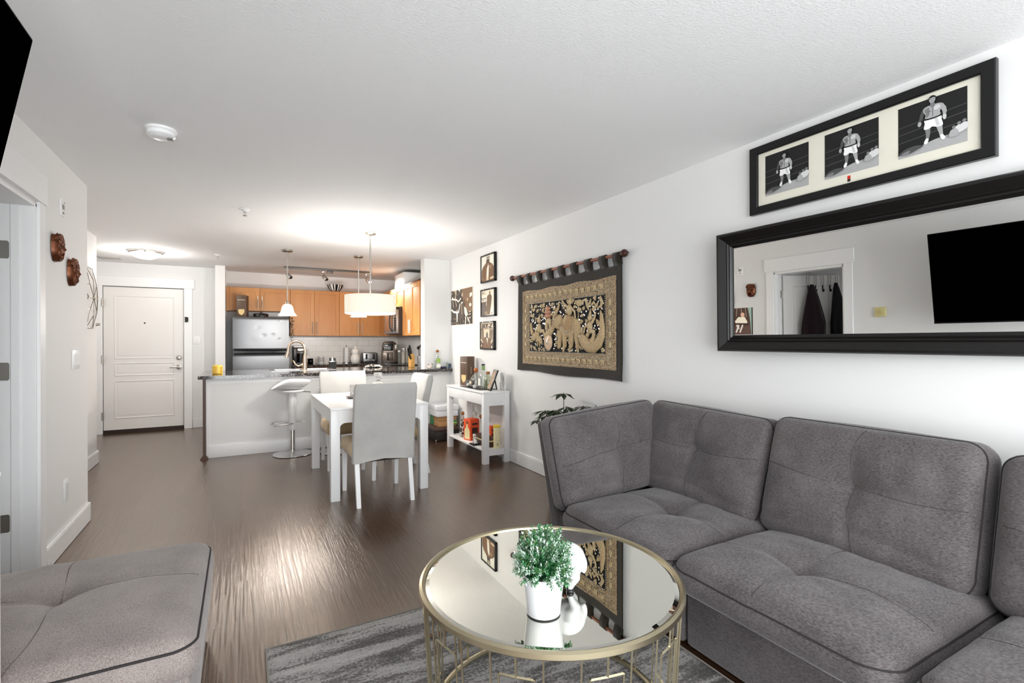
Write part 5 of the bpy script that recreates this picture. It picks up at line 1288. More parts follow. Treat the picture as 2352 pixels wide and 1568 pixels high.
# on the console shelf
SZ = 0.151
M_orange = mat('orange_carton', '#E2552B', 0.45); M_cream = mat('cream_print', '#E8DDA8', 0.5)
def bottle_carton(label, cx, cy, z, s, h, rot):
    t_ = thing('tequila_box', label, 'gift box', (cx, cy, z), 'orange boxes on the console shelf')
    mx = Matrix.Translation((cx, cy, z)) @ Matrix.Rotation(rot, 4, 'Z')
    b = B(); b.mx = mx; b.box(-s/2, -s/2, 0, s/2, s/2, h, bev=0.002); b.build('carton', M_orange, t_)
    b = B(); b.mx = mx
    pr = [(-0.40, 0.06), (-0.42, 0.42), (-0.30, 0.55), (-0.12, 0.62), (-0.12, 0.76), (0.12, 0.76), (0.12, 0.62), (0.30, 0.55), (0.42, 0.42), (0.40, 0.06)]
    b.prism([(-s/2-0.0006, -u*s*0.9, v*h) for u, v in pr], (-0.0012, 0, 0)); b.build('bottle_print', M_cream, t_)
    b = B(); b.mx = mx; b.prism([(-s/2-0.0006, 0.18*s*math.cos(k*PI/8), 0.83*h+0.08*h*math.sin(k*PI/8)) for k in range(16)], (-0.0012, 0, 0)); b.build('cork_print', M_cork, t_)
    b = B(); b.mx = mx; b.box(-0.3*s, -s/2-0.0015, 0.72*h, 0.3*s, -s/2-0.0002, 0.82*h).box(-0.32*s, -s/2-0.0015, 0.28*h, 0.32*s, -s/2-0.0002, 0.6*h); b.build('dark_print', mat('dark_brown_print', '#3B1B12', 0.5), t_)
bottle_carton('orange gift box with a bottle printed on it, on the console shelf', 2.375, 5.35, SZ, 0.13, 0.245, math.radians(14))
bottle_carton('orange gift box half hidden behind the pale canister on the console shelf', 2.50, 5.06, SZ, 0.085, 0.19, math.radians(5))
bottle('patterned_bottle', 'slim bottle with black and white pattern left of the orange box', (2.335, 5.52, SZ), [(0, 0), (0.034, 0), (0.036, 0.005), (0.034, 0.12), (0.016, 0.2), (0.013, 0.27)], mat('black_white_pattern', '#E6E0D4', 0.3, vary=(38, '#1C1816', (1, 1, 1), 0.47, 0.5)),
    lambda t_, c: B().ell(c+Vector((0, 0, 0.288)), (0.02, 0.02, 0.024)).build('ball_stopper', M_cork, t_))
bottle('clear_bottle', 'clear embossed bottle standing behind the orange box', (2.478, 5.485, SZ), [(0, 0), (0.038, 0), (0.04, 0.006), (0.04, 0.2), (0.03, 0.235), (0.026, 0.30), (0.028, 0.305)], M_glass, None,
    lambda t_, c: B().cyl(c+Vector((0, 0, 0.26)), c+Vector((0, 0, 0.30)), 0.027).build('paper_label', mat('white_label', '#E9E6DC', 0.6), t_))
bottle('corked_decanter', 'round clear bottle with wide cork stopper rising behind the orange box', (2.50, 5.33, SZ), [(0, 0), (0.045, 0), (0.048, 0.01), (0.046, 0.17), (0.026, 0.22), (0.022, 0.24)], M_glass,
    lambda t_, c: B().ell(c+Vector((0, 0, 0.262)), (0.034, 0.034, 0.026)).build('cork', M_cork, t_))
t_ = thing('wooden_keepsake_box', 'dark brown box with a cream stripe lying on the console shelf', 'box', (2.385, 5.02, SZ))
B().box(2.325, 4.84, SZ, 2.445, 5.20, SZ+0.058, bev=0.002).build('base', mat('walnut_box', '#4A3328', 0.45), t_)
B().box(2.326, 4.842, SZ+0.058, 2.444, 5.198, SZ+0.072).build('cream_stripe', M_cream, t_)
B().box(2.325, 4.84, SZ+0.072, 2.445, 5.20, SZ+0.10, bev=0.002).build('lid', MATS['walnut_box'], t_)
t_ = thing('dog_figurine', 'small black and white dog figurine on a black base on the shelf', 'figurine', (2.285, 5.06, SZ))
B().box(2.245-0.0, 5.0, SZ, 2.318, 5.125, SZ+0.012, bev=0.002).build('base', M_black, t_)
M_spot = mat('dalmatian_spots', '#EDEBE6', 0.35, vary=(55, '#15130F', (1, 1, 1), 0.56, 0.59))
b = B(); dx, dy, dz = 2.283, 5.05, SZ+0.012
b.ell((dx, dy-0.012, dz+0.026), (0.017, 0.026, 0.026)); b.ell((dx, dy+0.012, dz+0.052), (0.015, 0.018, 0.03), rot=Matrix.Rotation(0.4, 3, 'X')); b.ell((dx, dy+0.022, dz+0.092), (0.014, 0.016, 0.015)); b.ell((dx, dy+0.04, dz+0.086), (0.008, 0.014, 0.008))
for s in (-1, 1):
    b.tube([(dx+s*0.009, dy+0.024, dz+0.05), (dx+s*0.009, dy+0.03, dz+0.0)], [0.007, 0.006], 8); b.ell((dx+s*0.016, dy-0.018, dz+0.012), (0.008, 0.02, 0.012)); b.ell((dx+s*0.014, dy+0.016, dz+0.09), (0.004, 0.009, 0.014))
b.tube([(dx, dy-0.036, dz+0.01), (dx, dy-0.05, dz+0.012)], [0.004, 0.002], 6)
o = b.build('dog', M_spot, t_, smooth=60); md = o.modifiers.new('remesh', 'REMESH'); md.mode = 'VOXEL'; md.voxel_size = 0.0022; md.use_smooth_shade = True
t_ = thing('canister', 'tall pale yellow round canister with a yellow lid on the console shelf', 'canister', (2.425, 4.79, SZ))
B().lathe((2.425, 4.79, SZ), [(0.037, 0), (0.0375, 0.004), (0.0375, 0.225)], 32).build('tube', mat('pale_yellow_card', '#EADFB4', 0.5), t_)
B().lathe((2.425, 4.79, SZ), [(0.039, 0.222), (0.0395, 0.228), (0.0395, 0.243), (0.036, 0.246), (0.034, 0.243), (0, 0.243)], 32).build('lid', mat('yellow_lid', '#E0C23C', 0.4), t_)
b = B()
for a, z0, z1, w in ((4.35, 0.03, 0.055, 0.2), (4.9, 0.17, 0.175, 0.28), (4.95, 0.155, 0.16, 0.2), (4.85, 0.185, 0.19, 0.2), (4.7, 0.08, 0.085, 0.2)):
    b.poly([(2.425+0.0379*math.cos(a+t), 4.79+0.0379*math.sin(a+t), SZ+z) for t, z in ((0, z0), (w, z0), (w, z1), (0, z1))])
b.build('printed_marks', mat('dark_print_ink', '#3a362c', 0.6), t_)
tag(B().box(2.452, 5.10, SZ, 2.53, 5.24, SZ+0.05, bev=0.002).build('small_white_box', M_whitemat), 'small white box at the back of the console shelf', 'box')

# boxes stacked on the floor in the corner
sc_ = thing('vintage_suitcase', 'old black suitcase with brown lid on the floor beside the console', 'suitcase', (2.36, 6.32, 0))
M_case = mat('worn_black_case', '#141210', 0.6, vary=(14, '#2A241E')); M_caselid = mat('worn_brown_leather', '#4A332B', 0.5, vary=(20, '#5e443a'))
B().box(2.215, 6.13, 0.004, 2.53, 6.50, 0.135, bev=0.006).build('body', M_case, sc_)
B().box(2.209, 6.124, 0.135, 2.536, 6.506, 0.182, bev=0.006).build('lid', M_caselid, sc_)
B().tube([(2.34, 6.122, 0.10), (2.34, 6.10, 0.115), (2.40, 6.10, 0.115), (2.40, 6.122, 0.10)], 0.006, 8).build('handle', M_caselid, sc_)
for x, y in ((2.222, 6.137), (2.523, 6.137)): B().ell((x, y, 0.012), (0.012, 0.012, 0.012)).build('corner_guard', M_nickel, sc_)
gb = thing('shipping_carton', 'brown and green cardboard box stacked on the suitcase', 'box', (2.38, 6.30, 0.183))
B().box(2.265, 6.16, 0.183, 2.51, 6.46, 0.262, bev=0.002).build('carton', mat('brown_cardboard', '#B58A5C', 0.8), gb)
B().box(2.259, 6.154, 0.262, 2.516, 6.466, 0.318, bev=0.002).build('lid', MATS['brown_cardboard'], gb)
B().box(2.256, 6.34, 0.19, 2.266, 6.467, 0.319).box(2.42, 6.151, 0.20, 2.517, 6.161, 0.255).build('green_panel', mat('green_print', '#3D7D4A', 0.6), gb)
B().box(2.42, 6.149, 0.215, 2.5175, 6.1515, 0.232).build('yellow_stripe', mat('olive_stripe', '#B9B84E', 0.6), gb)
wb = thing('white_storage_box', 'white lidded box on top of the stacked boxes in the corner', 'box', (2.37, 6.31, 0.319))
M_wbox = mat('glossy_white_card', '#E3E5E8', 0.3)
B().box(2.235, 6.13, 0.319, 2.525, 6.49, 0.40, bev=0.002).build('carton', M_wbox, wb)
B().box(2.226, 6.121, 0.40, 2.534, 6.499, 0.462, bev=0.003).build('lid', M_wbox, wb)

# ------------------------------------------------------------------ dining table
DT = 0.76
dt = thing('dining_table', 'white rectangular dining table in front of the kitchen counter', 'dining table', (1.05, 4.87, 0))
tx0, tx1, ty0, ty1 = 0.632, 1.462, 4.228, 5.515
B().box(tx0, ty0, DT-0.02, tx1, ty1, DT, bev=0.003).build('tabletop', M_white, dt)
lg = 0.072
for x, y in ((tx0+0.004, ty0+0.004), (tx1-lg-0.004, ty0+0.004), (tx0+0.004, ty1-lg-0.004), (tx1-lg-0.004, ty1-lg-0.004)):
    B().box(x, y, 0, x+lg, y+lg, DT-0.02, bev=0.002).build('leg', M_white, dt)
b = B()
for y in (ty0+0.010, ty1-0.034):
    pts = [(tx0+lg, DT-0.02), (tx1-lg, DT-0.02), (tx1-lg, DT-0.175)]
    R = 0.05
    pts += [(tx1-lg-R+R*math.cos(a), DT-0.175+R*math.sin(a)+0.0) for a in [PI*k/16 for k in range(1, 9)]]
    pts += [(tx0+lg+R-R*math.cos(a), DT-0.175+R*math.sin(a)) for a in [PI/2-PI*k/16 for k in range(0, 8)]]
    pts += [(tx0+lg, DT-0.175)]
    b.prism([(x, y, z) for x, z in pts], (0, 0.024, 0))
b.box(tx0+0.010, ty0+lg, DT-0.125, tx0+0.034, ty1-lg, DT-0.02).box(tx1-0.034, ty0+lg, DT-0.125, tx1-0.010, ty1-lg, DT-0.02)
b.build('apron', M_white, dt)

# chairs: rear at local y=0, seat towards +y
def make_chair():
    t_ = thing('dining_chair', None, 'chair', (0, 0, 0), 'slipcovered dining chairs')
    # seat
    b, loop, _ = cushion(Matrix.Translation((0, 0.325, 0.36)), 0.49, 0.47, 0.115, r=0.04, re=0.03, crown=0.012, N=26, wob=0.004, seed=4)
    s = b.build('seat', M_warmseat, t_, smooth=60)
    p = B(); p.mx = Matrix.Translation((0, 0.325, 0.36)); p.tube(loop, 0.003, 5, closed=True); p.build('piping', M_warmseat, s)
    # backrest slipcover
    b = B(); rows = []
    for i in range(25):
        f = i/24; z = 0.345+0.625*f
        yr = 0.03-0.10*max(0, (z-0.42)/0.55)**1.25     # rear face
        th = 0.085-0.012*f; wd = 0.247+0.004*f
        if f > 0.94: wd -= 0.012*(f-0.94)/0.06; th -= 0.02*(f-0.94)/0.06; yr += 0.008*(f-0.94)/0.06
        hem = 0.010 if i == 0 else 0
        ring = []
        npt = 44
        for k in range(npt):
            a = 2*PI*k/npt; c, s_ = math.cos(a), math.sin(a)
            e = 0.22
            x = math.copysign(abs(c)**e, c)*wd; y = math.copysign(abs(s_)**e, s_)*th/2+yr+th/2
            if i < 5: 
                w_ = (5-i)/5; y += 0.006*w_*math.sin(x*38+i); 
            zz = z+(0.012*math.cos(x*12)*(1-f*4) if f < 0.25 else 0)
            wr = 0.003*noise.noise(Vector((x*9, z*9, y*9)))
            ring.append(b.v((x+wr, y+wr, zz)))
        rows.append(ring)
    for a, c in zip(rows, rows[1:]):
        for k in range(44): b.face((a[k], a[(k+1) % 44], c[(k+1) % 44], c[k]))
    b.face(rows[-1]); b.face(list(reversed(rows[0])))
    bk = b.build('backrest', M_linen, t_, smooth=60)
    p = B()
    for x in (-0.244, 0.244):
        p.tube([(x, 0.03-0.10*max(0, (z-0.42)/0.55)**1.25+0.004, z) for z in (0.36, 0.5, 0.65, 0.8, 0.93)], 0.003, 5)
    p.build('seam', M_linen, bk)
    for x in (-0.215, 0.215):
        B().taper((x, -0.014), (0.016, 0.017), (0.018, 0.019), 0, 0.37, (0, 0.084)).build('leg', M_white, t_)
        B().taper((x*1.06, 0.525), (0.016, 0.016), (0.021, 0.021), 0, 0.37, (0, -0.005)).build('leg', M_white, t_)
    return t_
ch = make_chair(); ch['label'] = 'slipcovered chair seen from behind at the near end of the dining table'
ch.location = (1.02, 4.00, 0)
copy_tree(ch, None, (1.005, 5.80, 0), PI, 'slipcovered chair at the far end of the table, facing the camera')
copy_tree(ch, None, (1.615, 4.945, 0), PI/2, 'slipcovered chair on the right side of the table, turned sideways')

# on the dining table
t_ = thing('silver_tray', 'small round silver tray on the dining table', 'tray', (0.965, 4.93, DT))
B().lathe((0.965, 4.93, DT), [(0.0, 0.004), (0.06, 0.004), (0.078, 0.012), (0.088, 0.016), (0.089, 0.013), (0.065, 0.0), (0, 0)], 36, cap=False).build('plate', M_chrome, t_)
M_crystal = mat('pressed_crystal', '#F2F2EF', 0.12, trans=0.5, vary=(70, '#C9C6BE', (1, 1, 1), 0.55, 0.62))
t_ = thing('glass_jar', 'pressed glass jar standing on the silver tray', 'jar', (0.965, 4.93, DT+0.006))
prof = [(0, 0)]
for k in range(5):
    z = k*0.024; prof += [(0.048, z+0.001), (0.052, z+0.008), (0.052, z+0.016), (0.047, z+0.0225)]
prof += [(0.05, 0.124), (0, 0.126)]
B().lathe((0.965, 4.93, DT+0.006), prof, 28, cap=False).build('body', M_crystal, t_, smooth=20)
t_ = thing('crystal_candle_holder', 'white crystal candle holder on the table behind the near chair', 'candle holder', (1.235, 5.14, DT))
B().lathe((1.235, 5.14, DT), [(0, 0), (0.07, 0), (0.072, 0.02), (0.068, 0.09), (0.066, 0.105), (0.05, 0.125), (0.028, 0.137), (0.018, 0.15), (0.026, 0.162), (0.032, 0.166), (0.026, 0.172), (0.02, 0.178), (0.034, 0.186), (0.044, 0.190), (0.044, 0.222), (0.040, 0.224), (0, 0.224)], 12, cap=False).build('body', M_crystal, t_, smooth=15)

# ------------------------------------------------------------------ bar stools
def make_stool():
    t_ = thing('bar_stool', None, 'stool', (0, 0, 0), 'white bar stools at the kitchen counter')
    B().lathe((0, 0, 0), [(0.0, 0), (0.205, 0), (0.212, 0.006), (0.208, 0.013), (0.16, 0.017), (0.05, 0.022), (0.035, 0.03), (0, 0.03)], 48, cap=False).build('base', M_chrome, t_)
    B().cyl((0, 0, 0.022), (0, 0, 0.30), 0.025, 24).build('piston', M_chrome, t_)
    B().lathe((0, 0, 0), [(0, 0.285), (0.036, 0.285), (0.038, 0.292), (0.042, 0.66), (0.034, 0.70), (0.034, 0.725), (0, 0.725)], 28, cap=False).build('column', M_white, t_)
    b = B(); z = 0.36
    b.tube([(0.0, 0.04, z), (-0.08, 0.10, z), (-0.20, 0.09, z), (-0.225, 0.0, z), (-0.20, -0.09, z), (-0.08, -0.10, z), (0.0, -0.04, z)], 0.007, 8)
    b.tube([(0.04, 0.03, z+0.01), (0.14, 0.03, z+0.01)], 0.006, 8)
    b.build('footrest', M_chrome, t_)
    B().lathe((0, 0, 0), [(0, 0.718), (0.115, 0.718), (0.125, 0.732), (0.115, 0.747), (0, 0.747)], 36, cap=False).build('seat_plate', M_white, t_)
    b = B().tube([(0.06, -0.03, 0.728), (0.15, -0.06, 0.722), (0.19, -0.07, 0.718)], 0.005, 8); b.build('height_lever', M_darkmetal, t_)
    # scooped seat shell: high rounded rear at +x, pointed nose at -x
    b = B(); NR, NA = 14, 48; G = {}
    for i in range(NR+1):
        for k in range(NA):
            f = i/NR; a = 2*PI*k/NA; c, s = math.cos(a), math.sin(a)
            R = 0.198+0.028*max(0, -c)**3; th = f*1.3
            q = math.sin(th)/math.sin(1.3); hgt = (1-math.cos(th))/(1-math.cos(1.3))
            x = R*q*c; y = 0.19*q*s
            z = 0.748+hgt*(0.112-0.012*max(0, c)**2)*(1-0.98*max(0, -c)**2.2)
            G[i, k] = b.v((x, y, z))
    for i in range(NR):
        for k in range(NA): b.face((G[i, k], G[i+1, k], G[i+1, (k+1) % NA], G[i, (k+1) % NA]))
    o = b.build('seat_shell', M_white, t_, smooth=60); md = o.modifiers.new('thickness', 'SOLIDIFY'); md.thickness = 0.014; md.offset = 1
    return t_
stl = make_stool(); stl['label'] = 'white bar stool at the kitchen counter, left of the dining table'; stl.location = (0.52, 6.27, 0)
copy_tree(stl, None, (1.02, 6.17, 0), None, 'white bar stool mostly hidden behind the far dining chair')
# ------------------------------------------------------------------ kitchen peninsula
KT = 0.925
pn = thing('kitchen_peninsula', 'white panelled kitchen peninsula under the granite counter', 'kitchen island', (0.93, 7.0, 0))
B().box(-0.345, 6.515, 0, 2.205, 6.60, 0.887).build('front_panel', M_wall, pn)
B().box(-0.345, 6.505, 0.13, -0.315, 6.515, 0.887).box(-0.315, 6.508, 0.83, 2.205, 6.515, 0.887).build('edge_trim', M_trim, pn)
B().box(-0.345, 6.60, 0.0, -0.32, 7.58, 0.887).build('end_panel', M_wall, pn)
B().box(-0.345, 6.499, 0, 2.205, 6.515, 0.135, bev=0.004).build('baseboard', M_trim, pn)
b = B().box(-0.376, 6.462, 0.03, -0.347, 6.495, 0.887)
b.taper((-0.3615, 6.4785), (0.042, 0.042), (0.016, 0.018), 0, 0.04); b.build('corner_post', M_brownmetal, pn)
B().box(-0.32, 6.60, 0.1, 2.205, 7.56, 0.72).box(-0.32, 6.60, 0.72, 0.30, 7.56, 0.887).box(1.16, 6.60, 0.72, 2.205, 7.56, 0.887).box(0.30, 6.60, 0.72, 1.16, 7.0, 0.887).build('cabinet_body', M_wood, pn)
sx0, sx1, sy0, sy1 = 0.36, 1.10, 7.08, 7.50      # sink cut-out
cx0_, cx1_, ky0, ky1 = -0.42, 2.573, 6.44, 7.60
b = B()
for a in ((cx0_, ky0, sx0, ky1), (sx1, ky0, 2.203, ky1), (sx0, ky0, sx1, sy0), (sx0, sy1, sx1, ky1), (2.203, ky0, cx1_, 6.538), (2.203, 6.702, cx1_, ky1)):
    b.box(a[0], a[1], 0.888, a[2], a[3], KT)
bmesh.ops.remove_doubles(b.bm, verts=b.bm.verts, dist=1e-5)
tag(b.build('granite_countertop', M_granite, bevel=0.0), 'long dark speckled granite counter on the white peninsula', 'countertop')
sk = thing('kitchen_sink', 'stainless steel sink set into the granite peninsula counter', 'sink', (0.73, 7.29, 0.75))
b = B(); 
ou = (sx0-0.025, sy0-0.06, sx1+0.025, sy1+0.02); inn = (sx0+0.03, sy0+0.05, sx1-0.03, sy1-0.03)
def rr(r, z): return [b.v((r[i], r[j], z)) for i, j in ((0, 1), (2, 1), (2, 3), (0, 3))]
o_, i_, d_ = rr(ou, KT+0.004), rr(inn, KT+0.004), rr((inn[0]+0.02, inn[1]+0.02, inn[2]-0.02, inn[3]-0.02), 0.76)
e_ = rr(ou, KT+0.0005)
for k in range(4):
    b.face((o_[k], o_[(k+1) % 4], i_[(k+1) % 4], i_[k])); b.face((i_[k], i_[(k+1) % 4], d_[(k+1) % 4], d_[k])); b.face((o_[k], e_[k], e_[(k+1) % 4], o_[(k+1) % 4]))
b.face(d_); b.build('basin', M_steel, sk)
B().box(0.71, inn[1], 0.77, 0.75, inn[3], KT).build('divider', M_steel, sk)
fx_, fy_, fz_ = 0.735, 7.06, KT+0.0045
fc = thing('kitchen_faucet', 'brushed nickel gooseneck kitchen faucet standing behind the bar stool', 'faucet', (fx_, fy_, fz_))
B().lathe((fx_, fy_, fz_), [(0.034, 0), (0.034, 0.006), (0.029, 0.012), (0.027, 0.06), (0.023, 0.15), (0.02, 0.20), (0.0, 0.20)], 24).build('body', M_warmnickel, fc)
ddir = Vector((-0.84, 0.18, 0)).normalized()
arc = [Vector((fx_, fy_, fz_+0.17)), Vector((fx_, fy_, fz_+0.25))-ddir*0.006]
for k in range(0, 13):
    a = PI*k/12*0.98; arc.append(Vector((fx_, fy_, fz_+0.275))+ddir*(0.10*(1-math.cos(a)))+Vector((0, 0, 0.105*math.sin(a))))
arc.append(arc[-1]+Vector((0, 0, -0.03))+ddir*0.004)
B().tube(arc, [0.017]+[0.0155]*(len(arc)-1), 16).build('gooseneck', M_warmnickel, fc)
e = arc[-1]; B().tube([e, e+Vector((0, 0, -0.012))+ddir*0.001, e+Vector((0, 0, -0.05))+ddir*0.012, e+Vector((0, 0, -0.085))+ddir*0.02], [0.016, 0.017, 0.022, 0.026], 18).build('spray_head', M_warmnickel, fc)
l0 = Vector((fx_, fy_, fz_+0.07)); 
B().tube([l0, l0+ddir*0.035], [0.018, 0.02], 14).tube([l0+ddir*0.035+Vector((0, 0, 0)), l0+ddir*0.075+Vector((0, 0, -0.018)), l0+ddir*0.115+Vector((0, 0, 0.005)), l0+ddir*0.135+Vector((0, 0, 0.045)), l0+ddir*0.145+Vector((0, 0, 0.06))], [0.016, 0.013, 0.011, 0.010, 0.006], 10).build('lever', M_warmnickel, fc)

# things on the peninsula
t_ = thing('yellow_mug', 'yellow cartoon-coloured mug at the left end of the granite counter', 'mug', (-0.247, 6.80, KT))
t_['label'] = 'rounded yellow cup on the left end of the granite counter'; t_['category'] = 'cup'
B().lathe((-0.247, 6.80, KT), [(0, 0), (0.048, 0), (0.054, 0.008), (0.055, 0.085), (0.05, 0.1), (0.046, 0.104), (0.042, 0.1), (0.04, 0.02), (0, 0.015)], 28, cap=False).build('body', mat('warm_yellow_glaze', '#F0C552', 0.3), t_)
b = B()
for k in range(4): b.ell((-0.204, 6.765, KT+0.03+0.018*k), (0.012, 0.012, 0.008))
b.build('knuckle_handle', MATS['warm_yellow_glaze'], t_)
t_ = thing('utensil_caddy', 'black caddy with a clear pump bottle on the counter near the sink', 'caddy', (1.16, 7.52, KT))
b = B().taper((1.16, 7.545), (0.042, 0.035), (0.05, 0.042), KT, KT+0.085); b.build('tub', M_black, t_)
B().box(1.108, 7.50, KT+0.085, 1.212, 7.59, KT+0.097, bev=0.002).build('rim', M_chrome, t_)
B().tube([(1.205, 7.545, KT+0.09), (1.20, 7.545, KT+0.12), (1.175, 7.545, KT+0.145)], 0.005, 8).box(1.115, 7.53, KT+0.09, 1.14, 7.56, KT+0.145).box(1.175, 7.53, KT+0.09, 1.20, 7.56, KT+0.142).build('brush_grip', M_black, t_)
t2 = thing('soap_bottle', 'small clear soap bottle standing in the black caddy', 'bottle', (1.155, 7.545, KT+0.088))
B().lathe((1.155, 7.545, KT+0.088), [(0, 0), (0.016, 0), (0.017, 0.035), (0.008, 0.045), (0.008, 0.065), (0, 0.066)], 18).build('body', mat('clear_plastic', '#E7E7E7', 0.15, trans=0.3), t2)
t_ = thing('kitchen_towel', 'crumpled black and white striped kitchen towel on the counter', 'towel', (1.70, 7.36, KT))
b = B(); G = {}
for i in range(31):
    for j in range(17):
        f, g = i/30, j/16; x = 1.575+0.25*f; y = 7.28+0.16*g+0.02*math.sin(f*9)
        z = KT+0.003+(0.032*abs(math.sin(f*7+g*3))+0.018*abs(math.sin(g*9+f*4)))*math.sin(PI*min(1, max(0, f)))**0.5*math.sin(PI*min(1, max(0.03, g)))**0.4
        G[i, j] = b.v((x, y, z))
for i in range(30):
    for j in range(16): b.face((G[i, j], G[i+1, j], G[i+1, j+1], G[i, j+1]))
b.build('cloth', mat('striped_towel', '#1E1B1A', 0.9, vary=(26, '#DAD6CE', (1, 0.5, 1), 0.47, 0.53)), t_, smooth=60, solid=0.003)
# items on the ledge in front of the wing wall
bottle('tequila_bottle', 'clear tequila bottle with green label and cork ball on the granite ledge', (2.372, 6.492, KT), [(0, 0), (0.04, 0), (0.043, 0.008), (0.041, 0.11), (0.033, 0.15), (0.02, 0.18), (0.0165, 0.19), (0.0165, 0.222)], M_glass,
    lambda t_, c: (B().ell(c+Vector((0, 0, 0.243)), (0.023, 0.023, 0.02)).build('ball_stopper', M_cork, t_)),
    lambda t_, c: (B().box(c.x-0.028, c.y-0.0455, c.z+0.088, c.x+0.028, c.y-0.0415, c.z+0.145, bev=0.002).build('green_label', mat('lime_label', '#8FB24E', 0.5), t_), B().box(c.x-0.03, c.y-0.0455, c.z+0.022, c.x+0.03, c.y-0.043, c.z+0.068).build('white_label', mat('white_label', '#E9E6DC', 0.6), t_)))
tag(B().box(2.424, 6.455, KT, 2.492, 6.51, KT+0.032, bev=0.006).build('navy_tin', mat('navy_tin', '#1B1740', 0.35)), 'small dark navy tin beside the tequila bottle on the ledge', 'tin')
t_ = thing('tall_shot_glass', 'slim clear shot glass near the right end of the granite ledge', 'glass', (2.515, 6.50, KT))
B().lathe((2.515, 6.50, KT), [(0, 0.012), (0.011, 0.014), (0.015, 0.09), (0.0165, 0.09), (0.0135, 0), (0, 0)], 20, cap=False).build('bowl', M_glass, t_)
t_ = thing('blue_glass', 'small blue tinted glass at the right end of the granite ledge', 'glass', (2.552, 6.49, KT))
B().lathe((2.552, 6.49, KT), [(0, 0.008), (0.013, 0.01), (0.017, 0.07), (0.0185, 0.07), (0.016, 0), (0, 0)], 20, cap=False).build('bowl', M_glassblue, t_)
t_ = thing('porcelain_trinket', 'small pink and white porcelain trinket at the left of the granite ledge', 'figurine', (2.262, 6.495, KT))
b = B().ell((2.262, 6.495, KT+0.026), (0.028, 0.022, 0.026)).ell((2.285, 6.495, KT+0.048), (0.012, 0.012, 0.014)).ell((2.242, 6.495, KT+0.042), (0.012, 0.012, 0.016)); b.build('body', mat('blush_porcelain', '#E4C9BC', 0.3, vary=(30, '#F1EDEA')), t_)
b = B().ell((2.296, 6.49, KT+0.066), (0.008, 0.008, 0.008)).ell((2.24, 6.49, KT+0.060), (0.008, 0.008, 0.006)); b.build('dark_tip', M_black, t_)

# ------------------------------------------------------------------ cabinets
def cabinet_door(parent, p0, p1, z0, z1, normal, handle=None):
    """shaker door between plan points p0,p1 (left to right as seen), face normal given; handle 'l'/'r' side, at the bottom"""
    p0, p1, n_ = Vector((*p0, 0)), Vector((*p1, 0)), Vector((*normal, 0)); u = (p1-p0); w = u.length; u.normalize()
    mx = Matrix(((u.x, n_.x, 0, p0.x), (u.y, n_.y, 0, p0.y), (0, 0, 1, 0), (0, 0, 0, 1)))
    b = B(); b.mx = mx; g = 0.002; fw = 0.062
    for a in ((g, z0, w-g, z0+fw), (g, z1-fw, w-g, z1), (g, z0+fw, g+fw, z1-fw), (w-g-fw, z0+fw, w-g, z1-fw)): b.box(a[0], 0.0, a[1], a[2], 0.02, a[3])
    b.box(g+fw-0.002, 0.0, z0+fw-0.002, w-g-fw+0.002, 0.010, z1-fw+0.002)
    d = b.build('door', M_wood, parent, bevel=0.0012)
    if handle:
        hx = g+0.03 if handle == 'l' else w-g-0.03
        h0, h1 = (z0+0.03, z0+0.03+min(0.20, (z1-z0)*0.55))
        hb = B(); hb.mx = mx; hb.cyl((hx, 0.045, h0), (hx, 0.045, h1), 0.006, 10)
        for z in (h0+0.03, h1-0.03): hb.cyl((hx, 0.018, z), (hx, 0.045, z), 0.0045, 8)
        hb.build('handle', M_nickel, d)
    return d
YF = 8.872; UZ0, UZ1, UZF = 1.40, 2.16, 1.793
def upper(label, x0, x1, z0, z1, seams, handles, yf=YF):
    t_ = thing('wall_cabinet', label, 'cabinet', ((x0+x1)/2, 9.03, z0), 'maple wall cabinets')
    B().box(x0, yf, z0, x1, YKB-0.002, z1).build('carcass', M_wood, t_)
    xs = [x0]+seams+[x1]
    for i, (a, c) in enumerate(zip(xs, xs[1:])): cabinet_door(t_, (a, yf), (c, yf), z0+0.004, z1-0.004, (0, -1), handles[i])
    return t_
t_ = upper('short maple wall cabinet above the refrigerator', -0.158, 0.703, UZF, UZ1, [0.264], ['r', 'l'])
B().box(-0.205, YF-0.01, UZF-0.005, -0.158, YKB-0.002, UZ1).build('filler_panel', M_wood, t_)
upper('tall maple wall cabinet right of the refrigerator, behind the bell pendant', 0.705, 1.473, UZ0, UZ1, [1.078], ['r', 'l'])
upper('maple wall cabinet partly hidden behind the drum shade', 1.475, 2.155, UZ0, UZ1, [1.815], ['r', 'l'])
XFc = 2.215
t_ = thing('wall_cabinet', 'plain maple corner cabinet between the back row and the microwave', 'cabinet', (2.38, 8.8, UZ0), 'maple wall cabinets')
B().box(2.157, YF, UZ0, XFc, YKB-0.002, UZ1).box(XFc, 8.34, UZ0, XR-0.002, YKB-0.002, UZ1).build('carcass', M_wood, t_)
cabinet_door(t_, (XFc, YF-0.005), (XFc, 8.342), UZ0+0.004, UZ1-0.004, (-1, 0), None)
def sidecab(label, y1, y0, z0, z1, ym_, hs):
    t_ = thing('wall_cabinet', label, 'cabinet', (2.39, (y0+y1)/2, z0), 'maple wall cabinets')
    B().box(XFc, y0, z0, XR-0.002, y1, z1).build('carcass', M_wood, t_)
    cabinet_door(t_, (XFc, y1), (XFc, ym_), z0+0.004, z1-0.004, (-1, 0), hs[0]); cabinet_door(t_, (XFc, ym_), (XFc, y0), z0+0.004, z1-0.004, (-1, 0), hs[1])
sidecab('short maple wall cabinet directly above the microwave', 8.338, 7.572, 1.845, UZ1, 7.955, ['r', 'l'])
sidecab('maple wall cabinet on the right side next to the kitchen wing wall', 7.57, 6.72, 1.39, UZ1, 7.14, ['r', 'l'])

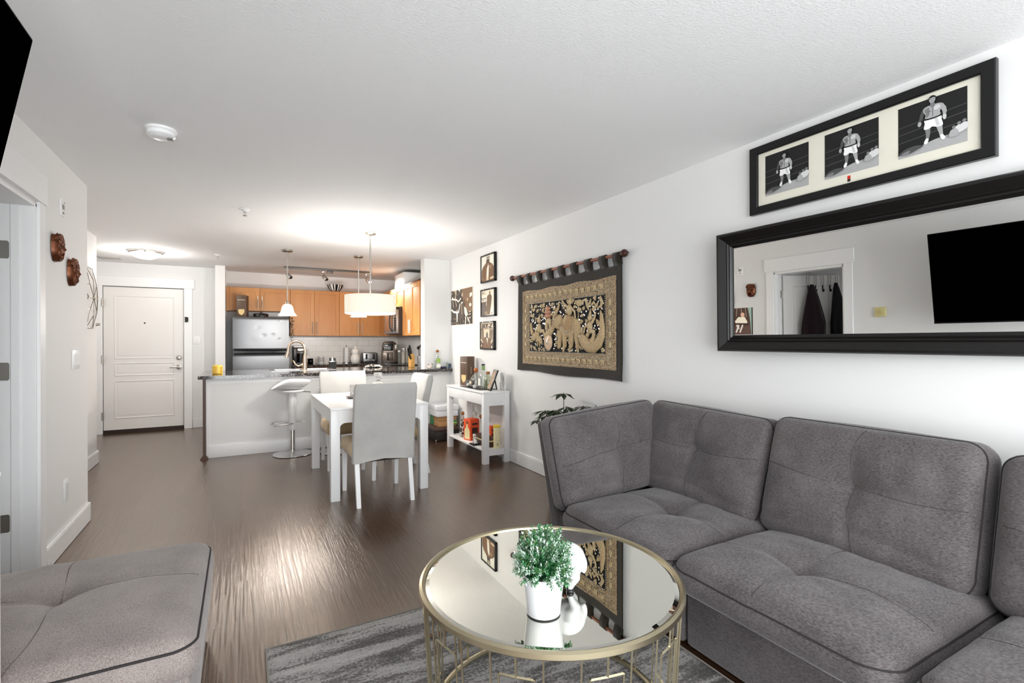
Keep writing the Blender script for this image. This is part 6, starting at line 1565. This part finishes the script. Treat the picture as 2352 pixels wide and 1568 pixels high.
# microwave
mw = thing('microwave', 'stainless over-the-range microwave under the right wall cabinets', 'microwave', (2.33, 7.955, 1.41))
B().box(2.14, 7.575, 1.415, XR-0.004, 8.335, 1.842).build('body', mat('dark_brown_metal', '#2C221E', 0.4), mw, bevel=0.003)
mm = B().box(2.105, 7.76, 1.43, 2.14, 8.333, 1.80, bev=0.004).build('door', M_steel, mw)
B().box(2.1035, 7.86, 1.475, 2.106, 8.29, 1.755).build('window', mat('bronze_glass', '#6B4C3A', 0.12), mm)
B().tube([(2.10, 7.80, 1.46), (2.065, 7.80, 1.52), (2.055, 7.80, 1.615), (2.065, 7.80, 1.71), (2.10, 7.80, 1.77)], 0.011, 10).build('handle', M_black, mm)
cpn = B().box(2.107, 7.577, 1.43, 2.14, 7.757, 1.80, bev=0.003).build('control_panel', M_steel, mw)
b = B()
for i in range(6):
    for j in range(3): b.box(2.1055, 7.61+j*0.045, 1.47+i*0.036, 2.108, 7.643+j*0.045, 1.494+i*0.036)
b.build('keypad', M_black, cpn)
B().box(2.107, 7.577, 1.80, 2.15, 8.333, 1.84).build('vent_grille', M_black, mw)
# white carton and flat board on top of the right cabinets
t_ = thing('white_carton', 'tall white box on top of the right kitchen cabinets', 'box', (2.40, 7.83, UZ1))
B().box(2.225, 7.575, UZ1+0.001, 2.56, 8.10, 2.385, bev=0.002).build('carton', M_whitemat, t_)
B().box(2.222, 7.572, 2.385, 2.563, 8.103, 2.393).build('lid_edge', mat('grey_lid_edge', '#7d7a76', 0.5), t_)
t_ = thing('serving_tray', 'flat brown wooden tray lying on top of the right kitchen cabinets', 'tray', (2.38, 7.15, UZ1))
b = B().box(2.20, 6.78, UZ1+0.002, 2.55, 7.55, UZ1+0.018); b.build('board', mat('cherry_board', '#7A3E20', 0.35), t_)
B().box(2.26, 6.80, UZ1+0.018, 2.54, 7.30, UZ1+0.05, bev=0.004).build('black_tray', M_black, t_)
B().box(2.24, 7.31, UZ1+0.018, 2.45, 7.45, UZ1+0.035).build('white_card', M_whitemat, t_)

# base cabinets and back/right counters
bc = thing('base_cabinets', 'maple base cabinets under the kitchen back counter', 'cabinet', (1.6, 8.9, 0))
B().box(0.76, 8.60, 0.10, 1.93, YKB-0.002, 0.885).build('carcass', M_wood, bc)
B().box(1.955, 8.352, 0.10, XR-0.002, YKB-0.002, 0.885).build('carcass', M_wood, bc)
for a, c in ((0.76, 1.15), (1.15, 1.54), (1.54, 1.93)): cabinet_door(bc, (a, 8.60), (c, 8.60), 0.12, 0.72, (0, -1), None); 
for a, c in ((0.76, 1.15), (1.15, 1.54), (1.54, 1.93)): B().box(a+0.003, 8.58, 0.735, c-0.003, 8.60, 0.87).build('drawer', M_wood, bc, bevel=0.001)
b = B().box(0.735, 8.555, 0.888, XR-0.003, YKB-0.009, 0.93).box(1.925, 8.34, 0.888, XR-0.003, 8.555, 0.93)
tag(b.build('back_countertop', M_granite), 'dark granite counter along the back kitchen wall', 'countertop')
st_v = thing('stove', 'black glass topped range between the counters under the microwave', 'stove', (2.25, 7.96, 0))
B().box(1.93, 7.61, 0.02, XR-0.004, 8.335, 0.90).build('body', M_steel, st_v)
B().box(1.90, 7.605, 0.90, XR-0.003, 8.336, 0.938, bev=0.003).build('cooktop', M_black_glass, st_v)
b = B()
for x, y, r in ((2.08, 7.78, 0.09), (2.08, 8.15, 0.075), (2.38, 7.78, 0.075), (2.38, 8.15, 0.09)): b.tube([(x+r*math.cos(2*PI*k/32), y+r*math.sin(2*PI*k/32), 0.9383) for k in range(32)], 0.0015, 4, closed=True)
b.build('burner_ring', mat('grey_ring', '#4a4a4a', 0.3), st_v)
B().box(1.915, 7.66, 0.15, 1.93, 8.29, 0.75).build('oven_door', M_black_glass, st_v)

# refrigerator
rf = thing('refrigerator', 'dented stainless top-freezer refrigerator beside the wing wall', 'refrigerator', (0.27, 8.8, 0))
rx0, rx1, ry = -0.112, 0.655, 8.45
B().box(rx0+0.008, ry+0.07, 0.02, rx1-0.008, 9.18, 1.675).build('cabinet', mat('dark_fridge_side', '#3C3734', 0.45), rf, bevel=0.006)
def fdoor(name, z0, z1, dents=()):
    b = B(); NX, NZ = 56, 40; G = {}
    for i in range(NX+1):
        for j in range(NZ+1):
            x = rx0+(rx1-rx0)*i/NX; z = z0+(z1-z0)*j/NZ
            y = ry+0.012*(abs(i/NX-0.5)*2)**4+0.018*max(0, (j/NZ-0.9)/0.1)**2*(1 if z1 > 1.5 else 0.2)
            for dx, dz, r, dp in dents: y += dp*math.exp(-(((x-dx)/r)**2+((z-dz)/(r*0.7))**2))
            G[i, j] = b.v((x, y, z))
    for i in range(NX):
        for j in range(NZ): b.face((G[i, j], G[i+1, j], G[i+1, j+1], G[i, j+1]))
    ring = [G[i, 0] for i in range(NX)]+[G[NX, j] for j in range(NZ)]+[G[i, NZ] for i in range(NX, 0, -1)]+[G[0, j] for j in range(NZ, 0, -1)]
    back = [b.v((v.co.x, ry+0.065, v.co.z)) for v in ring]; n_ = len(ring)
    for k in range(n_): b.face((ring[k], back[k], back[(k+1) % n_], ring[(k+1) % n_]))
    b.face(back)
    return b.build(name, M_fridge, rf, smooth=50)
fdoor('freezer_door', 1.205, 1.683, [(0.22, 1.52, 0.035, 0.002), (0.30, 1.40, 0.03, 0.004), (0.43, 1.41, 0.026, 0.005), (0.52, 1.34, 0.02, 0.0045), (0.15, 1.31, 0.06, 0.0015)])
fdoor('fridge_door', 0.08, 1.085)
b = B().box(rx0+0.004, ry+0.015, 1.085, rx1-0.004, ry+0.07, 1.205); b.build('seal_gap', M_black, rf)
B().tube([(rx0+0.02, ry-0.012, 1.185), (rx0+0.2, ry-0.03, 1.18), (rx1-0.2, ry-0.03, 1.175), (rx1-0.02, ry-0.012, 1.18)], [0.012, 0.018, 0.018, 0.012], 10).build('handle', M_black, rf)
B().tube([(rx0+0.02, ry-0.012, 1.12), (rx0+0.2, ry-0.028, 1.125), (rx1-0.2, ry-0.028, 1.125), (rx1-0.02, ry-0.012, 1.12)], [0.012, 0.016, 0.016, 0.012], 10).build('handle', M_black, rf)
B().box(0.505, ry-0.004, 1.618, 0.575, ry+0.012, 1.632, bev=0.002).build('badge', M_chrome, rf)
champagne_box('dark brown champagne box with gold shield on top of the refrigerator', 0.02, 8.67, 1.678, 0.135, 0.335, math.radians(75), False)
t_ = thing('black_pan', 'black lidded pan on top of the refrigerator', 'pan', (0.27, 8.66, 1.677))
B().lathe((0.27, 8.66, 1.677), [(0, 0), (0.09, 0), (0.105, 0.012), (0.107, 0.05), (0.10, 0.062), (0.06, 0.07), (0, 0.072)], 32).build('body', M_black, t_)
B().cyl((0.27, 8.66, 1.747), (0.27, 8.66, 1.765), 0.014).build('lid_knob', M_black, t_)
t_ = thing('hanging_vine', 'dark trailing vine hanging down the right side of the refrigerator', 'plant', (0.69, 8.56, 1.68))
b = B(); s_ = B(); rnd = random.Random(21)
for q in range(3):
    pts = [Vector((0.668, 8.60, 1.70)), Vector((0.692+0.006*q, 8.53+0.03*q, 1.68))]
    for k in range(1, 9): pts.append(Vector((0.70+0.015*math.sin(k*1.3+q), 8.52+0.03*q, 1.67-k*(0.042 if q != 1 else 0.03))))
    s_.tube(pts, 0.0018, 4)
    for p in pts[1:]:
        for m_i in range(3):
            leaf(b, p, Vector((rnd.uniform(-0.1, 1), rnd.uniform(-1, 0.2), rnd.uniform(-0.9, 0.1))), Vector((0, 0, 1)), rnd.uniform(0.025, 0.042), 0.009, rnd.choice((0, 0, 1)))
b.build('leaves', M_dl, t_, smooth=0); s_.build('stems', M_dl[0], t_, smooth=0)
# striped bowl on the cabinets
t_ = thing('zebra_bowl', 'black and white striped bowl on top of the wall cabinets', 'bowl', (1.43, 8.99, UZ1))
b = B(); NS = 40; rings = []
for r, z in ((0.045, 0.0), (0.075, 0.012), (0.108, 0.045), (0.13, 0.085), (0.141, 0.118), (0.136, 0.118), (0.12, 0.08), (0.07, 0.02), (0.0005, 0.012)):
    rings.append([b.v((1.43+r*math.cos(2*PI*k/NS), 8.99+r*math.sin(2*PI*k/NS), UZ1+0.001+z)) for k in range(NS)])
pat = [0, 1, 1, 0, 1, 0, 0, 1, 0, 1, 1, 0, 1, 0, 1, 1, 0, 1, 0, 1]
for q, (a, c) in enumerate(zip(rings, rings[1:])):
    for k in range(NS): b.face((a[k], a[(k+1) % NS], c[(k+1) % NS], c[k]), pat[(k//1) % 20] if q < 5 else 0)
b.face(list(reversed(rings[0])))
b.build('body', [mat('white_glaze', '#ECEBE8', 0.25), mat('black_glaze', '#121212', 0.25)], t_, smooth=40)

# ------------------------------------------------------------------ things on the back counter
BZ = 0.9305
t_ = thing('coffee_maker', 'black pod coffee maker with a silver lid behind the faucet', 'coffee maker', (0.835, 8.9, BZ))
B().box(0.745, 8.78, BZ, 0.925, 9.06, BZ+0.03, bev=0.004).box(0.745, 8.80, BZ+0.03, 0.80, 9.06, BZ+0.27, bev=0.006).build('housing', M_black, t_)
B().lathe((0.862, 8.88, BZ+0.03), [(0, 0), (0.058, 0), (0.06, 0.02), (0.058, 0.15), (0, 0.152)], 28).build('reservoir', M_black, t_)
B().box(0.80, 8.80, BZ+0.205, 0.925, 9.04, BZ+0.268, bev=0.012).build('brew_head', M_nickel, t_)
B().box(0.74, 8.79, BZ+0.27, 0.93, 9.05, BZ+0.305, bev=0.012).build('lid', M_nickel, t_)
t_ = thing('black_mug', 'glossy black mug on the back counter left of the lettered mug', 'mug', (1.02, 8.93, BZ))
B().lathe((1.02, 8.93, BZ), [(0, 0), (0.04, 0), (0.044, 0.006), (0.045, 0.09), (0.042, 0.09), (0.04, 0.01), (0, 0.008)], 28, cap=False).build('body', M_black_glass, t_)
B().tube([(0.978, 8.93, BZ+0.075), (0.945, 8.93, BZ+0.07), (0.935, 8.93, BZ+0.045), (0.95, 8.93, BZ+0.02), (0.978, 8.93, BZ+0.018)], 0.006, 8).build('handle', M_black_glass, t_)
t_ = thing('lettered_mug', 'white mug with two rows of grey lettering on the back counter', 'mug', (1.19, 8.95, BZ))
B().lathe((1.19, 8.95, BZ), [(0, 0), (0.042, 0), (0.046, 0.006), (0.047, 0.125), (0.044, 0.125), (0.042, 0.01), (0, 0.008)], 28, cap=False).build('body', mat('grey_white_mug', '#D9D8D6', 0.3), t_)
B().tube([(1.232, 8.95, BZ+0.10), (1.265, 8.95, BZ+0.095), (1.272, 8.95, BZ+0.06), (1.255, 8.95, BZ+0.03), (1.232, 8.95, BZ+0.03)], 0.006, 8).build('handle', MATS['grey_white_mug'], t_)
for z in (0.085, 0.048): words('lettering', 'LANG', 0.034, (1.19, 8.9015, BZ+z), (1, 0, 0), (0, 0, 1), mat('grey_lettering', '#6a6866', 0.5), t_, 'CENTER', 0.0005)
t_ = thing('paper_towel_roll', 'white paper towel roll on a holder at the back counter', 'paper towel', (1.625, 9.06, BZ))
B().lathe((1.625, 9.06, BZ), [(0, 0), (0.07, 0), (0.07, 0.008), (0.006, 0.01), (0.006, 0.30), (0.009, 0.305), (0, 0.31)], 24).build('holder', M_nickel, t_)
B().lathe((1.625, 9.06, BZ), [(0.008, 0.012), (0.042, 0.012), (0.042, 0.275), (0.008, 0.275)], 28).build('roll', M_whitemat, t_)
t_ = thing('cookie_jar', 'rounded white ceramic cookie jar between paper towels and toaster', 'jar', (1.745, 8.90, BZ))
B().lathe((1.745, 8.90, BZ), [(0, 0), (0.06, 0), (0.075, 0.015), (0.083, 0.06), (0.08, 0.105), (0.062, 0.145), (0.056, 0.155), (0, 0.156)], 32).build('body', mat('cream_ceramic', '#EDEAE4', 0.22), t_)
B().lathe((1.745, 8.90, BZ), [(0, 0.157), (0.06, 0.157), (0.068, 0.185), (0.062, 0.225), (0.04, 0.25), (0.018, 0.258), (0.022, 0.27), (0.018, 0.285), (0, 0.288)], 32).build('lid', MATS['cream_ceramic'], t_)
t_ = thing('toaster', 'four-slice stainless toaster with black controls on the back counter', 'toaster', (1.985, 8.93, BZ))
B().box(1.86, 8.82, BZ+0.016, 2.10, 9.05, BZ+0.18, bev=0.014, seg=3).build('shell', M_steel, t_)
B().box(1.862, 8.825, BZ, 2.098, 9.045, BZ+0.016).box(2.098, 8.84, BZ+0.01, 2.118, 9.03, BZ+0.172, bev=0.006).build('base', M_black, t_)
for x in (1.918, 2.042):
    B().box(x-0.017, 8.812, BZ+0.065, x+0.017, 8.822, BZ+0.155, bev=0.003).box(x-0.015, 8.80, BZ+0.13, x+0.015, 8.815, BZ+0.145).build('lever', M_black, t_)
    B().lathe((x, 8.822, BZ+0.04), [(0.014, 0), (0.014, -0.012), (0, -0.013)], 18, axis='y').build('dial', M_chrome, t_)
    for z in (0.07, 0.055, 0.042): B().box(x+0.045 if x > 2 else x-0.052, 8.817, BZ+z, x+0.052 if x > 2 else x-0.045, 8.822, BZ+z+0.006).build('button', M_black, t_)
for x in (1.90, 1.94, 2.02, 2.06): B().box(x-0.012, 8.86, BZ+0.1795, x+0.012, 9.01, BZ+0.1815).build('slot', M_black, t_)
t_ = thing('air_fryer', 'grey-brown air fryer with a black control panel in the kitchen corner', 'air fryer', (2.27, 8.62, BZ))
mxa = Matrix.Translation((2.275, 8.66, BZ)) @ Matrix.Rotation(math.radians(-12), 4, 'Z')
M_af = mat('taupe_metallic', '#6A5E55', 0.3, 0.4)
b = B(); b.mx = mxa
rings = []
for z, hw_, hd in ((0.02, 0.135, 0.13), (0.06, 0.14, 0.138), (0.20, 0.135, 0.136), (0.30, 0.125, 0.128), (0.345, 0.115, 0.115), (0.365, 0.09, 0.09)):
    rings.append([b.v((math.copysign(abs(math.cos(a))**0.35, math.cos(a))*hw_, math.copysign(abs(math.sin(a))**0.35, math.sin(a))*hd, z)) for a in [2*PI*(k+0.5)/36 for k in range(36)]])
for a, c in zip(rings, rings[1:]):
    for k in range(36): b.face((a[k], a[(k+1) % 36], c[(k+1) % 36], c[k]))
b.face(rings[-1]); b.face(list(reversed(rings[0]))); b.build('body', M_af, t_, smooth=50)
b = B(); b.mx = mxa; b.box(-0.135, -0.13, 0, 0.135, 0.13, 0.022, bev=0.004); b.build('foot_ring', M_black, t_)
b = B(); b.mx = mxa; b.box(-0.11, -0.142, 0.215, 0.06, -0.125, 0.335, bev=0.006).box(-0.07, -0.06, 0.36, 0.07, 0.09, 0.378, bev=0.004); b.build('control_panel', M_black, t_)
b = B(); b.mx = mxa
for i in range(4):
    for j in range(2): b.box(-0.085+i*0.028, -0.1435, 0.238+j*0.026, -0.072+i*0.028, -0.1415, 0.25+j*0.026)
b.box(-0.07, -0.1435, 0.30, -0.03, -0.1415, 0.312); b.build('key_print', M_whitemat, t_)
b = B(); b.mx = mxa; b.box(-0.115, -0.146, 0.05, 0.06, -0.13, 0.19, bev=0.008); dr = b.build('basket', M_af, t_)
b = B(); b.mx = mxa; b.tube([(-0.03, -0.14, 0.165), (-0.03, -0.19, 0.15), (-0.03, -0.195, 0.10), (-0.03, -0.18, 0.065)], 0.013, 8); b.build('handle', M_black, dr)
b = B(); b.mx = mxa; b.box(0.088, -0.1395, 0.235, 0.118, -0.134, 0.315); b.build('sticker', mat('white_red_sticker', '#EAE4DC', 0.5), t_)
b = B(); b.mx = mxa; b.box(0.092, -0.1402, 0.245, 0.114, -0.1394, 0.256); b.build('red_print', mat('red_sticker_print', '#B5442E', 0.5), t_)
for i, (x, y, h, lb) in enumerate(((2.40, 8.22, 0.265, 'taller of two steel topped glass mills beside the air fryer'), (2.465, 8.26, 0.262, 'steel topped glass mill nearest the right wall'))):
    t_ = thing('pepper_mill', lb, 'pepper mill', (x, y, 0.9385), 'glass mills on the cooktop edge')
    B().lathe((x, y, 0.9385), [(0, 0), (0.03, 0), (0.031, 0.1), (0.026, 0.13), (0.026, 0.19), (0.028, 0.2), (0, 0.2)], 24).build('jar', mat('cloudy_jar', '#DAD3C6', 0.12, trans=0.4), t_)
    B().lathe((x, y, 0.9385), [(0.03, 0.2), (0.031, 0.205), (0.031, 0.255), (0.027, h-0.005), (0, h)], 24).build('cap', M_chrome, t_)
    B().lathe((x, y, 0.9385), [(0, 0.004), (0.028, 0.004), (0.028, 0.085), (0, 0.087)], 20).build('contents', mat('peppercorns' if i else 'pale_salt', '#4a3a2e' if i else '#D8CDB8', 0.8), t_)
t_ = thing('oil_bottle', 'short clear bottle with white cap left of the mills', 'bottle', (2.335, 8.25, 0.9385))
B().lathe((2.335, 8.25, 0.9385), [(0, 0), (0.022, 0), (0.024, 0.12), (0.018, 0.16), (0.016, 0.19)], 20).build('glass', M_glass, t_)
B().lathe((2.335, 8.25, 0.9385), [(0.02, 0.185), (0.021, 0.215), (0, 0.218)], 20).build('cap', M_whitemat, t_)
t_ = thing('knife_block', 'pale wooden knife block with black handled knives near the wing wall', 'knife block', (2.215, 7.17, KT))
b = B(); b.prism([(2.185, 7.10, KT), (2.245, 7.10, KT), (2.245, 7.10, KT+0.16), (2.215, 7.10, KT+0.205), (2.185, 7.10, KT+0.19)], (0, 0.13, 0)); b.build('block', mat('beech_block', '#C99A54', 0.5), t_, bevel=0.003)
for i, (x, z, l, y) in enumerate(((2.19, 0.20, 0.10, 7.12), (2.205, 0.205, 0.12, 7.15), (2.222, 0.20, 0.11, 7.18), (2.195, 0.19, 0.09, 7.20))):
    B().tube([(x, y, KT+z-0.01), (x-0.02, y-0.005, KT+z+l*0.5), (x-0.03, y-0.01, KT+z+l)], [0.011, 0.013, 0.012], 8).build('knife_handle', M_black, t_)
B().tube([(2.183, 7.105, KT+0.12), (2.16, 7.102, KT+0.18), (2.14, 7.10, KT+0.205)], [0.012, 0.015, 0.013], 8).build('knife_handle', M_blackmat, t_)
t_ = thing('utensil_holder', 'steel canister of spoons and ladles beside the knife block', 'utensil holder', (2.285, 6.98, KT))
B().lathe((2.285, 6.98, KT), [(0, 0), (0.038, 0), (0.04, 0.01), (0.04, 0.17), (0.037, 0.17), (0.036, 0.01), (0, 0.008)], 28, cap=False).build('canister', M_steel, t_)
for i, (dx, dy, l, m_) in enumerate(((-0.02, -0.01, 0.30, M_black), (0.01, 0.015, 0.32, M_black), (0.02, -0.02, 0.27, M_chrome), (-0.005, 0.0, 0.29, M_chrome))):
    p = Vector((2.285, 6.98, KT+0.02)); q = p+Vector((dx*1.6, dy*1.6, l-0.05))
    B().cyl(p, q, 0.004, 8).ell(q+Vector((dx*0.2, dy*0.2, 0.018)), (0.022, 0.008, 0.026)).build('utensil', m_, t_)
t_ = thing('power_outlet', 'white outlet plate with a black plug on the tiled backsplash', 'outlet', (0.98, YKB-0.012, 1.07))
B().box(0.928, YKB-0.016, 1.07, 1.03, YKB-0.0085, 1.19, bev=0.002).build('plate', M_white, t_)
B().box(0.985, YKB-0.018, 1.09, 1.012, YKB-0.015, 1.165).build('socket', M_whitemat, t_)
B().cyl((0.94, YKB-0.016, 1.14), (0.94, YKB-0.045, 1.14), 0.013).tube([(0.94, YKB-0.04, 1.135), (0.93, YKB-0.05, 1.09), (0.92, YKB-0.05, 1.0), (0.91, YKB-0.04, 0.94)], 0.004, 6).build('plug', M_black, t_)

# ------------------------------------------------------------------ masks and wire art
M_bronze = mat('copper_bronze', '#7A4528', 0.32, 0.55, vary=(26, '#4E2A18'), bump=(55, 0.25, 0.003))
def mask(name, label, yc, z0, z1, w, mood):
    h = z1-z0; zc = (z0+z1)/2; t_ = thing(name, label, 'mask', (XL, yc, z0), 'copper theatre masks on the left wall')
    b = B(); NU_, NV = 36, 48; G = {}
    for i in range(NU_+1):
        for j in range(NV+1):
            u = -1+2*i/NU_; v = -1+2*j/NV                      # u across the face, v up
            wid = (1-0.52*max(0, -v)**2.4-0.25*max(0, v)**4)*w/2
            y = yc+u*wid; z = zc+v*h/2*(1-0.05*u*u)
            d = 0.040*max(0, 1-abs(u)**2.6)**0.5*(0.35+0.65*math.sqrt(max(0, 1-abs(v)**3)))
            g = lambda cu, cv, su, sv: math.exp(-((u-cu)/su)**2-((v-cv)/sv)**2)
            d += 0.011*math.exp(-(u/0.13)**2)/(1+math.exp((abs(v-0.03)-0.17)*26))+0.010*g(0, -0.10, 0.16, 0.075)    # nose ridge and tip
            for s in (-1, 1):
                d -= 0.014*g(s*0.40, 0.14, 0.17, 0.065); d += 0.007*g(s*0.40, 0.13, 0.09, 0.035)          # eye sockets
                d += 0.009*math.exp(-((abs(u)-0.40)/0.26)**2-((v-0.27-mood*0.10*(abs(u)-0.4))/0.05)**2)*0.5   # brow
                d += 0.009*g(s*0.50, -0.10+0.06*mood, 0.2, 0.10)                                        # cheek
                d -= 0.006*math.exp(-((abs(u)-0.55+0.3*(v+0.3))/0.05)**2-((v+0.35)/0.2)**2)*0.5             # laugh lines
            mz = -0.50+mood*0.16*(abs(u)/0.5)**2
            d -= 0.034*math.exp(-((u)/0.46)**6-((v-mz)/0.135)**4)                                         # open mouth
            d += 0.008*math.exp(-((abs(u)-0.56)/0.09)**2-((v-mz)/0.22)**2)+0.008*math.exp(-(u/0.5)**4-((v-mz-0.2)/0.05)**2)+0.008*math.exp(-(u/0.5)**4-((v-mz+0.2)/0.06)**2)
            if v > 0.42: d += (0.004*math.sin(u*13+math.sin(v*9)*2)+0.003*math.sin(v*24+u*8))*min(1, (v-0.42)*5)
            edge = i in (0, NU_) or j in (0, NV)
            G[i, j] = b.v((XL+0.003+(0 if edge else max(0.002, d)), y, z))
    for i in range(NU_):
        for j in range(NV): b.face((G[i, j], G[i+1, j], G[i+1, j+1], G[i, j+1]))
    ring = [G[i, 0] for i in range(NU_)]+[G[NU_, j] for j in range(NV)]+[G[i, NV] for i in range(NU_, 0, -1)]+[G[0, j] for j in range(NV, 0, -1)]
    b.face(ring)
    b.build('face', M_bronze, t_, smooth=80)
    b = B()
    for k in range(11):
        a = PI*(0.06+0.88*k/10); b.ell((XL+0.020+0.012*math.sin(a), yc+math.cos(a)*w*0.42, zc+h*0.26+math.sin(a)*h*0.20), (0.010, 0.012, 0.0095), rot=Matrix.Rotation(a, 3, 'X'))
    for k in range(6): b.ell((XL+0.038-0.005*abs(k-2.5), yc-w*0.3+w*0.6*k/5, zc+h*0.30+0.008*math.sin(k*2)), (0.008, 0.011, 0.010))
    rn = random.Random(int(yc*100))
    for k in range(46):
        u = rn.uniform(-0.92, 0.92); v = rn.uniform(0.38, 0.96)
        d0 = 0.040*max(0, 1-abs(u)**2.6)**0.5*(0.35+0.65*math.sqrt(max(0, 1-abs(v)**3)))
        p0 = Vector((XL+d0, yc+u*w/2*(1-0.25*v**4), zc+v*h/2)); a = rn.uniform(0, 6.3)
        b.tube([p0+Vector((0.002, 0.012*math.cos(a), 0.012*math.sin(a))), p0+Vector((0.006, 0, 0)), p0+Vector((0.003, 0.012*math.cos(a+2), 0.012*math.sin(a+2)))], [0.003, 0.0055, 0.0035], 7)
    b.build('curls', M_bronze, t_, smooth=80)
mask('tragedy_mask', 'copper theatre mask with a howling mouth, higher of the two', 3.925, 1.785, 1.95, 0.125, -1)
mask('comedy_mask', 'copper theatre mask with a laughing mouth, lower of the two', 4.235, 1.670, 1.845, 0.13, 1)
t_ = thing('wire_wall_art', 'open geometric metal wire sculpture on the hall wall', 'wall art', (XH, 6.45, 1.47))
M_wire = mat('silver_brown_wire', '#8C8177', 0.35, 0.8)
c_ = (XH+0.05, 6.50, 1.755); ring_ = []
for k in range(8):
    a = PI*k/4+PI/8; ring_.append((XH+0.012, 6.50+0.335*math.cos(a), 1.755+0.335*math.sin(a)))
out_ = [(XH+0.045, 6.50+0.18*math.cos(PI*k/4), 1.755+0.18*math.sin(PI*k/4)) for k in range(8)]
b = B()
for k in range(8):
    b.cyl(ring_[k], ring_[(k+1) % 8], 0.0035, 6); b.cyl(ring_[k], out_[k], 0.003, 6); b.cyl(ring_[k], out_[(k+1) % 8], 0.003, 6); b.cyl(out_[k], c_, 0.003, 6)
b.build('wires', M_wire, t_)
B().ell(c_, (0.014, 0.022, 0.022)).build('hub', M_nickel, t_)
